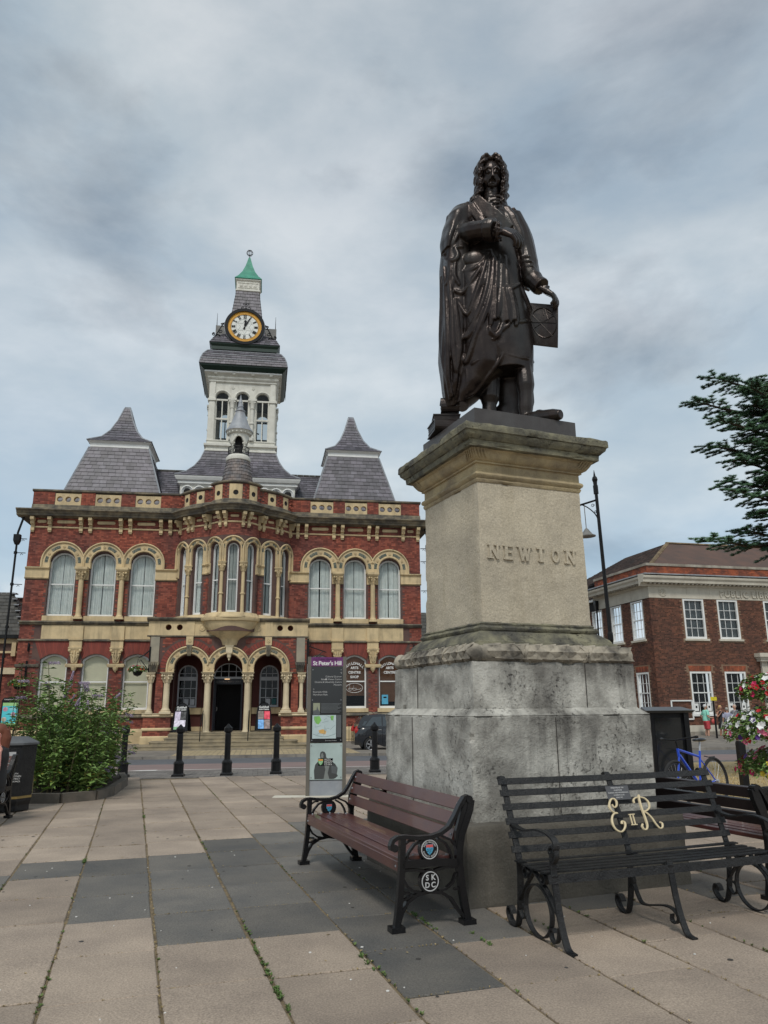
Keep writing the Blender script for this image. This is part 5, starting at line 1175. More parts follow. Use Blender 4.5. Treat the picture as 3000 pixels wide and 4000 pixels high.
LSD = mat("stained_portland", (0.40, 0.37, 0.31), 0.9, (0.24, 0.21, 0.17), 1.6, streak=(.12, .10, .08), streak_fac=.5)
fA = lambda s, d, z: (s, d, z)
fB = lambda s, d, z: (d, s, z)      # left flank runs away from the corner
AW = [(2.10, 3.44), (4.32, 5.67), (7.42, 8.77), (13.2, 14.55)]; BW = [(.74, 2.0), (3.05, 4.30), (5.36, 6.62), (7.7, 8.95)]
def lib_wall(mp, L_, wins, wmat):
    hs = []
    for a, b in wins: hs += [Hole('rect', (a + b) / 2, (b - a) / 2, 5.08, 7.33), Hole('rect', (a + b) / 2, (b - a) / 2, .98, 3.27)]
    plate(WMb, mp, 0, L_, -.4, 7.34, hs, 0, .3, step=3)
WMb = MB(); lib_wall(fA, 24, AW, None); lib_wall(fB, 11, BW, None); WMb.ob("wall", BMORT, LB)
BRs = BR; BRICK_PLACES = []
BR = MB()
def lav(wins):
    def f(x, z):
        for a, b in wins:
            if a - .005 < x < b + .005 and (5.0 < z < 7.33 or .9 < z < 3.27 or z < .9 and False): return True
            if a - .12 < x < b + .12 and 3.27 <= z < 3.60: return True
            if a - .14 < x < b + .14 and 4.93 < z < 5.09: return True
        return False
    return f
bricks(fA, .0, 11.5, .40, 7.33, lav(AW), proud=.006, parts=True); bricks(fB, 0.0, 9, .40, 7.33, lav(BW), proud=.006)
BR.ob("wall_bricks", BBRICK, LB, kind='stuff')
lb_ = MB().box(-.1075, .1075, 0, .02, 0, .066).mesh("brick", BBRICK)
for p in BRICK_PLACES: link("brick", lb_, LB, loc=p)
BR = MB(); bricks(fA, -.02, 12, 8.66, 9.16, proud=.008); bricks(fB, -.02, 6.0, 8.66, 9.16, proud=.008)
BR.ob("parapet_bricks", RBRICK, LB, kind='stuff')
MB().box(0, 24, 0, .3, 8.5, 9.18).ob("parapet_wall", BMORT, LB); MB().box(0, .3, .3, 6, 8.5, 9.18).ob("parapet_wall", BMORT, LB)
B = MB().box(-.06, 24, -.06, .4, 9.18, 9.32); B.ob("parapet_coping", LSD, LB); MB().box(-.06, .4, .4, 6.05, 9.18, 9.32).ob("parapet_coping", LSD, LB)
# stone frieze courses
for a, b in zip([-.03, .62, 2.4, 3.9, 5.5, 7.0, 8.6, 10.2], [.62, 2.4, 3.9, 5.5, 7.0, 8.6, 10.2, 24]): MB().box(a + .004, b - .004, -.03, .3, 7.345, 7.98).ob("frieze_stone", LSTONE, LB)
for a, b in zip([.3, 1.6, 2.9, 4.2], [1.6, 2.9, 4.2, 6.05]): MB().box(-.03, .3, a + .004, b - .004, 7.345, 7.98).ob("frieze_stone", LSTONE, LB)
MB().box(0, 24, .35, 11, 7.3, 8.6).ob("roof_void", VOID, LB)
LC = [(0, 7.98), (.10, 7.99), (.12, 8.06), (.20, 8.10), (.20, 8.14), (.48, 8.16), (.50, 8.30), (.58, 8.40), (.60, 8.50), (.30, 8.60), (0, 8.64)]
B = MB(); sweep(B, fA, -.6, 24, LC, flatm=True); B.ob("cornice", LSTONE, LB); B = MB(); sweep(B, fB, 0, 6.0, LC, flatm=True); B.ob("cornice", LSTONE, LB)
den = MB().box(-.06, .06, -.34, 0, 8.085, 8.15).mesh("cornice_block", LSD)
for i in range(44): link("cornice_block", den, LB, loc=(-.1 + i * .27, -.1, 0))
for i in range(20): link("cornice_block", den, LB, loc=(-.1, .2 + i * .27, 0), rot=(0, 0, -pi / 2))
MB().box(-.52, 24, -.56, 0, 8.60, 8.66).ob("lead_gutter", LEAD, LB); MB().box(-.56, 0, 0, 6.0, 8.60, 8.66).ob("lead_gutter", LEAD, LB)
B = MB(); n = 16; R_ = .22
B.tube([(.85 + R_ * cos(2 * pi * i / n), -.045, 7.66 + R_ * sin(2 * pi * i / n)) for i in range(n + 1)], .025, 4)
for k in range(8): a = pi * k / 4; B.tube([(.85 + .05 * cos(a), -.04, 7.66 + .05 * sin(a)), (.85 + .19 * cos(a), -.04, 7.66 + .19 * sin(a))], [.02, .045], 5)
B.ob("rosette", LSTONE, LB)
text("lettering", "PUBLIC LIBRARY", .50, LSTONE, LB, (6.72, -.06, 7.64), depth=.035, bold=.012, spacing=1.22)
# windows
def lib_win(mp, a, b, zb, zt, bright):
    c = (a + b) / 2; hw = (b - a) / 2; fw = .10
    B = MB()
    def q(x0, x1, z0, z1, d0, d1, B_=B): B_.add([mp(x, d, z) for z in (z0, z1) for x, d in ((x0, d0), (x1, d0), (x1, d1), (x0, d1))], [(0, 3, 2, 1), (4, 5, 6, 7), (0, 1, 5, 4), (1, 2, 6, 5), (2, 3, 7, 6), (3, 0, 4, 7)])
    q(a, a + fw, zb, zt, .0, .14); q(b - fw, b, zb, zt, .0, .14); q(a, b, zt - fw, zt, .002, .14); q(a, b, zb, zb + fw * 1.2, .002, .14)
    o = B.ob("window", WHITE, LB)
    B = MB(); q(a + fw, b - fw, (zb + zt) / 2 - .03, (zb + zt) / 2 + .03, .05, .13, B); B.ob("meeting_rail", WHITE, o)
    B = MB()
    for k in (1, 2): x = a + fw + (2 * hw - 2 * fw) * k / 3; q(x - .013, x + .013, zb + fw, zt - fw, .08, .11, B)
    for k in (1, 3): z = zb + fw + (zt - zb - 2 * fw) * k / 4; q(a + fw, b - fw, z - .013, z + .013, .08, .11, B)
    B.ob("glazing_bars", WHITE, o)
    B = MB(); B.add([mp(a + fw, .10, zb + fw), mp(b - fw, .10, zb + fw), mp(b - fw, .10, zt - fw), mp(a + fw, .10, zt - fw)], [(0, 1, 2, 3)]); B.ob("pane", DGLASS, o)
    B = MB()
    if bright:
        n = 30
        for i in range(n): x0, x1 = a + (b - a) * i / n, a + (b - a) * (i + 1) / n; B.add([mp(x0, .22 + .02 * sin(i * 1.3), zb), mp(x1, .22 + .02 * sin(i * 1.3 + 1.3), zb), mp(x1, .22 + .02 * sin(i * 1.3 + 1.3), zt), mp(x0, .22 + .02 * sin(i * 1.3), zt)], [(0, 1, 2, 3)])
        B.ob("curtain", MATS.get("grey_net") or mat("grey_net", (.38, .40, .40), .9, (.25, .27, .27), 3), o)
    else: B.add([mp(a, .5, zb), mp(b, .5, zb), mp(b, .5, zt), mp(a, .5, zt)], [(0, 1, 2, 3)]); B.ob("dark_room", VOID, o)
    s_ = MB(); q(a - .12, b + .12, zb - .11, zb - .002, -.09, .12, s_); s_.ob("window_sill", LSTONE if zb > 3 else WHITE, LB)
    return o
for i, (a, b) in enumerate(AW):
    lib_win(fA, a, b, 5.08, 7.33, True); o = lib_win(fA, a, b, .98, 3.27, False)
    for k in (0, 2): x = a + .14 + k * .4; MB().box(x, x + .26, .09, .095, 1.15, 1.55).ob("poster", WHITE, o); MB().box(x + .07, x + .17, .085, .09, 1.3, 1.42).ob("poster_print", BLACK, o)
for a, b in BW: lib_win(fB, a, b, 5.08, 7.33, True); lib_win(fB, a, b, .98, 3.27, False)
vm = MB().hexa([(-.034, -.008, 0), (.034, -.008, 0), (.034, .02, 0), (-.034, .02, 0), (-.037, -.008, .31), (.037, -.008, .31), (.037, .02, .31), (-.037, .02, .31)]).mesh("voussoir", RBRICK)
for a, b in AW[:3]:
    for k in range(17): t = (k + .5) / 17; link("voussoir", vm, LB, loc=(a - .02 + t * (b - a + .04), 0, 3.28), rot=(0, (t - .5) * .35, 0))
for a, b in BW[:1]:
    for k in range(16): t = (k + .5) / 16; link("voussoir", vm, LB, loc=(0, a - .02 + t * (b - a + .04), 3.28), rot=(0, 0, -pi / 2))
# base, notice board, doorway
for k in range(14): MB().box(-.06 + k * 1.3, 1.235 + k * 1.3, -.06, .1, -.4, .04).ob("plinth_stone", LSD, LB); MB().box(.3 + k * 1.3, 1.595 + k * 1.3, -.05, .1, .05, .39).ob("plinth_stone", LSTONE, LB)
MB().box(-.06, .1, -.05, 11, -.4, .39).ob("plinth_return", LSTONE, LB)
B = MB()
for p, q in (((.72, .72), (2.0, .72)), ((.72, 1.70), (2.0, 1.70)), ((.72, .70), (.72, 1.72)), ((2.0, .70), (2.0, 1.72))): B.bar((p[0], -.06, p[1]), (q[0], -.06, q[1]), .05, .07)
B.ob("notice_board_frame", WHITE, LB)
MB().box(6.5, 9.6, -.35, .1, 3.84, 3.98).box(6.45, 9.65, -.42, .1, 3.98, 4.08).box(6.38, 9.72, -.5, .1, 4.08, 4.30).ob("door_hood", LSTONE, LB); MB().box(6.72, 7.1, -.14, .1, .39, 3.84).ob("door_pilaster", LSTONE, LB); MB().box(9.0, 9.38, -.14, .1, .39, 3.84).ob("door_pilaster", LSTONE, LB); MB().box(7.1, 9.0, -.02, .05, -.3, 3.84).ob("door", VOID, LB)
# hipped tiled roof
SL2 = MB(); random.seed(3)
E0, E1, E2 = (.35, .35, 9.2), (24, .35, 9.2), (.35, 11.4, 9.2); Rr = (4.6, 4.6, 11.6); Rr2 = (24, 4.6, 11.6); Rb = (4.6, 9.5, 11.6)
PSL[:] = [LB, CLTILE, 'roof_tile']; SLATE_PARTS.clear(); slates(E0, E1, Rr, Rr2, 24, .30, True, B=SL2); slates(E2, E0, (4.6, 9.6, 11.6), Rr, 24, .30, B=SL2); SL2.ob("roof_tiles", CLTILE, LB, kind='stuff')
MB().add([E0, E1, Rr2, Rr, E2, (4.6, 9.6, 11.6)], [(0, 1, 2, 3), (0, 3, 5, 4)]).ob("roof_core", CLTILE, LB)
ht = MB().hexa([(-.14, -.17, -.03), (.14, -.17, -.03), (.14, .17, -.03), (-.14, .17, -.03), (-.07, -.17, .06), (.07, -.17, .06), (.07, .17, .06), (-.07, .17, .06)]).mesh("hip_tile", mat("mossy_tile", (.13, .085, .05), .9, (.20, .15, .08), 5, island=.3))
d_ = (Vector(Rr) - Vector(E0)); yw = -atan2(d_.x, d_.y); pt = atan2(d_.z, sqrt(d_.x ** 2 + d_.y ** 2))
for k in range(18): p = Vector(E0).lerp(Vector(Rr), (k + .5) / 18); link("hip_tile", ht, LB, loc=p, rot=(pt, 0, yw))
for k in range(40): link("hip_tile", ht, LB, loc=(4.7 + k * .34, 4.6, 11.62), rot=(0, 0, pi / 2))
# lower rear range continuing to the left, with downpipe
B = MB(); B.box(.15, 6, 6.05, 14, -.4, 7.9); B.ob("rear_wall", BMORT, LB)
BR = MB(); bricks(lambda s, d, z: (.15 + d, s, z), 6.1, 11, 3.0, 7.85, lav(BW), proud=.006); BR.ob("rear_bricks", BBRICK, LB, kind='stuff')
BR = BRs
B = MB(); B.box(-.15, .2, 6.1, 14, 7.9, 8.1); B.ob("eaves_board", WHITE, LB); SL3 = MB(); slates((-.2, 13, 8.1), (-.2, 6.1, 8.1), (3, 13, 10.2), (3, 6.1, 10.2), 20, .3, B=SL3); SL3.ob("rear_roof_tiles", CLTILE, LB, kind='stuff'); MB().add([(-.2, 13, 8.06), (-.2, 6.1, 8.06), (3, 6.1, 10.16), (3, 13, 10.16)], [(0, 1, 2, 3)]).ob("rear_roof", CLTILE, LB)
B = MB(); B.tube([(-.12, 5.75, 7.9), (-.12, 5.75, 0)], .055, 8); B.sq([(.08, 7.3), (.14, 7.7), (.14, 7.9)], (-.12, 5.75)); B.ob("downpipe", BLACK, LB)
def ll(u, v, z=0): return (LP.x + u * cos(LY) - v * sin(LY), LP.y + u * sin(LY) + v * cos(LY), z)
MB().add([ll(-30, -5.6, -.3), ll(40, -5.6, -.3), ll(40, 0, -.285), ll(-30, 3, -.285)], [(0, 1, 2, 3)]).ob("library_footway", KERB, kind='structure')
MB().add([ll(-30, -5.75, -.35), ll(40, -5.75, -.35), ll(40, -5.6, -.3), ll(-30, -5.6, -.3)], [(0, 1, 2, 3)]).ob("library_kerb", LSD, kind='structure')
MB().add([ll(-22, -19.5, -.34), ll(60, -16, -.34), ll(60, -5.72, -.345), ll(-22, -5.72, -.345)], [(0, 1, 2, 3)]).ob("side_road", ASPH, kind='structure')
# yellow-plated post before the library
t = thing("sign_post", "thin black post topped by a small yellow plate before the library", "sign", ll(1.05, -3.2, -.3), LY)
MB().tube([(0, 0, 0), (0, 0, 2.0)], .05, 8).ob("post", BLACK, t); MB().box(-.18, .18, -.06, -.05, 1.98, 2.16).ob("plate", mat("yellow_plate", (.75, .62, .02), .5), t); text("lettering", "!", .1, BLACK, t, (0, -.063, 2.07), depth=.001)
# ---------------- monument pedestal ----------------
MA = radians(22.2); MC = (1.216, 7.779)
MO = thing("monument_pedestal", "tall weathered limestone pedestal carved with raised letters and a leaf garland", "pedestal", (MC[0], MC[1], 0), MA)
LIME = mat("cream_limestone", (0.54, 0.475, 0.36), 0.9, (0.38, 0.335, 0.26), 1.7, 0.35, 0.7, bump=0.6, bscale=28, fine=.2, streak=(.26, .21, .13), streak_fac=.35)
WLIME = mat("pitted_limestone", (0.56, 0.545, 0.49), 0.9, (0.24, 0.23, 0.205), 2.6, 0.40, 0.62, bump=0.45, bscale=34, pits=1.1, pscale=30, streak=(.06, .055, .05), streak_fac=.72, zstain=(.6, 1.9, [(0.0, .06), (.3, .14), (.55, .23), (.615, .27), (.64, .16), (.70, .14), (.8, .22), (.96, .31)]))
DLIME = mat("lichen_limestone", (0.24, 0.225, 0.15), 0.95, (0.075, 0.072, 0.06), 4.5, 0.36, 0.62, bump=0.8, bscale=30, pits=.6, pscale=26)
CLIME = mat("ochre_limestone", (0.46, 0.37, 0.215), 0.9, (0.25, 0.20, 0.13), 3, 0.4, 0.62, bump=0.7, bscale=26, streak=(.12, .095, .05), streak_fac=.4)
SLABM = mat("dark_base_stone", (0.075, 0.068, 0.056), 0.9, (0.12, 0.11, 0.09), 2.0, bump=0.6, bscale=30, streak=(.22, .20, .17), streak_fac=.2, fine=.15)
GAR = mat("garland_stone", (0.40, 0.355, 0.28), 0.9, (0.10, 0.09, 0.075), 4.0, 0.4, 0.62, bump=0.5, bscale=30)
def rough(mb, name, m, sub=4, amp=.006, scale=9.0, par=MO, chips=0.0, smooth=True):
    """subdivided block with uneven, slightly worn faces and edges"""
    me = mb.mesh(name, m); import mathutils.noise as mn
    import bmesh
    b = bmesh.new(); b.from_mesh(me); bmesh.ops.remove_doubles(b, verts=b.verts, dist=1e-5)
    for _ in range(sub):
        es = [e for e in b.edges if e.calc_length() > .05]
        if not es: break
        bmesh.ops.subdivide_edges(b, edges=es, cuts=1, use_grid_fill=True)
    b.normal_update()
    for v in b.verts:
        p = v.co * scale; n1 = mn.fractal(p, .8, 2.0, 4); d = n1 * amp
        sharp = max((e.calc_face_angle(0) or 0) for e in v.link_edges) if v.link_edges else 0
        if sharp > .5:
            c = mn.noise(v.co * 6.0); d -= abs(c) * chips + (chips * 1.8 if c > .42 else 0)
        v.co += v.normal * d
    b.to_mesh(me); b.free()
    me.polygons.foreach_set('use_smooth', [smooth] * len(me.polygons))
    if smooth:
        try: me.set_sharp_from_angle(angle=radians(35))
        except Exception: pass
    return link(name, me, par)
def rough_sq(prof, name, m, **k): return rough(MB().sq(prof), name, m, **k)
rough_sq([(1.087, -.03), (1.082, .45), (1.074, .565), (1.06, .585)], "base_slab", SLABM, sub=5, amp=.004, chips=.008)
rough_sq([(.925, .58), (.930, 1.0), (.935, 1.405), (.93, 1.415)], "lower_block", WLIME, sub=6, amp=.004, scale=22, chips=.014)
rough_sq([(.93, 1.41), (.935, 1.418), (.862, 1.473), (.858, 1.478)], "chamfer_course", WLIME, sub=5, amp=.003, chips=.004)
rough_sq([(.858, 1.475), (.856, 1.65), (.854, 1.875)], "upper_block", WLIME, sub=6, amp=.0035, scale=22, chips=.014)
for s, x in ((0, -.28),):
    pass
# vertical joints of the two blocks (thin recesses read as dark lines)
JM = mat("dark_joint", (.05, .045, .04), .95)
for (side_, off, z0, z1, h) in ((3, .27, 1.48, 1.87, .857), (3, .24, .62, 1.40, .934), (0, .3, 1.48, 1.87, .857), (0, -.1, .62, 1.40, .934)):
    p = MB(); p.box(-.003, .003, -.002, .003, z0, z1); o = p.ob("block_joint", JM, MO)
    o.location = (off, -h - .004, 0) if side_ == 0 else (-h - .004, off, 0)
    if side_ == 3: o.rotation_euler = (0, 0, pi / 2)
# garland torus with overlapping laurel leaves
GZ, GR_, GH_ = 1.945, .072, .80
B = MB(); B.tube([(x, y, GZ) for x, y in ((-GH_, -GH_), (GH_, -GH_), (GH_, GH_), (-GH_, GH_))] + [(-GH_, -GH_, GZ)], GR_, 12, False); rough(B, "garland_core", GAR, sub=2, amp=.006)
for sx in (-1, 1):
    for sy in (-1, 1): rough(MB().ball((sx * GH_, sy * GH_, GZ), GR_ * 1.16, 12, 9), "garland_corner", GAR, sub=1, amp=.006)
def leaf(L_=.185, w=.047, cup=.022):
    B = MB(); n = 6; vs = []; fs = []
    for i in range(n + 1):
        t = i / n; ww = w * (sin(pi * min(1, t * .93 + .07)) ** .75)
        for k, s in enumerate((-1, -.5, 0, .5, 1)): vs.append((t * L_, s * ww / 1, GR_ * cos(s * ww / GR_ * 1.0) + .010 + .006 * t - (.006 if k == 2 else 0) + .012 * (t ** 2)))
        for k, s in enumerate((-1, -.5, 0, .5, 1)):
            a = s * ww / GR_; vs[-5 + k] = (t * L_, (GR_ + .004 + .018 * t) * sin(a), (GR_ + .004 + .018 * t) * cos(a) + (.006 if k == 2 else -.004 * abs(k - 2)))
    for i in range(n):
        for k in range(4): fs.append((i * 5 + k, i * 5 + k + 1, (i + 1) * 5 + k + 1, (i + 1) * 5 + k))
    B.add(vs, fs); return B.mesh("laurel_leaf", GAR, True)
lf = leaf()
for face in range(2):
    for i in range(11):
        for j, a in enumerate((-.75, .0, .75, 1.5, 2.25)):
            s = -GH_ + .09 + i * .145 + (.072 if j % 2 else 0)
            if s > GH_ - .12: continue
            half = i < 5
            if face == 0: o = link("laurel_leaf", lf, MO, loc=(s, -GH_, GZ), rot=(radians(90) - a + .55, 0, 0) if 1 else None)
            else: o = link("laurel_leaf", lf, MO, loc=(-GH_, -s, GZ), rot=(0, 0, 0)); o.rotation_euler = (Matrix.Rotation(-pi / 2, 3, 'Z') @ Matrix.Rotation(radians(90) - a + .55, 3, 'X')).to_euler()
for face in range(2):
    for s_ in (-.35, .33):
        B = MB()
        for sg in (-1, 1):
            pts = [(s_ + sg * .055 * cos(t), -GH_ - (GR_ + .014) * cos(t - .2), GZ + (GR_ + .014) * sin(t - .2)) for t in [-1.5 + 3.0 * i / 10 for i in range(11)]]
            pts = [(s_ + sg * (-.07 + .014 * i), p[1], p[2]) for i, p in enumerate(pts)]; B.strip(pts, .03, .012, (1, 0, 0))
        o = B.ob("garland_ribbon", GAR, MO)
        if face: o.rotation_euler = (0, 0, -pi / 2)
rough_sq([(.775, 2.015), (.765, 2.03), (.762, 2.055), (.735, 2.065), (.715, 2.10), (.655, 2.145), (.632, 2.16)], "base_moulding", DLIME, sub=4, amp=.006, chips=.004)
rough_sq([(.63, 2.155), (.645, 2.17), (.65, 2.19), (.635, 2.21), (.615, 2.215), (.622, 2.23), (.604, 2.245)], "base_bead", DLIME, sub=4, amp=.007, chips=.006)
rough_sq([(.600, 2.24), (.596, 2.5), (.590, 3.0), (.585, 3.585)], "shaft", LIME, sub=6, amp=.005, chips=.005)
rough_sq([(.590, 3.58), (.600, 3.60), (.602, 3.615), (.592, 3.62), (.612, 3.635), (.620, 3.655), (.612, 3.675), (.596, 3.685)], "astragal", CLIME, sub=4, amp=.004, chips=.004)
rough_sq([(.590, 3.68), (.590, 3.765), (.612, 3.77), (.612, 3.788)], "frieze_block", CLIME, sub=5, amp=.004, chips=.002)
rough_sq([(.612, 3.785), (.640, 3.80), (.662, 3.83), (.676, 3.865), (.695, 3.875), (.700, 3.89)], "cornice_cyma", CLIME, sub=4, amp=.005, chips=.004)
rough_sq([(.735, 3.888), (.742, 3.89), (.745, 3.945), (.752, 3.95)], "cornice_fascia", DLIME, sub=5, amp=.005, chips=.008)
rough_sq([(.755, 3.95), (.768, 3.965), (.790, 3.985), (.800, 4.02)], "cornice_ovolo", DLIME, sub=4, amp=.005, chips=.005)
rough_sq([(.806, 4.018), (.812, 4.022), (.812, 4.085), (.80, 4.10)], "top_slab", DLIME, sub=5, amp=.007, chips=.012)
ac = MB()
for sx, sy in ((-1, -1), (1, -1), (-1, 1)):
    for k in range(4):
        t = k * .035 + .03
        for ax in (0, 1):
            f = lambda o_, z, t=t, ax=ax: (sx * o_, sy * (o_ - t), z) if ax else (sx * (o_ - t), sy * o_, z)
            ac.tube([f(.615, 3.795), f(.655, 3.815), f(.678, 3.845), f(.70, 3.885)], .007, 5)
ac.ob("carved_acanthus", CLIME, MO)
# raised letters with serifs
def letters(word, x0, pitch_, z0, h, y):
    St = {'N': [((.0, 0), (.0, 1)), ((0, 1), (.72, 0)), ((.72, 0), (.72, 1))], 'E': [((0, 0), (0, 1)), ((0, 1), (.62, 1)), ((0, .52), (.5, .52)), ((0, 0), (.62, 0))],
          'W': [((0, 1), (.27, 0)), ((.27, 0), (.5, .9)), ((.5, .9), (.73, 0)), ((.73, 0), (1.0, 1))], 'T': [((.36, 0), (.36, 1)), ((0, 1), (.72, 1))]}
    Sf = {'N': [(0, 0), (0, 1), (.72, 1)], 'E': [(0, 0), (0, 1)], 'W': [(0, 1), (.5, .93), (1, 1)], 'T': [(.36, 0)]}
    x = x0
    for ch, adv in word:
        B = MB(); w = h * .85
        if ch == 'O':
            n = 20; vs = []
            for k in range(n):
                a = 2 * pi * k / n
                for (rx, rz), yy in (((.42, .52), y), ((.42, .52), y - .018), ((.24, .36), y - .018), ((.24, .36), y)): vs.append((x + w * (.40 + rx * cos(a)), yy, z0 + h * (.5 + rz * sin(a))))
            B.add(vs, [(k * 4 + j, k * 4 + (j + 1) % 4, ((k + 1) % n) * 4 + (j + 1) % 4, ((k + 1) % n) * 4 + j) for k in range(n) for j in range(4)])
        else:
            for i, (p, q) in enumerate(St[ch]):
                thin = (ch in 'N' and i != 1) or (ch == 'W' and i in (1, 3)); t = .020 if thin else .031
                if ch == 'E' and i: t = .018
                if ch == 'T' and i: t = .018
                B.bar((x + p[0] * w, y - .008 - .001 * i, z0 + p[1] * h), (x + q[0] * w, y - .008 - .001 * i, z0 + q[1] * h), .022, t, (0, 1, 0)) if False else B.hexa(_stroke(x + p[0] * w, z0 + p[1] * h, x + q[0] * w, z0 + q[1] * h, t, y, .018 + .0006 * i))
            for p in Sf[ch]: B.box(x + p[0] * w - .032, x + p[0] * w + .032, y - .0165, y, z0 + p[1] * h - .006, z0 + p[1] * h + .006)
        B.ob("letter", LIME, MO); x += adv
def _stroke(x0, z0, x1, z1, t, y, dep):
    d = Vector((x1 - x0, z1 - z0)); d.normalize(); n = Vector((-d.y, d.x)) * t / 2; e = d * t * .3
    P = [(x0 - e.x - n.x, z0 - e.y - n.y), (x1 + e.x - n.x, z1 + e.y - n.y), (x1 + e.x + n.x, z1 + e.y + n.y), (x0 - e.x + n.x, z0 - e.y + n.y)]
    return [(px, y, pz) for px, pz in P] + [(px, y - dep, pz) for px, pz in P]
letters([('N', .172), ('E', .150), ('W', .195), ('T', .165), ('O', .175), ('N', .1)], -.485, .17, 2.845, .125, -.592)
# ---------------- cast-iron benches with plum slats ----------------
PLUM = mat("plum_slat", (0.105, 0.038, 0.026), 0.33, (0.075, 0.027, 0.027), 3, bump=0.08, bscale=60, coat=.25)
CAST = mat("gloss_cast_iron", (0.006, 0.006, 0.007), 0.27, (0.010, 0.010, 0.011), 8, bump=0.1, bscale=50, spec=.35)
PSU, PSZ = -9.27, -.20
REDP = mat("shield_red", (.62, .10, .09), .5); BLUP = mat("shield_blue", (.08, .36, .55), .5); ORP = mat("shield_orange", (.80, .26, .05), .5); GRP = mat("shield_green", (.15, .42, .14), .5); GREYL = mat("grey_letter", (.50, .50, .50), .6)
def shield(par, x, y, z, s, cols, yd=-1):
    """small heater shield on a plane facing -y (yd=-1) or +y"""
    P = [(-.5, .6), (.5, .6), (.5, 0), (.33, -.35), (0, -.65), (-.33, -.35), (-.5, 0)]
    T = lambda p, o: (x + p[0] * s, y + yd * o, z + p[1] * s)
    b = MB(); f = tuple(range(7)); b.add([T(p, .002) for p in P], [f]); b.ob("shield_field", cols[0], par)
    b = MB(); b.add([T(p, .003) for p in ((-.45, .55), (.45, .55), (.45, .22), (.2, .30), (0, .2), (-.2, .30), (-.45, .22))], [tuple(range(7))]); b.ob("shield_chief", cols[1], par)
    b = MB()
    for px, pz in ((-.25, .02), (.05, .02), (.3, .05), (-.1, -.15), (.15, -.2), (0, -.4), (-.28, -.2)): b.add([T((px - .08, pz), .004), T((px, pz - .1), .004), T((px + .08, pz), .004), T((px, pz + .08), .004)], [(0, 1, 2, 3)])
    b.ob("shield_charges", cols[2], par)
def arc_text(par, word, x, y, z, r, a_mid, size, m, face=-1, step=.27, inward=False):
    n = len(word)
    for i, ch in enumerate(word):
        if ch == ' ': continue
        a = a_mid - face * -1 * 0 + (-(i - (n - 1) / 2) * step if not inward else (i - (n - 1) / 2) * step)
        rot = (pi / 2, (pi / 2 - a) if not inward else (-pi / 2 - a), 0)
        text("lettering", ch, size, m, par, (x + r * cos(a), y, z + r * sin(a)), rot, depth=.001, bold=.0004)
BL = 2.52; BD = .56
def cast_end(par, x, out):
    """end casting in the plane x; d runs front to back along +y. out = -1/+1 side carrying the badges"""
    E = MB(); T = lambda d, z, o=0: (x + o, d, z); S = (1, 0, 0)
    def fb(pts, w=.045, t=.022): E.strip([T(*p) for p in pts], w, t, S)
    fb([(-.045, .525), (-.050, .55), (-.035, .585), (0, .603), (.05, .605), (.15, .592), (.25, .592), (.33, .61), (.40, .65), (.45, .72), (.49, .79), (.53, .845), (.56, .855)], .055, .026)
    E.tube([T(-.025, .535, -.028), T(-.025, .535, .028)], .026, 10); E.tube([T(.565, .835, -.03), T(.565, .835, .03)], .026, 10)
    fb([(.585, .83), (.57, .76), (.54, .69), (.50, .60), (.478, .50), (.475, .40), (.49, .25), (.515, .10), (.53, .03)], .045, .05)
    fb([(.555, .84), (.53, .78), (.50, .70), (.47, .62), (.462, .5)], .035, .035)
    fb([(.04, .60), (.035, .5), (.03, .40), (.018, .25), (.0, .10), (-.012, .03)], .045, .042)
    fb([(.0, .04), (.03, .12), (.07, .18), (.14, .222), (.235, .236), (.33, .222), (.40, .18), (.45, .11), (.50, .05)], .04, .022)
    fb([(.03, .425), (.24, .425), (.475, .41)], .045, .05); fb([(.03, .385), (.12, .385), (.20, .37)], .035, .018); fb([(.28, .37), (.36, .385), (.47, .38)], .035, .018)
    fb([(.04, .33), (.07, .28), (.12, .245), (.17, .235)], .035, .016); fb([(.45, .34), (.42, .28), (.37, .245), (.31, .235)], .035, .016)
    fb([(.035, .24), (.09, .235)], .035, .014); fb([(.02, .195), (.06, .20), (.11, .225)], .035, .014); fb([(.49, .24), (.43, .235)], .035, .014)
    fb([(.06, .44), (.085, .50), (.13, .55), (.20, .575)], .035, .016); fb([(.42, .44), (.40, .50), (.37, .545), (.31, .58)], .035, .016); fb([(.33, .60), (.42, .56), (.47, .50)], .035, .016); fb([(.05, .55), (.09, .575), (.13, .575)], .03, .012)
    for d, z in ((-.012, .02), (.53, .02)): E.box(x - .045, x + .045, d - .05, d + .05, 0, .035)
    for cz, r in ((.513, .075), (.304, .078)):
        n = 22; vs = []
        for o in (-.022, .022):
            for k in range(n): a = 2 * pi * k / n; vs.append(T(.238 + r * cos(a), cz + r * sin(a), o))
        E.add(vs, [tuple(range(n)), tuple(range(2 * n - 1, n - 1, -1))] + [(k, k + n, (k + 1) % n + n, (k + 1) % n) for k in range(n)])
    e = E.ob("end_frame", CAST, par)
    # badges on the outer face, built facing -y then turned
    for cz in (.513, .304):
        q = bpy.data.objects.new("badge", MB().tube([(.062 * cos(2 * pi * i / 26), .062 * sin(2 * pi * i / 26), .001) for i in range(27)], .0042, 4).mesh("badge", GREYL)); COL.objects.link(q); q.parent = e
        q.location = (x + out * .022, .238, cz); q.rotation_euler = (0, out * pi / 2, 0)
    return e
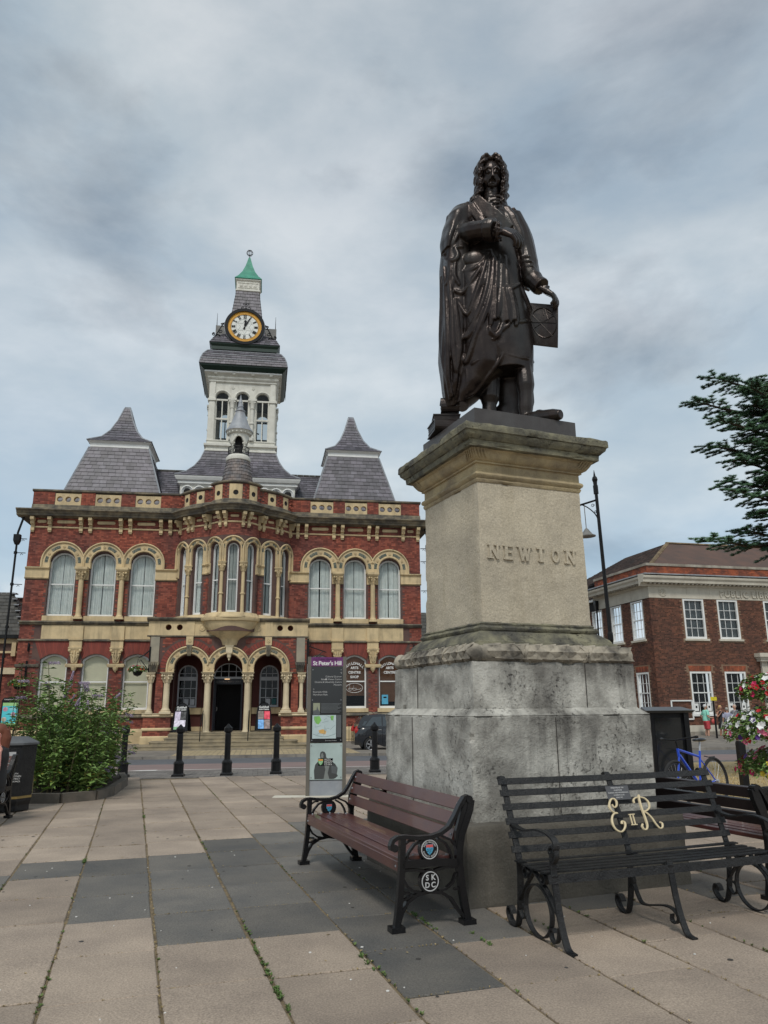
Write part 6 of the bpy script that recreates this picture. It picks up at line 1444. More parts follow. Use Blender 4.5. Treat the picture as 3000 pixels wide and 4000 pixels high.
def badge_art(par, x, out):
    # emblem plate: local frame whose -y looks out of the bench end
    rz = -pi / 2 if out < 0 else pi / 2
    def P(obj, lx, lz):   # lx to the viewer's right when looking at the end from outside
        pass
    def put(name, me, lx, lz, off=.026, rot_y=0.0):
        o = link(name, me, par); o.location = (x + out * off, .238 + (-out) * -lx if False else .238 + lx * (1 if out > 0 else -1) * (1), lz)
        o.rotation_euler = (Matrix.Rotation(rz, 3, 'Z') @ Matrix.Rotation(pi / 2, 3, 'X') @ Matrix.Rotation(rot_y, 3, 'Z')).to_euler(); return o
    return put
def iron_bench(label, loc, rz, group="council benches with plum slats"):
    t = thing("park_bench", label, "bench", loc, rz, group)
    for x, out in ((0.0, -1), (BL, 1)):
        e = cast_end(t, x, out); put = badge_art(e, x, out)
        for i, ch in enumerate("SK"): put("lettering", text_mesh("lettering", ch, .05, GREYL, .001, .0012), (-.023, .023)[i], .328)
        for i, ch in enumerate("DC"): put("lettering", text_mesh("lettering", ch, .05, GREYL, .001, .0012), (-.023, .023)[i], .280)
        for word, am, inw in (("SOUTH KESTEVEN", pi / 2, False), ("DISTRICT COUNCIL", -pi / 2, True)):
            n = len(word)
            for i, ch in enumerate(word):
                if ch == ' ': continue
                k = (i - (n - 1) / 2) * .17; a = am - k if not inw else am + k
                put("lettering", text_mesh("lettering", ch, .013, GREYL, .0008, .0004), .048 * cos(a), .513 + .048 * sin(a), .025, (a - pi / 2) if not inw else (a + pi / 2))
        P = [(-.5, .6), (.5, .6), (.5, 0), (.33, -.35), (0, -.65), (-.33, -.35), (-.5, 0)]; s = .056
        for fl in (1, -1):
            if fl < 0: put = badge_art(e, x, -out)
            put("shield", MB().add([(p[0] * s, p[1] * s, 0) for p in P], [tuple(range(7))]).mesh("shield", BLUP), 0, .513, .0245)
            put("shield_chief", MB().add([(p[0] * s, p[1] * s, 0) for p in ((-.47, .57), (.47, .57), (.47, .2), (.2, .28), (0, .18), (-.2, .28), (-.47, .2))], [tuple(range(7))]).mesh("shield_chief", REDP), 0, .513, .0252)
            B = MB()
            for px, pz in ((-.25, .02), (.05, .02), (.3, .05), (-.1, -.15), (.15, -.2), (0, -.4), (-.28, -.2)): B.add([((px - .08) * s, pz * s, 0), (px * s, (pz - .1) * s, 0), ((px + .08) * s, pz * s, 0), (px * s, (pz + .08) * s, 0)], [(0, 1, 2, 3)])
            put("shield_charges", B.mesh("shield_charges", BLACK), 0, .513, .0258)
    def slat(d, z, w, tilt, th=.032):
        c, s_ = cos(tilt), sin(tilt); B = MB(); b = .004
        pr = [(-w / 2 + b, -th / 2), (w / 2 - b, -th / 2), (w / 2, -th / 2 + b), (w / 2, th / 2 - b), (w / 2 - b, th / 2), (-w / 2 + b, th / 2), (-w / 2, th / 2 - b), (-w / 2, -th / 2 + b)]
        ps = [(d + p * c - q * s_, z + p * s_ + q * c) for p, q in pr]
        vs = [(xx, y, zz) for xx in (.03, BL - .03) for y, zz in ps]; B.add(vs, [tuple(range(7, -1, -1)), tuple(range(8, 16))] + [(i, (i + 1) % 8, (i + 1) % 8 + 8, i + 8) for i in range(8)])
        o = B.ob("slat", PLUM, t); K = MB()
        for xx in (.06, BL - .06): n = (d - s_ * (th / 2), z + c * (th / 2)); K.ball((xx, d - s_ * (th / 2 + .001) * (1 if tilt < 1 else 1), z + c * (th / 2 + .001)), .009, 6, 4)
        K.ob("bolt_head", LEAD, o)
    for d, z in ((.055, .448), (.145, .452), (.235, .450), (.325, .444), (.405, .437)): slat(d, z, .078, 0)
    slat(.028, .405, .07, pi / 2)
    for d, z in ((.462, .585), (.487, .690), (.525, .795)): slat(d, z, .092, radians(72))
    return t
b1 = iron_bench("plum-slatted black iron bench nearest the camera, left of the pedestal", (.076 + BL * cos(radians(110.5)), 5.80 + BL * sin(radians(110.5)), 0), radians(-69.5))
rb = dup(b1, (3.52, 6.81, 0), radians(112), "bench with black iron end behind the black cipher bench, at the right edge")
DSL = mat("shaded_slat", (.018, .012, .013), .4, (.03, .02, .02), 4)  # shade on the right bench's back slats, put into the colour as near-black
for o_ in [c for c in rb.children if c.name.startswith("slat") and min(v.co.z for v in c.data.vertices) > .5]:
    o_.data = o_.data.copy(); o_.data.materials.clear(); o_.data.materials.append(DSL); o_["label"] = "back slat with its shade painted in, almost black"
dup(b1, (2.19, 10.1, 0), radians(202.2), "bench mostly hidden behind the pedestal's far side")
dup(b1, (-5.37 - BL, 11.0, 0), radians(2), "bench at the left edge with a person sitting on it")
# ---------------- wrought-iron cipher bench ----------------
EB = thing("cipher_bench", "black painted strap-iron bench with a cream royal cipher on its back", "bench", (1.142, 5.276, 0), radians(20.5))
def strap_frame(x, end=True):
    B = MB(); S = (1, 0, 0); w = .042; t = .012
    T = lambda d, z: (x, d, z)
    def st(pts, w=w, t=t): B.strip([T(*p) for p in smooth_pts(pts)], w, t, S)
    st([(-.04, .004), (.0, .006), (.03, .02), (.055, .06), (.085, .13), (.115, .24), (.135, .36), (.15, .45)] + ([(.150, .56)] if end else []), .046)
    st([(.70, .075), (.715, .11), (.75, .115), (.765, .075), (.74, .03), (.70, .008), (.655, .012), (.625, .06), (.60, .16), (.585, .30), (.585, .42), (.605, .50), (.64, .60), (.685, .72), (.73, .84), (.775, .955), (.80, .985), (.83, .97)], .046)
    st([(.13, .415), (.20, .425), (.35, .425), (.50, .43), (.60, .45)], .04)
    if end:
        st([(.14, .50), (.115, .52), (.10, .55), (.11, .585), (.145, .60), (.175, .58), (.17, .55)], .034)
        st([(.11, .575), (.10, .61), (.12, .645), (.18, .668), (.27, .68), (.37, .675), (.47, .655), (.56, .655), (.66, .675)], .045)
        cx, cz, rx, rz = .36, .17, .165, .16
        st([(cx + rx * cos(a), cz + rz * sin(a)) for a in [2 * pi * k / 22 for k in range(23)]], .034, .01)
        st([(.12, .12), (.13, .055), (.17, .02), (.21, .04), (.215, .085), (.185, .10), (.17, .08)], .032, .01)
        st([(.62, .14), (.57, .08), (.53, .10), (.53, .15), (.56, .17)], .032, .01)
        st([(.09, .16), (.20, .28), (.32, .37), (.42, .42)], .034, .01); st([(.62, .16), (.52, .28), (.44, .36), (.38, .42)], .034, .01)
        for cx in (.26, .48): st([(cx + .032 * cos(a), .385 + .032 * sin(a)) for a in [2 * pi * k / 10 for k in range(11)]], .05, .01)
    else:
        st([(.56, .24), (.50, .13), (.44, .11), (.33, .13), (.22, .15), (.14, .14), (.10, .10), (.13, .06), (.17, .07), (.165, .11)], .032, .01)
        st([(.585, .30), (.55, .26), (.56, .21), (.60, .20)], .03, .01)
    return B.ob("strap_frame", RBLACK, EB)
def _unused(): pass
def smooth_pts(p, n=3):
    o = []
    for i in range(len(p) - 1):
        a, b, c, d = p[max(i - 1, 0)], p[i], p[i + 1], p[min(i + 2, len(p) - 1)]
        for k in range(n):
            t = k / n; o.append(tuple(.5 * ((2 * b[j]) + (-a[j] + c[j]) * t + (2 * a[j] - 5 * b[j] + 4 * c[j] - d[j]) * t * t + (-a[j] + 3 * b[j] - 3 * c[j] + d[j]) * t ** 3) for j in range(len(b))))
    o.append(tuple(p[-1])); return o
for x, e in ((.0, True), (.93, False), (1.86, True)): strap_frame(x, e)
def eb_slat(d, z, w, tilt, x0, x1):
    c, s_ = cos(tilt), sin(tilt); B = MB(); th = .010; n = 24; vs = []; random.seed(int(z * 1000))
    for i in range(n + 1):
        xx = x0 + (x1 - x0) * i / n; dz = -.004 * sin(pi * i / n)
        for p, q in ((-w / 2, -th / 2), (w / 2, -th / 2), (w / 2, th / 2), (-w / 2, th / 2)): vs.append((xx, d + p * c - q * s_, z + dz + p * s_ + q * c))
    B.add(vs, [(i * 4 + k, i * 4 + (k + 1) % 4, i * 4 + 4 + (k + 1) % 4, i * 4 + 4 + k) for i in range(n) for k in range(4)] + [(3, 2, 1, 0), (n * 4, n * 4 + 1, n * 4 + 2, n * 4 + 3)]); return B.ob("slat", RBLACK, EB)
for z, d in ((.955, .762), (.877, .733), (.785, .700), (.691, .664), (.605, .632), (.514, .600)): eb_slat(d, z, .045, radians(70), -.05, 1.91)
for z, d in ((.447, .545), (.438, .455), (.437, .37), (.437, .285), (.437, .205)): eb_slat(d, z, .052, 0, -.05, 1.91)
eb_slat(.135, .405, .055, radians(80), -.05, 1.91)
CREAMP = mat("cream_cipher_paint", (0.72, 0.60, 0.38), 0.5)
def cip(pts, r, nm="cipher_letter"):
    B = MB(); q = smooth_pts(pts, 5); rr = []
    for i in range(len(q)):
        a = q[max(i - 1, 0)]; b = q[min(i + 1, len(q) - 1)]; dz = abs(b[1] - a[1]) / (abs(b[0] - a[0]) + abs(b[1] - a[1]) + 1e-6); rr.append(r * (.55 + .6 * dz))
    B.tube([(x, .655 + (z - .7) * .36 - .022, z) for x, z in q], rr, 6); return B
E_ = [(.86, .765), (.875, .745), (.90, .755), (.908, .785), (.888, .805), (.860, .795), (.838, .765), (.835, .735), (.86, .712), (.89, .705), (.855, .70), (.828, .67), (.822, .63), (.84, .595), (.875, .580), (.905, .590), (.928, .615), (.930, .64), (.91, .648), (.903, .630)]
cip([(.822, .755), (.835, .738), (.85, .735)], .006).ob("cipher_letter", CREAMP, EB); cip(E_, .0095).ob("cipher_letter", CREAMP, EB)
B = MB(); 
for x in (1.000, 1.026): B.tube([(x, .632, .688), (x, .608, .622)], .0065, 6)
for z in (.690, .620): B.tube([(.985, .655 + (z - .7) * .36 - .022, z), (1.041, .655 + (z - .7) * .36 - .022, z)], .005, 5)
B.ob("cipher_numeral", CREAMP, EB)
R1 = [(1.068, .765), (1.068, .785), (1.09, .80), (1.13, .805), (1.175, .795), (1.20, .765), (1.195, .73), (1.165, .71), (1.13, .705), (1.16, .69), (1.19, .655), (1.21, .615), (1.235, .585), (1.262, .59), (1.268, .615), (1.25, .625)]
R2 = [(1.13, .82), (1.122, .78), (1.122, .72), (1.128, .66), (1.128, .61), (1.112, .585), (1.088, .585), (1.078, .605), (1.09, .62)]
cip(R1, .009).ob("cipher_letter", CREAMP, EB); cip(R2, .010).ob("cipher_letter", CREAMP, EB)
pq = bpy.data.objects.new("plaque", MB().box(-.105, .105, -.004, 0, -.052, .052).mesh("plaque", mat("grey_plaque", (.09, .09, .095), .4))); COL.objects.link(pq); pq.parent = EB; pq.location = (.95, .69, .842); pq.rotation_euler = (-radians(20), 0, 0)
for i, w_ in enumerate(("PRESENTED BY THE", "GRANTHAM", "BUSINESS AND PROFESSIONAL", "WOMEN'S CLUB", "JUNE 1953")): text("lettering", w_, .0135, GREYL, pq, (0, -.006, .036 - .018 * i), depth=.0005, bold=.0003)
# ---------------- wayfinding totem ----------------
TA = radians(5); TP = thing("wayfinding_totem", "tall grey-framed wayfinding sign with purple header and town map", "sign", (-1.39, 14.08, 0), TA)
BRZ = mat("bronze_grey_frame", (.17, .155, .13), .45, metallic=.3); PURP = mat("purple_print", (.16, .03, .16), .45); PBLK = mat("glossy_black_panel", (.014, .016, .018), .12, coat=.3); PALE = mat("pale_aqua_print", (.42, .52, .50), .5); DGY = mat("mid_grey_print", (.10, .11, .115), .5)
TW = .68
MB().box(-.01, .055, -.03, .06, 0, 2.385).ob("side_post", BRZ, TP); MB().box(TW - .055, TW + .01, -.03, .06, 0, 2.385).ob("side_post", BRZ, TP)
MB().box(.055, TW - .055, -.01, .05, .0, .26).ob("foot_panel", LEAD, TP); MB().box(.055, TW - .055, -.02, .05, .27, .88).ob("picture_panel", PALE, TP); MB().box(.055, TW - .055, -.02, .05, .26, .27).ob("black_rule", BLACK, TP)
MB().box(.055, TW - .055, -.024, .05, .89, 2.21).ob("map_panel", PBLK, TP); MB().box(.055, TW - .055, -.03, .05, 2.215, 2.375).ob("header_panel", PURP, TP)
ty = -.034
text("lettering", "St Peter's Hill", .105, WHITE, TP, (.085, ty, 2.265), depth=.001, bold=.002, align='LEFT', spacing=.92); text("lettering", "CULTURAL QUARTER", .045, mat("faint_purple", (.05, .01, .06), .5), TP, (.085, ty, 2.335), depth=.001, align='LEFT')
ty = -.027
text("lettering", "\u2191", .05, GREYL, TP, (TW - .085, ty, 2.09), depth=.001)
for i, w_ in enumerate(("Cultural Quarter", "Arts & Visitor Centre", "Cinema & University Centre", "Museum")): text("lettering", w_, .042, GREYL, TP, (TW - .075, ty, 2.03 - .048 * i), depth=.001, align='RIGHT')
MB().box(.31, .335, ty, ty + .002, 1.97, 1.995).ob("print_mark", GREYL, TP)
for i, w_ in enumerate(("\u2196", "Riverside Walk", "Wyndham Park")): text("lettering", w_, .042, GREYL, TP, (.09, ty, 1.81 - .048 * i), depth=.001, align='LEFT')
B = MB().box(.10, .22, ty, ty + .002, 1.37, 1.57); B.ob("photo_print", mat("sepia_print", (.30, .32, .22), .5), TP); MB().add([(.10, ty - .001, 1.37), (.22, ty - .001, 1.37), (.22, ty - .001, 1.42), (.19, ty - .001, 1.46), (.17, ty - .001, 1.52), (.16, ty - .001, 1.45), (.10, ty - .001, 1.44)], [tuple(range(7))]).ob("photo_print", DGY, TP)
for i in range(8): MB().box(.24, .60 - .03 * (i % 3), ty, ty + .001, 1.55 - .021 * i, 1.562 - .021 * i).ob("text_line", DGY, TP)
MAPB = mat("map_print", (.50, .60, .60), .5, (.44, .54, .55), 8); MB().box(.09, .51, ty, ty + .002, .96, 1.36).ob("map_print", MAPB, TP)
mg = mat("map_green", (.22, .52, .12), .5); mo_ = mat("map_orange", (.70, .42, .12), .5); ms = mat("map_road", (.16, .24, .24), .5); ty2 = ty - .001
MB().add([(.12, ty2, 1.34), (.22, ty2, 1.34), (.25, ty2, 1.27), (.20, ty2, 1.20), (.15, ty2, 1.22), (.12, ty2, 1.28)], [tuple(range(6))]).add([(.41, ty2, 1.35), (.47, ty2, 1.35), (.46, ty2, 1.27), (.42, ty2, 1.27)], [(0, 1, 2, 3)]).ob("map_park", mg, TP)
MB().add([(.20, ty2, 1.10), (.28, ty2, 1.12), (.34, ty2, 1.08), (.32, ty2, 1.03), (.22, ty2, 1.05)], [tuple(range(5))]).ob("map_centre", mo_, TP)
B = MB(); random.seed(77)
for k in range(16):
    x0_, z0_ = random.uniform(.1, .48), random.uniform(1.0, 1.33); a = random.uniform(0, 3.1); l = random.uniform(.04, .13); x1_, z1_ = min(.5, max(.1, x0_ + cos(a) * l)), min(1.35, max(.98, z0_ + sin(a) * l)); B.bar((x0_, ty2, z0_), (x1_, ty2, z1_), .004, .001, (0, 1, 0))
for k in range(14): t0, t1 = k / 14, (k + 1) / 14; B.bar((.10 + .4 * t0, ty2, 1.04 - .05 * sin(pi * t0)), (.10 + .4 * t1, ty2, 1.04 - .05 * sin(pi * t1)), .006, .001, (0, 1, 0))
B.ob("map_roads", ms, TP); MB().box(.52, .60, ty, ty + .001, .98, 1.36).ob("text_line", DGY, TP)
# monochrome print of a robed figure behind the council's name
def sil(P, m, nm, y=-.022): MB().add([(x, y, z) for x, z in P], [tuple(range(len(P)))]).ob(nm, m, TP)
FG1 = mat("figure_print_dark", (.055, .06, .06), .5); FG2 = mat("figure_print_light", (.20, .22, .21), .5)
sil([(.14, .28), (.13, .42), (.15, .52), (.21, .585), (.24, .62), (.23, .68), (.24, .725), (.27, .745), (.31, .735), (.335, .70), (.34, .65), (.36, .62), (.42, .585), (.50, .53), (.53, .48), (.545, .46), (.53, .36), (.55, .33), (.50, .29), (.47, .28)], FG1, "figure_print")
sil([(.245, .64), (.25, .70), (.28, .72), (.295, .67), (.29, .63)], FG2, "figure_print", -.0226); sil([(.30, .28), (.33, .44), (.30, .54), (.35, .58), (.40, .50), (.37, .38), (.40, .28)], FG2, "figure_print", -.0226); sil([(.43, .50), (.54, .48), (.53, .36), (.44, .38)], DGY, "figure_print", -.0228)
MB().box(.20, .46, -.0236, -.023, .50, .625).ob("name_panel", PBLK, TP)
shield(TP, .245, -.0236, .565, .085, (GRP, ORP, WHITE))
for i, w_ in enumerate(("SOUTH", "KESTEVEN", "DISTRICT", "COUNCIL")): text("lettering", w_, .032, WHITE, TP, (.31, -.025, .606 - .029 * i), depth=.0008, align='LEFT')
for x, z in ((.085, 2.15), (TW - .085, 2.15), (.085, 1.62), (TW - .085, 1.62), (.085, .93), (TW - .085, .93), (.08, .84), (TW - .08, .84), (.08, .31), (TW - .08, .31)): MB().ball((x, -.026, z), .010, 7, 4).ob("stud", LEAD, TP)
text("lettering", "Discovering Grantham", .022, GREYL, TP, (.42, ty, .925), depth=.001)
tag(MB().box(-1.95, -.55, 13.86, 14.2, .0, .006).ob("pale_stone_strip", LSTONE), "pale stone strip set at the foot of the wayfinding totem", "paving")
# ---------------- bollards ----------------
BO = thing("bollard", "black iron bollard, first from the left beside the shrub bed", "bollard", (-5.976, 18.26, 0), 0.1, "black bollards along the kerb")
MB().lathe([(.135, 0), (.14, .02), (.125, .05), (.115, .06), (.112, .24), (.118, .25), (.118, .28), (.105, .31), (.075, .335), (.070, .36), (.068, .9), (.062, .93), (.09, .955), (.10, .97), (.10, 1.04), (.085, 1.06), (.05, 1.09), (.005, 1.14)], (0, 0), 8).ob("post", BLACK, BO)
MB().sq([(.135, -.01), (.135, .03), (.12, .045)], (0, 0)).ob("foot_plate", BLACK, BO)
for (x, y), lb in (((-4.72, 18.29), "black iron bollard, second from the left, before the hall steps"), ((-3.67, 18.54), "black iron bollard, third from the left, in front of the hall's doorway"), ((-2.58, 18.87), "black iron bollard just left of the wayfinding totem"), ((-.263, 19.10), "black iron bollard in front of the parked black car"), ((-1.42, 18.98), "black iron bollard hidden behind the wayfinding totem")): dup(BO, (x, y, 0), .1, lb)
# ---------------- litter bin ----------------
BN = thing("litter_bin", "black council litter bin with a hooded lid beside the shrub bed", "bin", (-5.80, 12.4, 0), radians(24)); BN.scale = (.95, .95, .97)
B = MB(); n = 8; c8 = lambda r, z: [(r * cos(pi / 8 + 2 * pi * k / 8) * (1 if 1 else 1), r * .95 * sin(pi / 8 + 2 * pi * k / 8), z) for k in range(8)]
for pr, nm, m in (([(.36, .02), (.36, .10), (.38, .16), (.40, .95), (.40, 1.0)], "body", RBLACK), ([(.43, 1.0), (.43, 1.03), (.24, 1.12), (.20, 1.12)], "lid", mat("worn_lid_paint", (.10, .105, .11), .45, (.06, .06, .065), 4)), ([(.383, .20), (.385, .23), (.386, .235)], "gold_band", mat("gold_band", (.32, .22, .07), .4))):
    vs = []; 
    for r, z in pr: vs += c8(r + (.003 if nm == "gold_band" else 0), z)
    b = MB().add(vs, [(i * 8 + k, i * 8 + (k + 1) % 8, i * 8 + 8 + (k + 1) % 8, i * 8 + 8 + k) for i in range(len(pr) - 1) for k in range(8)] + [tuple(range((len(pr) - 1) * 8, len(pr) * 8))]); b.ob(nm, m, BN)
yb = -.38 * .95 * cos(pi / 8) - .0
b = MB().box(-.07, .07, -.372, -.36, .72, .90); b.ob("aperture_plate", GREYL, BN); shield(BN, .02 - .07, -.374, .52, .10, (GRP, ORP, WHITE))
for i, w_ in enumerate(("SOUTH", "KESTEVEN", "DISTRICT", "COUNCIL")): text("lettering", w_, .034, WHITE, BN, (.02, -.376, .575 - .038 * i), depth=.001, align='LEFT')
MB().box(-.155, -.11, -.374, -.37, .90, .96).ob("sticker", GREYL, BN)
# ---------------- shrub bed kerb ----------------
BK = mat("dark_bed_kerb", (.15, .125, .10), .9, (.09, .08, .065), 3, bump=.4, island=.15)
PTS = [Vector(p) for p in ((-9.6, 14.2, 0), (-7.8, 13.75, 0), (-6.0, 13.35, 0), (-5.35, 13.35, 0), (-4.95, 13.75, 0), (-4.9, 14.4, 0), (-5.25, 16.2, 0), (-5.75, 17.5, 0))]
bed = thing("planting_bed", "low dark stone kerb curving round the overgrown shrub bed", "planter", (0, 0, 0))
for a, b in zip(PTS, PTS[1:]):
    k = max(1, int((b - a).length / .9))
    for i in range(k): p, q = a.lerp(b, i / k), a.lerp(b, (i + .985) / k); MB().bar(p + Vector((0, 0, .07)), q + Vector((0, 0, .07)), .13, .16).ob("kerb_stone", BK, bed)
MB().add([(-9.6, 14.3, .09), (-6.0, 13.42, .10), (-5.35, 13.42, .10), (-5.0, 13.8, .10), (-4.97, 14.4, .10), (-5.3, 16.2, .1), (-5.8, 17.4, .1), (-9, 17.5, .1)], [tuple(range(8))]).ob("soil", SOIL, bed)
# ---------------- lamp post ----------------
LPO = thing("street_lamp", "tall slim black lamp post with spiked top, right of the pedestal", "street lamp", (5.62, 19.0, 0), 0)
B = MB(); B.lathe([(.075, 0), (.075, 1.0), (.06, 1.1), (.055, 3.0), (.07, 3.05), (.07, 3.2), (.052, 3.25), (.042, 6.9)], (0, 0), 10).lathe([(.065, 6.78), (.065, 7.0), (.05, 7.02), (.055, 7.1), (.075, 7.16), (.06, 7.22), (.03, 7.26), (.005, 7.42)], (0, 0), 10); B.ob("post", BLACK, LPO); LPO.rotation_euler = (0, radians(-1.2), 0)
B = MB(); B.tube([(0, 0, 6.62), (-.7, 0, 6.42), (-.95, 0, 6.38)], .025, 6).tube(smooth_pts([(0, 0, 6.05), (-.08, 0, 6.25), (-.25, 0, 6.42), (-.4, 0, 6.5)]), .015, 5)
for c_, r_ in (((-.12, 0, 6.47), .05), ((-.06, 0, 6.3), .04)): B.tube(spiral(c_, r_, 1.2, 0), .009, 4)
B.ob("bracket", BLACK, LPO); MB().lathe([(.02, 5.88), (.04, 5.86), (.14, 5.72), (.22, 5.68), (.22, 5.66), (.02, 5.68)], (-.34, 0), 14).tube([(-.34, 0, 5.88), (-.34, 0, 6.5)], .012, 4).ob("lamp_hood", DLEAD, LPO)
# ---------------- street-side poster, sandwich boards ----------------
PS = thing("poster_stand", "black framed poster sign with turquoise events print at the left edge", "sign", gl(PSU, -2.3, PSZ), radians(6)); PS.scale = (.76, .76, .86)
B = MB(); B.tube([(.30, 0, 0), (.30, 0, 1.2)], .05, 8); B.ob("post", BLACK, PS); MB().box(-.50, .50, -.03, .05, 1.15, 2.40).ob("frame", BLACK, PS); MB().box(-.42, .42, -.036, -.03, 1.23, 2.30).ob("poster", mat("turquoise_print", (.08, .52, .60), .5, (.10, .62, .66), 2), PS)
MB().box(-.42, .42, -.038, -.0365, 2.14, 2.30).ob("poster_strip", mat("lime_print", (.35, .62, .25), .5), PS); MB().box(-.42, .42, -.038, -.0365, 1.23, 1.30).ob("poster_strip", MATS["lime_print"], PS)
MB().prism([(-.52, 2.4), (.52, 2.4), (.38, 2.56), (-.38, 2.56)], -.03, .05).ob("header", BLACK, PS); text("lettering", "Guildhall Arts Centre", .085, WHITE, PS, (0, -.035, 2.46), depth=.002)
for x, z, c_ in ((-.25, 1.98, (.45, .10, .22)), (.2, 1.72, (.35, .08, .25)), (-.28, 1.48, (.30, .28, .12))): MB().ball((x, -.04, z), .14, 12, 8, (1, .04, .8)).ob("poster_picture", mat("poster_picture_%d" % int(z * 100), c_, .6, (.6, .5, .5), 9), PS)
for k in range(4): MB().box(-.02, .36, -.0385, -.0375, 2.06 - .04 * k, 2.07 - .04 * k).ob("text_line", WHITE, PS)
def aboard(u, label, cols, sg):
    t = thing("sandwich_board", label, "A-board", gl(u, -1.95, .42), GY)
    for s_ in (-1, 1):
        B = MB(); P = [(-.36, .05), (.36, .05), (.30, .9), (.27, 1.1), (.15, 1.25), (0, 1.31), (-.15, 1.25), (-.27, 1.1), (-.30, .9)]; tl = .20
        vs = [(x, s_ * (.30 - z * tl), z) for x, z in P] + [(x, s_ * (.30 - z * tl) + .02, z) for x, z in P]; n = len(P); B.add(vs, [tuple(range(n)), tuple(range(2 * n - 1, n - 1, -1))] + [(i, (i + 1) % n, (i + 1) % n + n, i + n) for i in range(n)]); B.ob("board", BLACK, t)
    B = MB(); B.tube([(x, -.325 + z * .2, z) for x, z in ((-.38, .05), (-.31, .9), (-.28, 1.1), (-.15, 1.27), (0, 1.33), (.15, 1.27), (.28, 1.1), (.31, .9), (.38, .05))], .018, 5); B.ob("rim", BLACK, t)
    for s_, w_, z in ((.13, "Guildhall", 1.10), (.09, "Arts Centre", 1.00)): text("lettering", w_, s_, WHITE, t, (0, -.325 + z * .2, z), (pi / 2 - .2, 0, 0), depth=.002, bold=.003)
    for (x0_, x1_, z0_, z1_), c_ in cols:
        m = mat("print_%.2f_%.2f_%.2f" % c_, c_, .5, tuple(min(1, v * 1.35 + .05) for v in c_), 7, .45, .55); MB().add([(x0_, -.328 + z0_ * .2, z0_), (x1_, -.328 + z0_ * .2, z0_), (x1_, -.328 + z1_ * .2, z1_), (x0_, -.328 + z1_ * .2, z1_)], [(0, 1, 2, 3)]).ob("poster", m, t)
    t.rotation_euler = (0, 0, GY + sg); return t
aboard(-1.95, "black sandwich board with pale lilac posters on the left of the hall doorway", (((-.27, -.01, .56, .92), (.55, .50, .62)), ((.01, .25, .56, .92), (.03, .03, .03)), ((-.27, .25, .26, .55), (.62, .58, .68)), ((-.27, -.02, .14, .26), (.25, .50, .28))), -.25)
aboard(1.72, "black sandwich board with red and blue posters on the right of the hall doorway", (((-.27, -.01, .56, .92), (.20, .16, .14)), ((.01, .27, .56, .92), (.70, .06, .10)), ((-.27, -.01, .14, .54), (.16, .38, .72)), ((.01, .27, .14, .54), (.26, .20, .19))), .12)
# ---------------- railings along the hall ----------------
def railing(u0_, u1_, v, z, label):
    t = thing("railing", label, "railing", gl(u0_, v, z), GY); L_ = u1_ - u0_
    MB().bar((0, 0, .72), (L_, 0, .72), .03, .02).ob("rail", BLACK, t); MB().bar((0, 0, .12), (L_, 0, .12), .03, .02).ob("rail", BLACK, t)
    m = MB().tube([(0, 0, 0), (0, 0, .78)], .012, 5).tube([(0, 0, .72), (0, 0, .80), (.04, 0, .86), (.10, 0, .86), (.13, 0, .80), (.13, 0, .72)], .010, 4).mesh("railing_bar", BLACK)
    for k in range(int(L_ / .14)): link("railing_bar", m, t, loc=(.05 + .14 * k, 0, 0))
    return t
railing(-14.2, -4.3, -1.55, -.10, "black hooped railing along the hall's left wing"); railing(4.3, 14, -1.55, -.10, "black hooped railing along the hall's right wing behind the car")
# ---------------- parked car ----------------
CARP = mat("black_car_paint", (0.012, 0.014, 0.018), 0.18, coat=.6); RUBB = mat("tyre_rubber", (.02, .02, .02), .85); ALLOY = mat("alloy", (.55, .56, .58), .3, metallic=.7); REDL = mat("red_lamp_glass", (.42, .015, .012), .15, coat=.5); TINT = mat("tinted_window", (.045, .06, .07), .06, coat=.4); CHR = mat("chrome", (.65, .66, .68), .15, metallic=.9)
CR = thing("parked_car", "small black hatchback parked before the hall, partly behind the pedestal", "car", (-1.38, 33.40, -.30), radians(9))
prof = [(-.02, .35, .50), (0.0, .62, .66), (.04, .90, .74), (.12, 1.02, .78)]
# body side outline (x along the car from tail, z)
low = [(0.0, .32), (.02, .62), (.06, .86), (.14, .98), (.5, 1.0), (1.2, .99), (2.2, .96), (2.72, .92), (3.2, .82), (3.5, .68), (3.58, .5), (3.56, .28)]
B = MB(); vs = []; Wd = [(.0, .72), (.5, .79), (.8, .80), (1.0, .80)]
def car_w(x, z): return .795 - .10 * max(0, (.35 - x) / .35) ** 2 - .14 * max(0, (x - 3.0) / .6) ** 2 - .03 * abs(z - .6)
secs = [0.0, .05, .15, .3, .36, .45, .6, .75, .9, .99, 1.2, 1.6, 2.1, 2.45, 2.55, 2.7, 2.85, 3.0, 3.12, 3.3, 3.45, 3.56]
def topz(x):
    for (a, za), (b, zb) in zip(low, low[1:]):
        if a <= x <= b and b > a: return za + (zb - za) * (x - a) / (b - a)
    return .5
def botz(x):
    for cx in (.66, 2.98):
        if abs(x - cx) < .33: return .28 + sqrt(.33 ** 2 - (x - cx) ** 2)
    return .20 if .2 < x < 3.4 else .28
rows_ = []
for x in secs:
    t = topz(x) if x > 0 else .80; b = botz(x); r = []
    for s in (-1, 1):
        zs_ = [b + (t - b) * k / 5 for k in range(6)]
        r.append([(x, s * car_w(x, z) * (1 - (.10 if k == 5 else 0)), z) for k, z in enumerate(zs_)])
    rows_.append(r[0] + r[1][::-1])
n = 12; B.add([p for r in rows_ for p in r], [(i * n + k, i * n + k + 1, (i + 1) * n + k + 1, (i + 1) * n + k) for i in range(len(secs) - 1) for k in range(n - 1)] + [tuple(range(n)), tuple((len(secs) - 1) * n + k for k in range(n - 1, -1, -1))]); B.ob("body", CARP, CR, smooth=True)
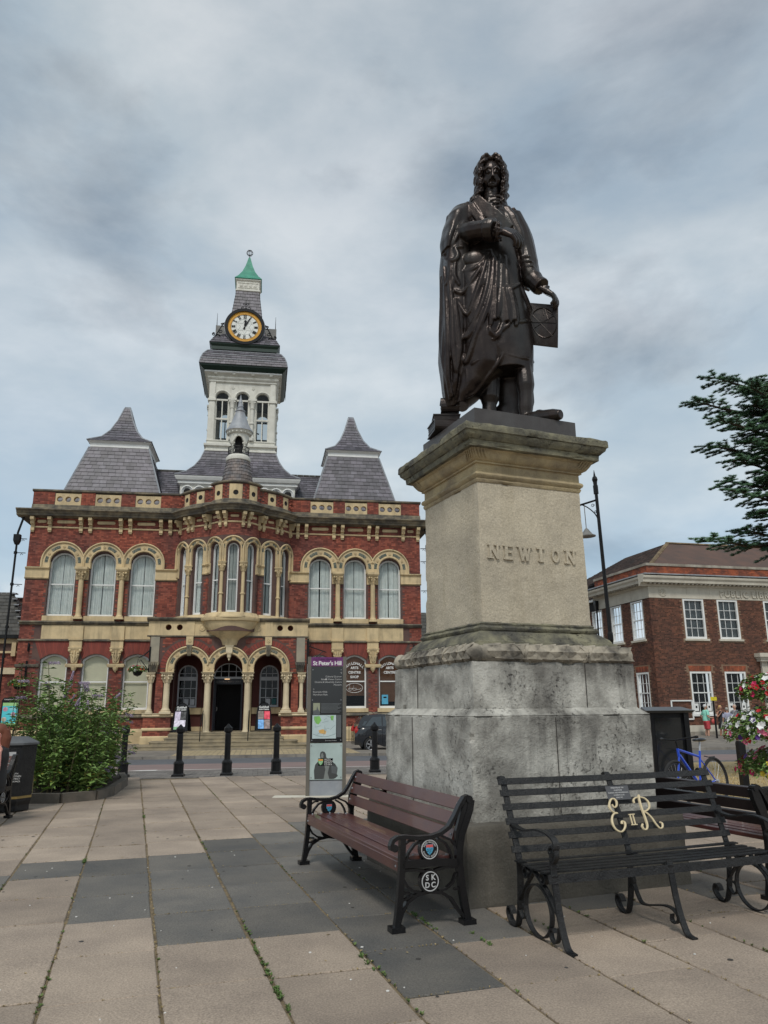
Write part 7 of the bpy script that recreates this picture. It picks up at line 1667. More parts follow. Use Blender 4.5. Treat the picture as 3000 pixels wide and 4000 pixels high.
# cabin
cab = [(.10, .97, .74), (.26, 1.32, .64), (.42, 1.44, .60), (1.0, 1.50, .58), (1.7, 1.47, .58), (2.05, 1.38, .59), (2.70, .93, .70)]
vs = []
for x, z, w in cab: vs += [(x, -.75, .95), (x, -w, z), (x, w, z), (x, .75, .95)]
B = MB().add(vs, [(i * 4 + k, i * 4 + k + 1, i * 4 + 5 + k, i * 4 + 4 + k) for i in range(len(cab) - 1) for k in range(3)]); B.ob("cabin", CARP, CR, smooth=True)
for s in (-1, 1):
    for P in ([(.42, 1.02), (1.12, 1.02), (1.12, 1.40), (.74, 1.38)], [(1.18, 1.02), (2.12, 1.02), (1.78, 1.36), (1.18, 1.40)], [(2.18, 1.02), (2.42, 1.02), (2.16, 1.16)]):
        MB().add([(x, s * (.757 - (z - .95) * .29), z) for x, z in P], [tuple(range(len(P)))]).ob("side_window", TINT, CR)
    MB().add([(.30, s * .762, 1.04), (.40, s * .758, 1.04), (.52, s * .70, 1.22), (.40, s * .70, 1.22)], [(0, 1, 2, 3)]).ob("quarter_window", TINT, CR)
    B = MB(); B.ball((.10, s * .66, .86), .12, 10, 8, (.9, .6, 1.35)); B.ob("tail_lamp", REDL, CR); B = MB(); B.box(.95, 1.10, s * .805 - .01, s * .805 + .01, .86, .885); B.box(1.9, 2.05, s * .80 - .01, s * .80 + .01, .86, .885); B.ob("door_handle", CHR, CR)
    MB().box(1.14, 1.15, s * .803 - .003, s * .803 + .003, .3, .97).ob("door_gap", VOID, CR); MB().ball((2.25, s * .88, 1.02), .09, 8, 6, (.8, 1, .8)).ob("wing_mirror", CARP, CR)
    for cx in (.66, 2.98):
        w = MB(); vsn = 24; rr = [(.19, -.08), (.265, -.095), (.285, -.07), (.285, .07), (.265, .09), (.19, .08)]; vv = []
        for k in range(vsn): a = 2 * pi * k / vsn; vv += [(cx + r * cos(a), s * .71 + o, .285 + r * sin(a)) for r, o in rr]
        w.add(vv, [(k * 6 + j, k * 6 + (j + 1) % 6, ((k + 1) % vsn) * 6 + (j + 1) % 6, ((k + 1) % vsn) * 6 + j) for k in range(vsn) for j in range(6)]); wo = w.ob("wheel", RUBB, CR)
        y = s * .78; h = MB(); h.add([(cx + .19 * cos(2 * pi * k / 20), y - s * .04, .285 + .19 * sin(2 * pi * k / 20)) for k in range(20)], [tuple(range(20))]); h.ob("wheel_well", VOID, wo)
        h = MB(); h.tube([(cx + .19 * cos(2 * pi * k / 20), y, .285 + .19 * sin(2 * pi * k / 20)) for k in range(21)], .012, 5)
        for k in range(5): a = 2 * pi * k / 5 + .3; h.bar((cx, y, .285), (cx + .18 * cos(a + .12), y, .285 + .18 * sin(a + .12)), .02, .03, (0, 1, 0)).bar((cx, y, .285), (cx + .18 * cos(a - .12), y, .285 + .18 * sin(a - .12)), .02, .03, (0, 1, 0))
        h.ob("rim", ALLOY, wo)
MB().box(.0, .04, -.25, .25, .55, .66).ob("number_plate", YELLOW, CR); MB().add([(.12, -.6, 1.0), (.12, .6, 1.0), (.26, .55, 1.3), (.26, -.55, 1.3)], [(0, 1, 2, 3)]).ob("rear_window", TINT, CR); MB().add([(2.66, -.62, .97), (2.66, .62, .97), (2.12, .54, 1.35), (2.12, -.54, 1.35)], [(0, 1, 2, 3)]).ob("windscreen", TINT, CR); MB().box(.18, .40, -.56, .56, 1.44, 1.47).ob("spoiler", CARP, CR); MB().tube([(.9, .0, 1.5), (.8, 0, 1.6)], .01, 4).ob("aerial", BLACK, CR)
for ch in CR.children:
    pass
# ---------------- display cabinet and bicycle ----------------
KB = thing("display_cabinet", "black freestanding display cabinet with glazed front behind the bicycle", "cabinet", (4.60, 13.75, 0), radians(-6))
MB().box(0, .62, 0, .5, .0, 1.36).ob("carcass", BLACK, KB); MB().add([(-.06, -.12, 1.36), (.68, -.12, 1.36), (.68, .55, 1.36), (-.06, .55, 1.36), (-.10, -.16, 1.40), (.72, -.16, 1.40), (.66, .5, 1.46), (-.04, .5, 1.46)], [(0, 3, 2, 1), (4, 5, 6, 7), (0, 1, 5, 4), (1, 2, 6, 5), (2, 3, 7, 6), (3, 0, 4, 7)]).ob("top", mat("dark_grey_lid", (.05, .052, .056), .35), KB)
MB().box(.06, .5, -.012, -.002, .25, 1.28).ob("glass_front", PBLK, KB); MB().box(.54, .62, -.10, .02, 0, 1.36).ob("side_fin", BLACK, KB)
BK_ = thing("bicycle", "bright blue bicycle leaning behind the pedestal beside the black cabinet", "bicycle", (4.42, 12.55, 0), 0)
FRB = mat("bright_blue_paint", (0.012, 0.075, 0.62), 0.3, coat=.4)
# built along +x (rear) .. -x (front)
def wheel(cx, nm="wheel"):
    B = MB(); B.tube([(cx + .335 * cos(2 * pi * k / 36), 0, .345 + .335 * sin(2 * pi * k / 36)) for k in range(37)], .021, 7, False); w = B.ob(nm, RUBB, BK_)
    B = MB(); B.tube([(cx + .305 * cos(2 * pi * k / 32), 0, .345 + .305 * sin(2 * pi * k / 32)) for k in range(33)], .009, 5, False); B.ob("rim", mat("dark_rim", (.03, .03, .032), .4) if "dark_rim" not in MATS else MATS["dark_rim"], w)
    B = MB()
    for k in range(20): a = 2 * pi * k / 20; B.tube([(cx + .02 * cos(a + .4), (-1) ** k * .02, .345 + .02 * sin(a + .4)), (cx + .30 * cos(a), 0, .345 + .30 * sin(a))], .0018, 3, False)
    B.ob("spokes", ALLOY, w); MB().tube([(cx, -.05, .345), (cx, .05, .345)], .022, 8).ob("hub", ALLOY, w)
wheel(.52); wheel(-.54)
B = MB()
for a, b, r in (((-.39, .74), (-.40, .86), .02), ((-.38, .84), (.15, .72), .019), ((-.37, .76), (.06, .30), .022), ((.06, .30), (.20, .80), .017), ((.06, .30), (.52, .345), .012), ((.16, .70), (.52, .345), .010), ((-.39, .74), (-.54, .345), .015)): B.tube([(a[0], 0, a[1]), (b[0], 0, b[1])], r, 8)
B.ob("frame", FRB, BK_)
text("lettering", "FELT", .05, WHITE, BK_, (-.16, -.024, .53), (pi / 2, radians(47), 0), depth=.001) if False else None
MB().tube([(.20, 0, .80), (.235, 0, .93)], .014, 6).ob("seat_post", ALLOY, BK_)
B = MB(); B.ball((.27, 0, .965), .10, 12, 8, (1.35, .75, .32)); B.ball((.14, 0, .965), .06, 10, 6, (1.6, .5, .4)); B.ob("saddle", PBLK, BK_, smooth=True)
B = MB(); B.tube([(-.40, 0, .86), (-.42, 0, .97)], .014, 6).tube(smooth_pts([(-.36, -.29, 1.01), (-.43, -.18, 1.0), (-.45, 0, .98), (-.43, .18, 1.0), (-.36, .29, 1.01)]), .012, 6).tube([(-.36, -.29, 1.01), (-.30, -.30, 1.01)], .018, 6).tube([(-.36, .29, 1.01), (-.30, .30, 1.01)], .018, 6); B.ob("handlebar", BLACK, BK_)
B = MB(); B.tube([(.06 + .09 * cos(2 * pi * k / 20), -.05, .30 + .09 * sin(2 * pi * k / 20)) for k in range(21)], .007, 4).tube([(.06, -.07, .30), (.13, -.08, .16)], .011, 5).tube([(.06, .07, .30), (-.01, .08, .44)], .011, 5).box(.09, .17, -.13, -.05, .145, .165).box(-.05, .03, .05, .13, .43, .45); B.ob("crankset", BLACK, BK_)
B = MB(); B.tube([(.30, 0, .72), (.42, 0, .70), (.60, 0, .70)], .008, 5); B.ob("mudguard_stay", BLACK, BK_)
BK_.rotation_euler = (radians(-4), 0, radians(38)); BK_.location = (4.75, 12.25, 0)
# ---------------- people ----------------
def tone(n_, c): return MATS.get(n_) or mat(n_, c, .7, tuple(v * .88 for v in c), 9)
SKIN = tone("fair_skin", (.52, .30, .21)); SKIN2 = tone("tanned_skin", (.42, .22, .15))
def person(label, loc, rz, h, top, legs, skin=SKIN, hair=(.3, .3, .3), hairlen=0, armL='hip', armR='hang', legs_len='long', dress=False, bag=None, shoe_=(.10, .05, .03), lean=0, wide=1.0, step=.0, group=None, sit=False, sleeveless=False):
    t = thing("person", label, "person", loc, rz, group); s = h / 1.72
    V = lambda x, y, z: (x * s * wide, y * s, z * s)
    B = MB(); hip = .93 if not sit else .50
    hipx = .085; K = []
    for sg in (-1, 1):
        if sit: pts = [V(sg * .09, 0, .53), V(sg * .11, -.42, .52), V(sg * .11, -.42, .28), V(sg * .11, -.40, .07)]; rr = [.085, .07, .055, .04]
        else: pts = [V(sg * hipx, 0, .90), V(sg * (hipx + .01), -.02 - sg * step, .50), V(sg * (hipx + .02), .02 + sg * step * .5, .26), V(sg * (hipx + .025), .01 + sg * step, .07)]; rr = [.088, .058, .054, .036]
        B.tube(smooth_pts(pts, 3), [rr[min(3, int(i / 3 + .5))] * s for i in range(10)], 10); f = pts[-1]; B.tube([(f[0], f[1] + .04 * s, .045 * s), (f[0] + sg * .015 * s, f[1] - .15 * s, .035 * s)], [.042 * s, .032 * s], 8); K.append(pts)
    zz = -.42 if sit else 0
    Z = lambda z: z + zz
    B.tube([V(0, 0, Z(.86)), V(0, 0, Z(.98)), V(0, .0, Z(1.12)), V(0, -.005 + lean, Z(1.28)), V(0, lean, Z(1.40)), V(0, lean, Z(1.455))], [.125 * s * wide, .14 * s * wide, .125 * s * wide, .145 * s * wide, .13 * s * wide, .07 * s], 16)
    B.tube([V(-.15, lean, Z(1.40)), V(.15, lean, Z(1.40))], .062 * s, 10); B.tube([V(0, lean, Z(1.42)), V(0, lean - .01, Z(1.53))], .052 * s, 10)
    B.ball(V(0, lean - .015, Z(1.615)), .095 * s, 14, 10, (.82, .98, 1.18)); B.ball(V(0, lean - .105, Z(1.60)), .016 * s, 6, 5, (1, 1.2, 1.4))
    for sg in (-1, 1): B.ball(V(sg * .078, lean - .005, Z(1.61)), .02 * s, 6, 5, (.5, .8, 1.3))
    arms = []
    for sg, a in ((-1, armL), (1, armR)):
        sh = V(sg * .185, lean, Z(1.385))
        if a == 'hip': p = [sh, V(sg * .36, lean + .07, Z(1.15)), V(sg * .20, lean - .05, Z(1.0))]
        elif a == 'front': p = [sh, V(sg * .25, lean + .02, Z(1.12)), V(sg * .12, lean - .28, Z(1.12))]
        elif a == 'bent': p = [sh, V(sg * .26, lean + .03, Z(1.12)), V(sg * .24, lean - .24, Z(1.05))]
        elif a == 'up': p = [sh, V(sg * .24, lean - .06, Z(1.14)), V(sg * .10, lean - .2, Z(1.36))]
        else: p = [sh, V(sg * .235, lean + .01, Z(1.12)), V(sg * .25, lean - .07, Z(.86))]
        B.tube(smooth_pts(p, 4), [.052 * s, .05 * s, .046 * s, .042 * s, .040 * s, .037 * s, .033 * s, .030 * s, .027 * s], 10); arms.append(p)
        w = Vector(p[2]); d = (w - Vector(p[1])).normalized(); B.ball(tuple(w + d * .04 * s), .036 * s, 8, 6, (1, .7, 1.15)); sd_ = d.orthogonal().normalized()
        for k in range(4): B.tube([tuple(w + d * .05 * s + sd_ * (k - 1.5) * .018 * s), tuple(w + d * .115 * s + sd_ * (k - 1.5) * .02 * s)], .009 * s, 5)
        B.tube([tuple(w + d * .02 * s), tuple(w + d * .06 * s + sd_ * .045 * s)], .011 * s, 5)
    me = evaluated(B.mesh("body", skin), [('REMESH', dict(mode='VOXEL', voxel_size=.014, use_smooth_shade=True)), ('SMOOTH', dict(factor=.5, iterations=2))], "b"); me.name = "body"; link("body", me, t)
    def cl(nm, B_, c, vox=.014): m_ = evaluated(B_.mesh(nm, tone("cloth_%02d_%02d_%02d" % tuple(int(v * 99) for v in c), c)), [('REMESH', dict(mode='VOXEL', voxel_size=vox, use_smooth_shade=True)), ('SMOOTH', dict(factor=.5, iterations=2))], nm); m_.name = nm; return link(nm, m_, t)
    B = MB(); B.tube([V(0, 0, Z(.90)), V(0, 0, Z(1.0)), V(0, 0, Z(1.14)), V(0, lean, Z(1.30)), V(0, lean, Z(1.41)), V(0, lean, Z(1.45))], [.155 * s * wide, .158 * s * wide, .145 * s * wide, .16 * s * wide, .145 * s * wide, .085 * s], 18)
    if not sleeveless:
        B.tube([V(-.155, lean, Z(1.395)), V(.155, lean, Z(1.395))], .075 * s, 12)
        for p in arms: a_, b_ = Vector(p[0]), Vector(p[1]); B.tube([tuple(a_), tuple(a_.lerp(b_, .4)), tuple(a_.lerp(b_, .75))], [.072 * s, .069 * s, .062 * s], 12)
    else: B.tube([V(-.12, lean, Z(1.395)), V(.12, lean, Z(1.395))], .068 * s, 12)
    cl("shirt" if not dress else "dress_top", B, top)
    B = MB()
    if dress: B.tube([V(0, 0, Z(1.06)), V(0, 0, Z(.92)), V(0, 0, Z(.72)), V(0, 0, Z(.52))], [.15 * s, .165 * s, .18 * s, .195 * s], 18); cl("skirt", B, legs)
    else:
        for pts in K:
            q = smooth_pts(pts, 3); e_ = {'long': 10, 'short': 4, 'crop': 8}[legs_len]; rr = [.108, .104, .098, .09, .082, .078, .076, .072, .068, .064]; rr = [v + (.015 if legs_len == 'short' else 0) for v in rr]
            B.tube(q[:e_], [rr[i] * s for i in range(e_)], 12)
        B.tube([V(0, 0, Z(.84)), V(0, 0, Z(1.0))], [.15 * s * wide, .152 * s * wide], 16); cl("shorts" if legs_len == 'short' else "trousers", B, legs)
    B = MB()
    for pts in K: f = pts[-1]; sg = 1 if f[0] > 0 else -1; B.tube([(f[0], f[1] + .05 * s, .04 * s), (f[0] + sg * .015 * s, f[1] - .16 * s, .03 * s)], [.052 * s, .042 * s], 8)
    cl("shoes", B, shoe_)
    B = MB(); B.ball(V(0, lean + .012, Z(1.655)), .098 * s, 14, 10, (.88, .98, .95))
    if hairlen: B.tube([V(0, lean + .06, Z(1.66)), V(0, lean + .085, Z(1.55)), V(0, lean + .08, Z(1.55 - hairlen))], [.075 * s, .08 * s, .05 * s], 10); 
    if hairlen < 0: pass
    cl("hair", B, hair, .010)
    if bag: B = MB(); B.tube([V(-.13, lean - .16, Z(1.40)), V(0, lean + .0, Z(1.46)), V(.13, lean + .12, Z(1.1)), V(.16, lean, Z(.98))], .014 * s, 5); B.ob("bag_strap", BLACK, t)
    return t
PG = "people talking outside the library"
p1 = person("white-haired man in a mint green shirt and red shorts, hand on hip", (17.15, 42.35, -.3), radians(95), 1.78, (.30, .72, .58), (.52, .06, .07), SKIN, (.60, .60, .60), armL='bent', armR='hip', legs_len='short', group=PG, wide=1.12)
p2 = person("blonde woman in a short black dress among the talking group", (17.95, 42.35, -.3), radians(10), 1.72, (.02, .02, .022), (.02, .02, .022), SKIN2, (.62, .42, .16), .02, 'up', 'up', dress=True, group=PG, sleeveless=True)
p3 = person("grey-haired woman in a lilac grey top and white cropped trousers seen from behind", (17.75, 41.1, -.3), radians(172), 1.62, (.36, .37, .48), (.74, .74, .78), SKIN, (.36, .34, .30), .0, 'front', 'hang', 'crop', bag=True, step=.10, group=PG)
p4 = person("balding man in a grey T-shirt and black shorts with his hand on his hip", (18.35, 41.5, -.3), radians(-60), 1.76, (.25, .26, .29), (.015, .015, .017), SKIN, (.50, .40, .34), armL='hip', armR='hip', legs_len='short', group=PG)
t = thing("red_bag", "small red bag held by the man in red shorts", "bag", (17.42, 42.1, .62), 0); MB().ball((0, 0, 0), .11, 10, 8, (1, .7, 1.2)).ob("bag", REDP, t); MB().tube([(-.06, 0, .1), (0, 0, .24), (.06, 0, .1)], .012, 5).ob("handle", REDP, t)
p5 = person("auburn-haired person in a dark sleeveless top sitting at the left edge", (-5.30, 10.9, 0), radians(-62), 1.70, (.012, .014, .03), (.012, .014, .03), tone("pink_skin", (.66, .33, .26)), (.16, .05, .025), .22, 'bent', 'hang', 'long', sit=True, shoe_=(.6, .6, .6), sleeveless=True)
t = thing("paper_bag", "crumpled white bag held by the seated person at the left edge", "bag", (-5.22, 10.62, .50), 0); rough(MB().sq([(.07, .05, -.12), (.09, .06, 0), (.06, .03, .13)]), "bag", WHITE, sub=3, amp=.02, scale=14, par=t)
# white A-board before the library
AB = thing("white_a_board", "white notice A-board on the pavement by the library", "A-board", (18.75, 40.6, -.3), radians(-14))
for s_ in (-1, 1): MB().hexa([(-.38, s_ * .34, 0), (.38, s_ * .34, 0), (.38, s_ * .30, 0), (-.38, s_ * .30, 0), (-.38, s_ * .05, 1.42), (.38, s_ * .05, 1.42), (.38, s_ * .02, 1.42), (-.38, s_ * .02, 1.42)]).ob("board", BLACK if s_ > 0 else DGY, AB)
MB().add([(-.34, -.35 + .012, .06), (.34, -.35 + .012, .06), (.34, -.075 - .012, 1.36), (-.34, -.075 - .012, 1.36)], [(0, 1, 2, 3)]).ob("poster", WHITE, AB)
for k in range(5): z = 1.05 - .13 * k; MB().box(-.2 + .03 * (k % 2), .2 - .04 * (k % 3), -.37 + z * .212 + .012, -.365 + z * .212 + .012, z, z + .03).ob("text_line", GREYL, AB)
# ---------------- foliage helpers ----------------
def leafmat(n_, c, c2, isl=.35): return mat(n_, c, .6, c2, 3.0, island=isl, hue=(1.2, 1.0, .6), spec=.3)
LG = leafmat("buddleia_leaf", (.19, .29, .085), (.12, .21, .06)); LG2 = leafmat("pale_new_leaf", (.13, .21, .06), (.10, .17, .05)); LG3 = leafmat("yellowing_leaf", (.30, .27, .05), (.20, .22, .05)); LD = leafmat("dark_hedge_leaf", (.022, .055, .018), (.03, .07, .02)); LILAC = mat("lilac_bloom", (.40, .33, .44), .8, (.24, .18, .27), 12, island=.4); STEM = mat("woody_stem", (.12, .10, .05), .9)
def leafq(B, p, d, L_, w, tw=None, droop=.25):
    d = Vector(d).normalized(); s = d.cross(Vector((random.uniform(-.4, .4), random.uniform(-.4, .4), 1))); s = s.normalized() * w if s.length > .01 else Vector((w, 0, 0)); p = Vector(p); m = p + d * L_ * .5 + Vector((0, 0, .03 * L_)); e = p + d * L_ - Vector((0, 0, droop * L_))
    B.add([tuple(p), tuple(m + s), tuple(e), tuple(m - s)], [(0, 1, 2, 3)])
SH = thing("shrub", "overgrown buddleia bush with lilac flower spikes in the kerbed bed", "shrub", (0, 0, 0))
random.seed(44); A_, A2, A3, FL, SM = MB(), MB(), MB(), MB(), MB()
def sh_inside():
    while True:
        x, y = random.uniform(-7.15, -5.0), random.uniform(13.7, 16.9)
        if x < -5.0 - max(0, (y - 14.2)) * .26 and x > -.442 * y: return x, y
for i in range(210):
    x, y = sh_inside(); cx = (x + 6.4) / 1.5; hmax = 1.75 + .25 * random.random() - .55 * max(0, cx) ** 2 - .25 * max(0, -cx) ** 2
    h_ = (random.uniform(.4, .82) if random.random() < .68 else random.uniform(.8, 1.08)) * hmax; lx, ly = random.uniform(-.35, .35) + .25 * max(0, cx), random.uniform(-.45, .1)
    P = smooth_pts([(x, y, .1), (x + lx * .3, y + ly * .3, h_ * .5), (x + lx, y + ly, h_)], 5); SM.tube(P, [.008 - .005 * j / 10 for j in range(11)], 4, False)
    for j in range(2, 11):
        p = P[j]
        for q in range(7):
            a = random.random() * 6.28; d = (cos(a), sin(a), random.uniform(-.2, .6)); L_ = random.uniform(.07, .15) * (1.25 if j < 7 else .95)
            leafq(A2 if (j > 8 and random.random() < .5) else (A3 if (p[2] < .5 and random.random() < .12 and x > -6.6) else A_), (p[0] + random.uniform(-.05, .05), p[1] + random.uniform(-.05, .05), p[2] + random.uniform(-.05, .05)), d, L_, L_ * .24)
    if random.random() < .2 and h_ > .75 * hmax:
        e = Vector(P[-1]); d = Vector((lx * .6 + random.uniform(-.3, .3), ly * .4, random.uniform(.2, .8))).normalized(); L_ = random.uniform(.12, .24)
        for q in range(26):
            t_ = q / 26; r = .026 * (1 - t_ * .7); a = q * 2.4; o = e + d * L_ * t_; FL.ball((o.x + r * cos(a), o.y + r * sin(a), o.z), .012, 5, 3)
for (x, y, h_) in ((-6.55, 14.0, 2.28), (-6.45, 14.1, 2.12), (-6.0, 14.0, 2.30), (-6.75, 14.4, 2.0), (-5.6, 14.2, 1.95), (-5.3, 14.1, 1.72), (-6.75, 14.2, 1.7)):
    P = smooth_pts([(x, y, .3), (x + .03, y, h_ * .6), (x + random.uniform(-.08, .08), y, h_)], 6); SM.tube(P, .006, 4, False)
    for j in range(5, 13):
        for q in range(4): a = random.random() * 6.28; leafq(A2 if j > 9 else A_, P[j], (cos(a), sin(a), .3), random.uniform(.09, .15), .028)
    if x in (-6.0, -5.6, -5.3, -6.75):
        e = Vector(P[-1])
        for q in range(24): FL.ball((e.x + q * .009, e.y + .018 * cos(q * 2.4), e.z + .018 * sin(q * 2.4)), .013, 5, 3)
for k in range(12):   # arching flower spikes over the kerb at the right
    x, y, z = -5.35 + random.uniform(-.2, .15), random.uniform(14, 16), random.uniform(.45, 1.45); P = smooth_pts([(x - .5, y, z - .1), (x - .1, y, z + .08), (x + .22, y, z - .02)], 4); SM.tube(P, .004, 4, False)
    for q in range(22): t_ = q / 22; o = Vector(P[-1]) + Vector((.15 * t_, 0, -.05 * t_)); FL.ball((o.x, o.y + .018 * cos(q * 2.4), o.z + .018 * sin(q * 2.4)), .011, 5, 3)
    for j in range(0, 9):
        for q in range(3): a = random.random() * 6.28; leafq(A_, P[j], (cos(a), sin(a), .1), .09, .02)
for k in range(1500):   # dark low growth in the middle
    x, y = sh_inside(); z = random.uniform(.1, .9); a = random.random() * 6.28; leafq(A_, (x, y, z), (cos(a), sin(a), random.uniform(-.1, .5)), random.uniform(.08, .15), .035)
A_.ob("foliage", LG, SH, kind='stuff'); A2.ob("new_growth", LG2, SH, kind='stuff'); A3.ob("yellow_leaves", LG3, SH, kind='stuff'); FL.ob("flower_spikes", LILAC, SH, kind='stuff'); SM.ob("stems", STEM, SH, kind='stuff')
# fern-like plant behind the bin
t = thing("fern", "feathery green plant rising behind the litter bin", "plant", (-7.15, 13.9, .1)); B = MB(); random.seed(5)
for k in range(40):
    a = random.random() * 6.28; r = random.uniform(.3, .8); h_ = random.uniform(.7, 1.45); P = smooth_pts([(0, 0, 0), (cos(a) * r * .4, sin(a) * r * .4, h_ * .8), (cos(a) * r, sin(a) * r, h_)], 6)
    for j in range(3, 13):
        for s_ in (-1, 1): leafq(B, P[j], (-sin(a) * s_ + cos(a) * .4, cos(a) * s_ + sin(a) * .4, .1), .11, .022)
B.ob("fronds", LG2, t, kind='stuff')
def bush(name, label, cat, c, r, n, m, leafL=.07, group=None, seed=1, sq=(1, 1, 1)):
    random.seed(seed); t = thing(name, label, cat, c, 0, group); B = MB()
    for k in range(n):
        a = random.random() * 6.28; b = math.acos(random.uniform(-.5, 1)); rr = r * (random.uniform(.55, 1.05)) * (1 + .12 * sin(a * 3 + b * 4)); p = (rr * sin(b) * cos(a) * sq[0], rr * sin(b) * sin(a) * sq[1], r * .5 * sq[2] + rr * cos(b) * sq[2] * .95)
        leafq(B, p, (cos(a + random.uniform(-1, 1)), sin(a + random.uniform(-1, 1)), random.uniform(-.3, .7)), leafL, leafL * .35)
    B.ob("foliage", m, t, kind='stuff'); S_ = MB()
    for k in range(5): a = k * 1.26; S_.tube([(0, 0, 0), (cos(a) * r * .5, sin(a) * r * .5, r * .7)], [.03, .01], 5)
    S_.ob("stem", STEM, t); return t
bush("bush", "dark rounded bush beside the hall steps on the left", "bush", gl(-5.5, -2.3, -.1), .75, 2600, LD, .08, seed=3, sq=(1.1, .8, 1.05)); bush("hedge", "low green hedge on the right of the steps, behind the black car", "hedge", gl(4.35, -2.0, -.15), .55, 1500, LG, .07, seed=4, sq=(.8, .8, 1.5))
# ---------------- hanging baskets ----------------
FR = {k: mat("petal_" + k, c, .6, tuple(v * .8 for v in c), 12, island=.2) for k, c in dict(red=(.55, .012, .02), pink=(.72, .16, .26), magenta=(.55, .015, .10), white=(.80, .80, .78), purple=(.09, .03, .22), yellow=(.72, .55, .05)).items()}
def flower(B, p, r, d=(0, -1, .2)):
    d = Vector(d).normalized(); x = d.orthogonal().normalized(); y = d.cross(x); p = Vector(p); n = 5; vs = [tuple(p - d * r * .25)]; 
    for k in range(n * 2): a = pi * k / n; q = r * (1.0 if k % 2 else .72); vs.append(tuple(p + (x * cos(a) + y * sin(a)) * q + d * r * .12))
    B.add(vs, [(0, 1 + k, 1 + (k + 1) % (2 * n)) for k in range(2 * n)])
def planted(t, c, r, n, nf, cols, fr, sq=(1, 1, 1), leafL=.05, lo=-.3):
    B = MB(); c = Vector(c)
    for k in range(n):
        a = random.random() * 6.28; b = math.acos(random.uniform(lo, 1)); rr = r * random.uniform(.6, 1.05); p = c + Vector((rr * sin(b) * cos(a) * sq[0], rr * sin(b) * sin(a) * sq[1], rr * cos(b) * sq[2])); leafq(B, p, (cos(a + random.uniform(-1, 1)), sin(a + random.uniform(-1, 1)), random.uniform(-.4, .6)), leafL, leafL * .38)
    B.ob("foliage", LG, t, kind='stuff'); M_ = {}
    for k in range(nf):
        a = random.random() * 6.28; b = math.acos(random.uniform(lo, .95)); nrm = Vector((sin(b) * cos(a), sin(b) * sin(a), cos(b))); p = c + Vector((nrm.x * r * sq[0], nrm.y * r * sq[1], nrm.z * r * sq[2])) * random.uniform(.95, 1.12)
        col = cols(p, nrm); M_.setdefault(col, []).append((tuple(p), random.uniform(.75, 1.15) * fr, nrm))
    for col, L_ in M_.items():
        if fr > .03:
            for p, r_, nrm in L_: b = MB(); flower(b, (0, 0, 0), r_, nrm); o = b.ob("flower", FR[col], t); o.location = p
        else:
            b = MB()
            for p, r_, nrm in L_: flower(b, p, r_, nrm)
            b.ob("flowers_" + col, FR[col], t, kind='stuff')
random.seed(8)
def basket(u, v, z, label, cols, arm):
    t = thing("hanging_basket", label, "flower basket", gl(u, v, z), GY); MB().lathe([(.02, -.26), (.16, -.20), (.25, -.02), (.26, 0)], (0, 0), 12).ob("basket", BLACK, t); planted(t, (0, 0, .02), .36, 500, 46, cols, .05, (1.1, .9, .62), .09)
    B = MB()
    for k in range(3): a = 2.1 * k; B.tube([(.24 * cos(a), .24 * sin(a), 0), (0, 0, .55)], .008, 4)
    B.ob("chain", BLACK, t); B = MB(); B.tube(arm, .03, 5); x0_ = arm[-1][0]; B.tube(smooth_pts([(x0_, arm[-1][1], .0), (x0_ * .6, arm[-1][1] * .6, .25), (x0_ * .2, arm[-1][1] * .3, .5)], 4), .02, 5); B.tube([(x0_, arm[-1][1], -.15), (x0_, arm[-1][1], 1.1)], .045, 5); B.ob("bracket", BLACK, t); return t
basket(-9.55, -.55, 2.62, "hanging basket of white and red flowers on the hall's left corner", lambda p, n: random.choice(("white", "white", "red", "yellow")) if n.x < 0 else random.choice(("yellow", "red", "white")), [(0, 0, .6), (.1, .0, .62), (.12, .5, .62)])
basket(-4.08, -1.75, 3.18, "hanging basket of red and white flowers on the porch's left bracket", lambda p, n: random.choice(("red", "white", "magenta", "white")), [(0, 0, .6), (.25, 0, .72), (.5, 0, .95)])
t = thing("basket_bracket", "scrolled black iron bracket on the porch's right corner, above the totem", "bracket", gl(3.72, -1.75, 3.6), GY); B = MB(); B.tube([(.02, 0, -.1), (.02, 0, 1.1)], .045, 5).tube([(.02, 0, .75), (.9, 0, .45)], .025, 5).tube(smooth_pts([(.02, 0, .0), (.25, 0, .08), (.5, 0, .3), (.75, 0, .5)], 4), .02, 5)
for z in (.2, .5, .8): B.tube([(.1 + q[0], 0, z + q[2]) for q in spiral((0, 0, 0), .1, 1.2, 0)], .015, 4)
B.ob("scroll", BLACK, t)
# ---------------- flower tower at the right edge ----------------
FT = thing("flower_tower", "tall tiered planter overflowing with red, pink, white and purple flowers", "flower planter", (4.83, 9.75, 0)); random.seed(19)
MB().lathe([(.17, 0), (.19, .1), (.28, .44), (.31, .46), (.31, .51)], (0, 0), 18).ob("pot", mat("dark_planter", (.025, .025, .027), .5), FT, smooth=True)
MB().tube([(0, 0, .6), (0, 0, 1.8)], .05, 8).ob("post", BLACK, FT)
def cc(p, n):
    z = p[2] if not hasattr(p, 'z') else p.z
    if z > 1.55: return random.choice(("red", "red", "white", "magenta"))
    if z > 1.22: return random.choice(("white", "white", "white", "red", "purple"))
    if z > .90: return random.choice(("pink", "purple", "pink", "purple", "red"))
    return random.choice(("magenta", "purple", "pink", "magenta", "yellow"))
planted(FT, (0, 0, 1.62), .38, 1300, 90, cc, .044, (1.05, 1.05, .66), .06); planted(FT, (.0, 0, 1.16), .60, 2300, 140, cc, .044, (1.0, 1.0, .52), .06); planted(FT, (0, 0, .74), .50, 1700, 110, cc, .042, (1, 1, .5), .06)
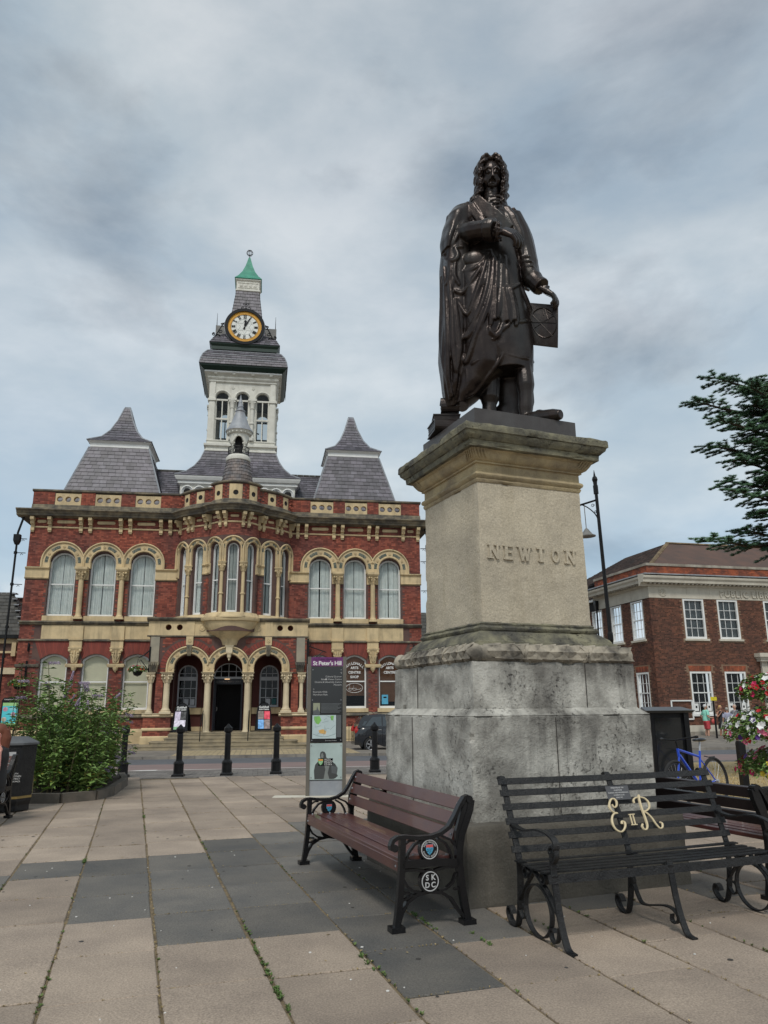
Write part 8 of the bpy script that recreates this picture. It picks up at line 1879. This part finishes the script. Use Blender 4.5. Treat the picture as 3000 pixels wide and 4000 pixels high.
t = thing("square_post", "short black square post on the dry grass beside the flower tower", "post", (6.35, 14.3, 0), .1); MB().sq([(.06, 0), (.06, .82), (.05, .86)], (0, 0)).ob("post", BLACK, t); MB().sq([(.07, .0), (.07, .05)], (0, 0)).ob("foot", BLACK, t)
# ---------------- cedar ----------------
CD = thing("cedar_tree", "blue-green cedar reaching in from the right edge with drooping layered boughs", "tree", (11.4, 17.0, 0)); random.seed(60)
BARK = mat("cedar_bark", (.07, .05, .035), .95, bump=.5); NDL = mat("cedar_needle", (.095, .19, .09), .6, (.06, .135, .09), 1.2, island=.35, hue=(1.2, 1.3, .6)); 
MB().tube([(0, 0, 0), (.1, 0, 4), (-.05, .1, 9), (0, 0, 15)], [.42, .34, .22, .06], 12).ob("trunk", BARK, CD)
NB = MB(); BB = MB()
def needles(p, d, n=7):
    for k in range(n):
        a = random.random() * 6.28; u_ = Vector((cos(a), sin(a), random.uniform(-.1, .9))).normalized(); e = Vector(p) + u_ * random.uniform(.04, .075); s = u_.orthogonal().normalized() * .0055; NB.add([tuple(Vector(p) - s), tuple(Vector(p) + s), tuple(e)], [(0, 1, 2)])
def twig(p0, d, L_, lev):
    P = [Vector(p0)]; d = Vector(d).normalized(); n = max(3, int(L_ / .12)); 
    for i in range(n): d = (d + Vector((random.uniform(-.12, .12), random.uniform(-.12, .12), random.uniform(-.07, .05)))).normalized(); P.append(P[-1] + d * (L_ / n))
    r0_ = .006 + .006 * L_; BB.tube([tuple(p) for p in P], [r0_ * (1 - .75 * i / n) + .002 for i in range(n + 1)], 4, False)
    for i, p in enumerate(P[1:], 1):
        if lev == 0 or i > n * .3:
            for q in range(4): needles(tuple(P[i - 1].lerp(p, (q + .5) / 4)), d, 8)
        if lev > 0:
            for sg in (-1, 1):
                if random.random() < .85: sd_ = d.cross(Vector((0, 0, 1))).normalized() * sg; twig(p, d * .75 + sd_ * .75 + Vector((0, 0, random.uniform(-.35, .12))), L_ * random.uniform(.22, .42) * (1.1 - i / n * .7), lev - 1)
c0 = Vector((11.2, 17.0, 0))
tips = [(5.95, 14.0, 7.25), (6.45, 14.2, 7.85), (6.2, 13.6, 6.7), (6.35, 14.6, 6.55), (6.6, 14.0, 6.05), (6.35, 14.0, 5.62), (6.4, 13.7, 5.35), (5.9, 14.0, 4.52), (6.7, 14.3, 4.75), (7.2, 14.2, 7.7), (7.3, 14.0, 6.9), (6.9, 14.0, 5.0), (7.2, 13.8, 6.2), (7.3, 13.6, 5.2), (7.3, 13.8, 4.15), (6.9, 14.0, 6.4), (7.1, 14.1, 7.2), (7.1, 13.9, 5.7), (7.4, 14.0, 4.6), (8.0, 13.4, 12.1), (9.5, 13.0, 9.5), (7.5, 14.2, 7.4), (7.5, 13.8, 6.6), (7.5, 13.9, 5.9), (7.6, 14.1, 5.3), (7.6, 13.7, 4.9), (7.4, 14.4, 7.0), (7.0, 14.3, 6.8), (7.0, 13.9, 7.5)]
for tp in tips:
    e = Vector(tp) - c0; b = Vector((0, 0, e.z - random.uniform(.2, .9))); m_ = b.lerp(e, .5) + Vector((0, 0, random.uniform(.1, .5))); P = [Vector(q) for q in smooth_pts([tuple(b), tuple(m_), tuple(b.lerp(e, .8) + Vector((0, 0, .1))), tuple(e)], 8)]
    BB.tube([tuple(p) for p in P], [.07 * (1 - i / 25) + .006 for i in range(25)], 6, False)
    for i in range(9, 25):
        d = (P[min(i + 1, 24)] - P[i - 1]).normalized(); sd_ = d.cross(Vector((0, 0, 1))).normalized()
        for sg in (-1, 1): twig(P[i], d * .9 + sd_ * sg * random.uniform(.4, .9) + Vector((0, 0, random.uniform(-.45, .25))), (.30 + .65 * (1 - i / 24)) * random.uniform(.7, 1.15), 1)
        for q in range(3): needles(tuple(P[i]), d, 8)
BB.ob("branches", BARK, CD, kind='stuff'); NB.ob("needles", NDL, CD, kind='stuff')
# roadside backdrop between the buildings
bush("tree_line", "distant dark trees beyond the street", "trees", (24, 110, -1), 7, 2500, LD, .9, seed=9, sq=(4, 1, .8)) if False else None
# ---------------- bronze figure on the pedestal ----------------
BRONZE = mat("dark_bronze", (0.024, 0.016, 0.014), 0.30, (0.044, 0.032, 0.027), 5, 0.4, 0.65, bump=0.22, bscale=13, metallic=0.6, streak=(.065, .070, .066), streak_fac=.45)
BRONZB = mat("bronze_base_plate", (0.075, 0.066, 0.062), 0.45, (0.10, 0.09, 0.085), 4, bump=0.15, bscale=50, metallic=0.5, streak=(.13, .13, .125), streak_fac=.3)
ST = thing("bronze_statue", "dark bronze statue of a long-haired robed man holding a diagram sheet, books at his feet", "statue", (MC[0], MC[1], 0), radians(-8.9))
bp = rough(MB().sq([(.592, 4.10), (.592, 4.335), (.588, 4.338)]), "base_plate", BRONZB, sub=3, amp=.001, chips=0.0, par=ST); bp.rotation_euler = (0, 0, MA + radians(8.9))
k1 = lambda a, b: ((a - 603) * .001465, 7.803 - (b - 145) * .001685)
k2 = lambda a, b: ((a - 655) * .001345, 6.235 - b * .0015)
def interp(tab, z):
    if z <= tab[0][0]: return tab[0][1:]
    for a, b in zip(tab, tab[1:]):
        if z <= b[0]:
            t = (z - a[0]) / (b[0] - a[0]); t = t * t * (3 - 2 * t) * .5 + t * .5; return tuple(p + (q - p) * t for p, q in zip(a[1:], b[1:]))
    return tab[-1][1:]
TA_ = [(4.66, -.47, .07, .02, .12), (4.9, -.45, .12, .02, .24), (5.25, -.425, .175, .02, .29), (5.8, -.385, .18, .02, .29), (6.3, -.36, .19, .02, .29), (6.7, -.335, .185, .02, .27), (6.95, -.315, .17, .03, .23), (7.08, -.27, .165, .03, .19), (7.16, -.215, .15, .03, .14), (7.235, -.13, .09, .03, .07)]
TB_ = [(5.04, .17, .26, .03, .24), (5.3, .12, .325, .03, .27), (5.7, .10, .335, .03, .27), (6.1, .06, .335, .04, .27), (6.4, .04, .335, .04, .26), (6.7, .03, .34, .05, .24), (6.9, .03, .32, .05, .22), (7.05, .04, .275, .05, .19), (7.15, .05, .20, .04, .15), (7.23, .06, .11, .02, .10)]
TC_ = [(4.68, -.36, .07, .0, .16), (4.8, -.29, .14, .0, .22), (4.9, -.23, .19, .0, .25), (5.1, -.13, .28, .0, .29), (5.4, -.09, .32, .0, .31), (5.8, -.09, .32, .0, .31), (6.2, -.08, .31, .0, .29), (6.45, -.05, .25, .02, .24)]
TD_ = [(4.38, .12, .22, .20, .05), (4.70, .20, .22, .20, .05), (4.76, .24, .195, .20, .05), (5.0, .22, .21, .2, .08), (5.4, .15, .25, .18, .12), (6.0, .1, .28, .15, .15)]
TE_ = [(6.50, -.445, .085, -.05, .22), (6.62, -.425, .115, -.04, .24), (6.8, -.375, .145, -.01, .25), (7.0, -.315, .158, .01, .22), (7.12, -.25, .165, .02, .17), (7.20, -.17, .12, .03, .10), (7.245, -.12, .06, .03, .05)]
TF_ = [(6.12, .435, .05, .07, .13), (6.4, .40, .08, .07, .17), (6.7, .345, .095, .06, .19), (6.92, .275, .11, .05, .18), (7.06, .21, .11, .04, .14), (7.14, .15, .07, .03, .08)]
def loft(B, tab, folds, nz=70, nt=96):
    z0, z1 = tab[0][0], tab[-1][0]; vs = []
    for i in range(nz + 1):
        z = z0 + (z1 - z0) * i / nz; cx, rx, cy, ry = interp(tab, z)
        for k in range(nt):
            a = 2 * pi * k / nt; f = 1 + folds(a, z); vs.append((cx + rx * cos(a) * f, cy + ry * sin(a) * f, z))
    B.add(vs, [(i * nt + k, i * nt + (k + 1) % nt, (i + 1) * nt + (k + 1) % nt, (i + 1) * nt + k) for i in range(nz) for k in range(nt)] + [tuple(range(nt - 1, -1, -1)), tuple(nz * nt + k for k in range(nt))])
def yfront(x, z):
    y = .1
    for tab in (TA_, TB_, TC_):
        if tab[0][0] - .03 <= z <= tab[-1][0] + .02:
            cx, rx, cy, ry = interp(tab, z); t = (x - cx) / rx
            if abs(t) < 1: y = min(y, cy - ry * sqrt(1 - t * t))
            elif abs(t) < 1.15: y = min(y, cy)
    return y
F = MB(); saw = lambda t: abs((t / pi) % 2 - 1) ** 1.3
loft(F, TA_, lambda a, z: .17 * (saw(a * 6.0 + .8 * sin(z * 1.7) + .4 * sin(a * 2)) - .4) * min(1, max(0, (7.0 - z) * 1.6)) + .05 * sin(a * 5 + z * 1.4) * min(1, max(0, (6.9 - z))))
loft(F, TB_, lambda a, z: .035 * sin(a * 5 + z * 3.0) + .03 * (saw(a * 9 - z * 3) - .4))
loft(F, TC_, lambda a, z: .10 * (saw(a * 5 + (z - 5) * 4.2 + .5 * sin(z * 5)) - .4) * min(1, (z - 4.6) * 2))
loft(F, TD_, lambda a, z: 0.0); loft(F, TE_, lambda a, z: .05 * sin(a * 4 + z * 3) * min(1, (7.2 - z) * 2) + .07 * (saw(a * 5 + 1.2) - .4) * min(1, max(0, 6.95 - z) * 3)); loft(F, TF_, lambda a, z: .06 * sin(a * 6 + z * 2))
def stroke(kf, pts, r, dy=0.0, taper=True, n=5):
    P = smooth_pts([kf(*p) for p in pts], 4); q = []
    ys = [yfront(x, z) + dy for x, z in P]
    ys = [sum(ys[max(0, i - 2):i + 3]) / len(ys[max(0, i - 2):i + 3]) for i in range(len(ys))]
    m = len(P) - 1; rr = [r * (.35 + .65 * sin(pi * (.12 + .76 * i / m))) if taper else r for i in range(m + 1)]
    F.tube([(x, y, z) for (x, z), y in zip(P, ys)], rr, 7)
# robe folds over the legs
for pts, r in (([(640, -30), (600, 100), (540, 260), (470, 400), (385, 262)], .020), ([(600, 20), (520, 130), (430, 215), (370, 190)], .020), ([(700, -60), (680, 150), (640, 330), (580, 480), (500, 640), (440, 770)], .026),
               ([(668, -20), (640, 160), (590, 330), (520, 470), (430, 580)], .022), ([(728, -30), (705, 200), (665, 400), (648, 510)], .026), ([(765, -10), (745, 200), (715, 380), (705, 450)], .028), ([(745, 480), (715, 560), (690, 600)], .022),
               ([(800, 20), (802, 190)], .018), ([(905, 130), (870, 165), (820, 188), (745, 180), (712, 235)], .022), ([(712, 250), (765, 320), (800, 380), (856, 430)], .02), ([(790, 200), (800, 340), (806, 480)], .026), ([(832, 190), (850, 320), (862, 440), (850, 500)], .022),
               ([(645, 480), (665, 458), (700, 455)], .016), ([(690, 600), (700, 570), (740, 530), (800, 490)], .022), ([(640, 520), (650, 560), (690, 600)], .02), ([(750, 250), (770, 400), (740, 520)], .022),
               ([(700, 640), (735, 690), (790, 722), (860, 738), (940, 732), (985, 728)], .016), ([(430, 1010), (500, 975), (570, 905), (640, 830), (700, 770), (745, 705)], .018), ([(900, 140), (960, 280), (1000, 400), (990, 470)], .03), ([(860, 470), (930, 440), (990, 405)], .018),
               ([(255, 0), (252, 250), (243, 560), (262, 760), (292, 900), (300, 1020)], .022), ([(285, -40), (300, 300), (300, 600), (292, 850), (318, 1000)], .024), ([(330, 60), (345, 330), (345, 640), (360, 830)], .024), ([(372, 260), (385, 500), (395, 700), (385, 840)], .024),
               ([(410, 400), (425, 560), (500, 545), (560, 370)], .018), ([(420, 700), (440, 770), (480, 700), (540, 560), (600, 370)], .02), ([(480, 420), (500, 470), (540, 430)], .014), ([(350, -20), (335, 90), (300, 130)], .024), ([(480, 790), (560, 760), (620, 745)], .014), ([(560, 840), (610, 790), (640, 740)], .013),
               ([(430, 330), (520, 330), (560, 300)], .010), ([(600, 560), (640, 575), (680, 560)], .012), ([(540, 640), (600, 620)], .01), ([(440, 820), (445, 930), (440, 1000)], .012), ([(620, 610), (690, 612)], .010)):
    stroke(k2, pts, r * (1.4 if r > .017 else 1), -.004 if r > .017 else .004)
# gown, lapels, cape edge
for pts, r in (([(500, 508), (580, 590), (660, 670), (730, 740), (778, 800)], .040), ([(455, 528), (520, 640), (590, 730), (660, 790)], .030), ([(560, 640), (640, 690), (720, 700)], .018), ([(772, 562), (838, 628), (852, 700), (800, 775)], .030), ([(745, 690), (772, 770), (830, 850), (880, 880)], .026),
               ([(740, 690), (790, 600), (760, 560)], .022), ([(690, 600), (740, 620)], .012), ([(680, 640), (735, 655)], .012), ([(690, 575), (730, 590)], .012), ([(850, 645), (905, 780), (940, 900), (965, 1050)], .030), ([(880, 690), (905, 860), (900, 1000), (880, 1110)], .024),
               ([(510, 705), (450, 712), (412, 740), (375, 830), (330, 910), (262, 950)], .030), ([(262, 950), (285, 985), (340, 1028), (375, 990), (360, 930), (420, 920)], .030), ([(300, 610), (285, 780), (262, 930)], .022), ([(430, 560), (480, 640), (505, 700)], .02), ([(350, 640), (420, 620), (480, 660)], .010), ([(330, 820), (300, 900)], .014),
               ([(300, 960), (310, 1100), (330, 1180), (300, 1244)], .024), ([(355, 1040), (345, 1130), (380, 1210)], .024), ([(800, 950), (830, 1060), (900, 1140)], .018), ([(640, 1010), (600, 1130), (540, 1244)], .022), ([(690, 1000), (670, 1120), (640, 1244)], .022), ([(730, 1000), (720, 1130), (715, 1244)], .024), ([(600, 980), (560, 1060), (480, 1110), (410, 1100)], .022)):
    stroke(k1, pts, r, .002)
F.ball((*[k1(500, 1000)[0], -.235], k1(500, 1000)[1] - .02), .1, 14, 10, (1.3, .42, 1.0))
def band(kf, pts, w, t=.028, dy=-.002, side=None):
    P = smooth_pts([kf(*p) for p in pts], 4); ys = [yfront(x, z) + dy for x, z in P]; ys = [sum(ys[max(0, i - 3):i + 4]) / len(ys[max(0, i - 3):i + 4]) for i in range(len(ys))]
    a, b = P[0], P[-1]; d = Vector((b[0] - a[0], 0, b[1] - a[1])).normalized(); sd = side or Vector((-d.z, -.15, d.x)); F.strip([(x, y, z) for (x, z), y in zip(P, ys)], w, t, sd)
band(k1, [(520, 520), (600, 610), (690, 710), (770, 800)], .15, .05, -.02)
band(k1, [(790, 560), (850, 650), (835, 730), (800, 790)], .11, .04, -.015)
band(k1, [(480, 560), (560, 700), (640, 790)], .09, .03, -.01); band(k1, [(880, 660), (925, 800), (955, 1050)], .12, .04, .0)
band(k2, [(745, 200), (760, 330), (770, 470)], .085, .03, -.02); band(k2, [(700, 200), (690, 350), (680, 470)], .05, .03, -.03); band(k2, [(815, 200), (835, 330), (845, 460)], .055, .03, -.02)
band(k1, [(760, 820), (830, 900), (890, 980)], .10, .03, -.01)

# neck, cravat, shoulders
F.tube([(.06, .0, 7.12), (.075, -.02, 7.36)], .092, 12)
for i, z in enumerate((7.19, 7.225, 7.262)): F.tube([(.065 + .082 * cos(a), -.01 + .085 * sin(a), z) for a in [2 * pi * k / 18 for k in range(19)]], .019, 6)
F.hexa([(.02, -.16, 7.04), (.15, -.16, 7.04), (.12, -.05, 7.04), (.04, -.05, 7.04), (.025, -.12, 7.20), (.125, -.12, 7.20), (.12, -.02, 7.20), (.04, -.02, 7.20)])
for z in (7.16, 7.11, 7.07, 7.02, 6.97, 6.92): F.tube([(.05, -.165, z), (.10, -.195, z - .015), (.16, -.175, z - .005)], .014, 6)
# arm crossing the body
F.tube(smooth_pts([(-.30, .0, 7.03), (-.345, -.04, 6.88), (-.30, -.12, 6.74), (-.20, -.22, 6.68), (-.06, -.32, 6.63), (.06, -.36, 6.60)]), [.13] * 4 + [.125] * 4 + [.12] * 3 + [.11] * 3 + [.105] * 2, 14)
F.tube([(-.02, -.34, 6.61), (.035, -.355, 6.60), (.085, -.37, 6.585)], [.128, .135, .128], 16)
F.tube([(.09, -.365, 6.585), (.15, -.365, 6.57)], [.088, .080], 12)
for t in range(9):
    s = t / 8; x = -.28 + .26 * s; F.tube([(x + .015, -.14 - .2 * s - .09, 6.80 - .12 * s), (x - .005, -.16 - .2 * s - .11, 6.74 - .12 * s), (x + .03, -.14 - .2 * s - .06, 6.64 - .08 * s)], [.010, .016, .008], 6)
random.seed(3)
for k in range(34):   # lace frill
    a = random.uniform(0, 6.28); u_ = random.uniform(.09, .15); F.ball((u_, -.365 + .085 * cos(a), 6.58 + .085 * sin(a) - (.0 if sin(a) > 0 else .03)), random.uniform(.014, .022), 6, 5)
def hand(o, d, up, curl, s=1.0, spread=.03, thumb_side=1, flat_=1.0):
    o, d, up = Vector(o), Vector(d).normalized(), Vector(up).normalized(); side = d.cross(up).normalized(); up = side.cross(d).normalized()
    for j in range(4):
        w = (j - 1.5) * .030 * s; b = o + side * w * .75; F.tube([b, b + d * .05 * s, o + side * w * 1.05 + d * .115 * s], [.030 * s, .030 * s, .022 * s], 8)
        ln = (.105, .118, .108, .085)[j] * s; p = o + side * w * 1.05 + d * .11 * s; a = 0; pts = [p]; rr = [.0205 * s]
        for q, (fr, cu) in enumerate(((.42, .35), (.33, .5), (.25, .45))):
            a += cu * curl * (1 + .08 * j); dd = d * cos(a) - up * sin(a) + side * spread * (j - 1.5) * .5; pts.append(pts[-1] + dd.normalized() * ln * fr * 1.25); rr.append((.0175, .0155, .0115)[q] * s)
        F.tube(smooth_pts([tuple(p_) for p_ in pts], 2), [rr[min(3, i // 2)] for i in range(7)], 7)
        F.ball(tuple(p + up * .004 * s), .021 * s, 7, 5)
    p = o + side * .05 * s * thumb_side + d * .03 * s; e = p + (side * thumb_side * .6 + d * .8).normalized() * .055 * s; f = e + (d * .95 - up * .3 * curl).normalized() * .06 * s
    F.tube([tuple(o), tuple(p), tuple(e), tuple(f)], [.03 * s, .026 * s, .02 * s, .014 * s], 8)
hand((.17, -.375, 6.565), (.80, -.10, -.50), (.35, -.75, .55), 1.15, 1.28, .10, -1)
# lower arm with the sheet
F.tube(smooth_pts([(.29, .03, 7.0), (.38, .03, 6.75), (.43, .02, 6.45), (.455, -.03, 6.2), (.51, -.09, 6.06), (.555, -.12, 5.985)]), [.12] * 4 + [.12] * 4 + [.11] * 4 + [.10] * 4, 14)
F.tube([(.535, -.11, 6.02), (.57, -.13, 5.975)], [.098, .10], 14)
for k in range(26): a = random.uniform(0, 6.28); F.ball((.575 + .045 * cos(a) + random.uniform(-.01, .03), -.13 + .07 * sin(a), 5.965 + .055 * sin(a) * .3 - random.uniform(0, .03)), random.uniform(.012, .019), 6, 5)
for k in range(5): z = 6.38 - .07 * k; F.tube([(.36 + .02 * k, -.09 - .01 * k, z + .02), (.45 + .015 * k, -.12 - .012 * k, z), (.54 + .005 * k, -.03 - .012 * k, z - .02)], .011, 6)
hand((.585, -.14, 5.935), (.72, -.05, -.60), (.55, -.35, .72), 1.25, 1.2, .05, -1)
# head and face
H = Vector((.075, -.045, 7.485)); FM = F; F = MB()
F.ball(tuple(H + Vector((0, .03, .05))), .145, 20, 14, (.88, 1.0, 1.12)); F.ball(tuple(H + Vector((.0, -.02, -.03))), .12, 20, 14, (.90, .93, 1.45)); F.ball(tuple(H + Vector((.0, -.085, -.165))), .05, 12, 8, (1.0, .8, .7))
for s in (-1, 1):
    F.ball(tuple(H + Vector((s * .062, -.082, -.045))), .048, 10, 8, (.9, .7, 1.0)); F.tube([tuple(H + Vector((s * .012, -.148, .072))), tuple(H + Vector((s * .05, -.142, .088))), tuple(H + Vector((s * .092, -.105, .07)))], [.015, .019, .013], 7)
    F.ball(tuple(H + Vector((s * .048, -.114, .045))), .022, 8, 6, (1.1, .7, .8)); F.tube([tuple(H + Vector((s * .028, -.133, .038))), tuple(H + Vector((s * .05, -.137, .03))), tuple(H + Vector((s * .07, -.118, .035)))], .006, 5)
    F.ball(tuple(H + Vector((s * .019, -.158, -.038))), .017, 7, 5); F.tube([tuple(H + Vector((s * .03, -.155, -.03))), tuple(H + Vector((s * .05, -.128, -.08))), tuple(H + Vector((s * .045, -.12, -.12)))], .008, 5)
F.tube([tuple(H + Vector((0, -.135, .075))), tuple(H + Vector((0, -.165, .02))), tuple(H + Vector((0, -.188, -.035)))], [.014, .017, .023], 8)
F.tube([tuple(H + Vector((-.045, -.128, -.098))), tuple(H + Vector((0, -.158, -.085))), tuple(H + Vector((.045, -.128, -.098)))], [.007, .015, .007], 7); F.tube([tuple(H + Vector((-.035, -.13, -.116))), tuple(H + Vector((0, -.152, -.118))), tuple(H + Vector((.035, -.13, -.116)))], [.007, .015, .007], 7)
HR = Matrix.Rotation(radians(7), 3, 'Z') @ Matrix.Rotation(radians(20), 3, 'X')
for v in F.v: FM.v.append(tuple(H + HR @ (Vector(v) - H)))
n0 = len(FM.v) - len(F.v); FM.f.extend([tuple(i_ + n0 for i_ in f_) for f_ in F.f]); F = FM
# legs and shoes
F.tube(smooth_pts([(.24, .02, 5.45), (.31, -.02, 5.15), (.335, -.06, 4.85), (.325, -.05, 4.6), (.315, -.06, 4.42)]), [.12] * 4 + [.10] * 3 + [.082] * 3 + [.068] * 3 + [.06] * 4, 12)
F.tube(smooth_pts([(-.02, .05, 5.3), (-.04, .05, 4.95), (-.06, .05, 4.7), (-.07, .03, 4.45)]), [.12] * 3 + [.11] * 3 + [.08] * 4, 12)
def shoe(hx, hy, tx, ty):
    a = Vector((hx, hy, 4.38)); b = Vector((tx, ty, 4.375)); d = (b - a)
    F.tube([tuple(a - d.normalized() * .03 + Vector((0, 0, .03))), tuple(a.lerp(b, .2) + Vector((0, 0, .045))), tuple(a.lerp(b, .5) + Vector((0, 0, .04))), tuple(a.lerp(b, .8) + Vector((0, 0, .022))), tuple(b + Vector((0, 0, .012)))], [.072, .092, .080, .074, .050], 12)
    F.hexa([tuple(a + Vector((sx * .05, sy * .05, -.04))) for sx, sy in ((-1, -1), (1, -1), (1, 1), (-1, 1))] + [tuple(a + Vector((sx * .05, sy * .05, .03))) for sx, sy in ((-1, -1), (1, -1), (1, 1), (-1, 1))])
    p = a.lerp(b, .42) + Vector((0, -.02, .11)); F.ball(tuple(p), .045, 8, 6, (1, .8, .4))
shoe(.31, -.07, .665, -.34); shoe(-.09, .0, .0, -.28)
fm = F.mesh("figure", BRONZE)
fig = evaluated(fm, [('REMESH', dict(mode='VOXEL', voxel_size=.0088, use_smooth_shade=True)), ('SMOOTH', dict(factor=.5, iterations=1))], "figure"); fig.name = "figure"
link("figure", fig, ST)
# wig
random.seed(14); F = MB(); F.ball(tuple(H + Vector((0, .075, .095))), .168, 18, 12, (.96, .95, 1.05)); F.ball(tuple(H + Vector((0, .12, -.12))), .16, 14, 10, (1, .7, 1.6))
LK = [(-.085, .215), (-.138, .15), (-.158, .06), (-.160, -.04), (-.158, -.13), (-.175, -.20), (-.215, -.265), (-.245, -.305)]
RK = [(.085, .215), (.145, .15), (.172, .06), (.176, -.04), (.165, -.13), (.150, -.21), (.135, -.30), (.125, -.375)]
for K in (LK, RK):
    P = smooth_pts([(x, z) for x, z in K], 3); m = len(P) - 1
    for lane, (dy_, dx_, r0_) in enumerate(((-.055, -.12, .036), (-.02, .02, .046), (.03, .10, .050), (.08, .0, .052))):
        sg = 1 if K is RK else -1; ph_ = lane * 2.1
        pts = [tuple(H + Vector((x + sg * dx_ * .16 + .010 * sin(i * 1.5 + ph_), dy_ + .012 * cos(i * 1.5 + ph_), z + .01 * lane))) for i, (x, z) in enumerate(P)]
        F.tube(pts, [r0_ * .86 * (1.08 if i < m * .75 else 1.0 - .9 * (i / m - .75)) * (1 + .13 * sin(i * 1.9 + ph_)) for i in range(m + 1)], 8)
        for q in range(3):
            F.tube([tuple(Vector(p) + Vector((sg * .03 * cos(i * 1.1 + q * 2.1), -.034 * abs(sin(i * 1.1 + q * 2.1)) - .006, 0))) for i, p in enumerate(pts)], .013, 5)
for sg in (-1, 1):
    for k in range(7):
        y0_ = -.075 + .035 * k
        F.tube(smooth_pts([tuple(H + Vector((sg * .008, y0_ * .5 - .01, .222 + .006 * k))), tuple(H + Vector((sg * .05, y0_ * .6 - .03, .258 - .002 * k))), tuple(H + Vector((sg * .105, y0_ * .8 - .02, .225))), tuple(H + Vector((sg * .145, y0_, .15))), tuple(H + Vector((sg * .16, y0_, .06)))], 3), [.026 + .005 * sin(i * 2.2 + k) for i in range(13)], 7)
HV = Matrix.Rotation(radians(6), 3, 'Z') @ Matrix.Rotation(radians(8), 3, 'X')
F.v = [tuple(H + HV @ Vector(((v[0] - H.x) * (.90 if v[2] > 7.3 else .96), v[1] - H.y, v[2] - H.z))) for v in F.v]
wig = evaluated(F.mesh("hair", BRONZE), [('REMESH', dict(mode='VOXEL', voxel_size=.0065, use_smooth_shade=True)), ('SMOOTH', dict(factor=.4, iterations=1))], "hair"); wig.name = "hair"; link("hair", wig, ST)
# diagram sheet held against the thigh
SP = [(.415, -.02, 5.86), (.735, -.10, 5.755), (.705, -.10, 5.275), (.430, -.02, 5.375)]
B = MB(); n = 8; vs = []
for o_ in (0, .022):
    for j in range(n + 1):
        for i in range(n + 1):
            s, t = i / n, j / n; p = Vector(SP[3]).lerp(Vector(SP[2]), s).lerp(Vector(SP[0]).lerp(Vector(SP[1]), s), t); p.y += o_ - .012 * sin(pi * t) + (.03 * (1 - t) ** 3 if o_ == 0 else .045 * (1 - t) ** 3); vs.append(tuple(p))
m_ = (n + 1) ** 2; idx = lambda i, j, o_=0: o_ * m_ + j * (n + 1) + i
fs = [(idx(i, j), idx(i + 1, j), idx(i + 1, j + 1), idx(i, j + 1)) for j in range(n) for i in range(n)] + [(idx(i, j, 1), idx(i, j + 1, 1), idx(i + 1, j + 1, 1), idx(i + 1, j, 1)) for j in range(n) for i in range(n)]
for i in range(n): fs += [(idx(i, 0), idx(i, 0, 1), idx(i + 1, 0, 1), idx(i + 1, 0)), (idx(i, n), idx(i + 1, n), idx(i + 1, n, 1), idx(i, n, 1)), (idx(0, i), idx(0, i + 1), idx(0, i + 1, 1), idx(0, i, 1)), (idx(n, i), idx(n, i, 1), idx(n, i + 1, 1), idx(n, i + 1))]
B.add(vs, fs); sh = B.ob("diagram_sheet", BRONZE, ST, smooth=True)
def spt(s, t, o_=.006): p = Vector(SP[3]).lerp(Vector(SP[2]), s).lerp(Vector(SP[0]).lerp(Vector(SP[1]), s), t); p.y += -.012 * sin(pi * t) + .03 * (1 - t) ** 3 - o_; return tuple(p)
B = MB(); B.tube([spt(.50 + .44 * cos(a), .52 + .36 * sin(a)) for a in [2 * pi * i / 30 for i in range(31)]], .0055, 5)
for a, b in (((.12, .68), (.80, .22)), ((.14, .36), (.86, .72)), ((.08, .50), (.94, .54)), ((.50, .88), (.86, .72)), ((.50, .70), (.50, .88)), ((.42, .52), (.86, .72)), ((.66, .60), (.56, .86))): B.tube([spt(*a), spt(*b)], .0045, 4)
B.ob("diagram_lines", BRONZE, sh)
# books at his heel
def book(c, L_, W_, T_, rz, tilt=0.0):
    o = bpy.data.objects.new("book", None); B = MB(); c0 = .012
    B.box(-L_ / 2, L_ / 2, -W_ / 2, W_ / 2, T_ - c0, T_); B.box(-L_ / 2, L_ / 2, -W_ / 2, W_ / 2, 0, c0); n = 8; vs = []
    for xx in (-L_ / 2, L_ / 2):
        for i in range(n + 1): a = -pi / 2 + pi * i / n; vs.append((xx, W_ / 2 + T_ / 2 * cos(a) * .55, T_ / 2 + T_ / 2 * sin(a)))
        for i in range(n + 1): a = pi / 2 - pi * i / n; vs.append((xx, W_ / 2 - .006 + (T_ / 2 - c0) * cos(a) * .55, T_ / 2 + (T_ / 2 - c0) * sin(a)))
    m_ = 2 * (n + 1); B.add(vs, [tuple(range(m_ - 1, -1, -1)), tuple(range(m_, 2 * m_))] + [(i, (i + 1) % m_, (i + 1) % m_ + m_, i + m_) for i in range(m_)])
    me = B.mesh("book", BRONZE); b = link("book", me, ST, loc=c, rot=(tilt, 0, rz)); P = MB(); P.box(-L_ / 2 + .012, L_ / 2 - .012, -W_ / 2 + .014, W_ / 2, c0, T_ - c0)
    random.seed(int(L_ * 1000))
    for k in range(9):
        z = c0 + (T_ - 2 * c0) * (k + .5) / 9; q = random.uniform(.0, .006); P.box(-L_ / 2 + .007 + q, L_ / 2 - .007 - q, -W_ / 2 + .008 + q, W_ / 2, z - .003, z + .003)
    P.ob("pages", BRONZE, b); return b
book((-.56, -.02, 4.345), .30, .30, .135, radians(200), 0); book((-.54, .06, 4.49), .30, .22, .10, radians(10)); book((-.50, .06, 4.61), .20, .20, .165, radians(188))
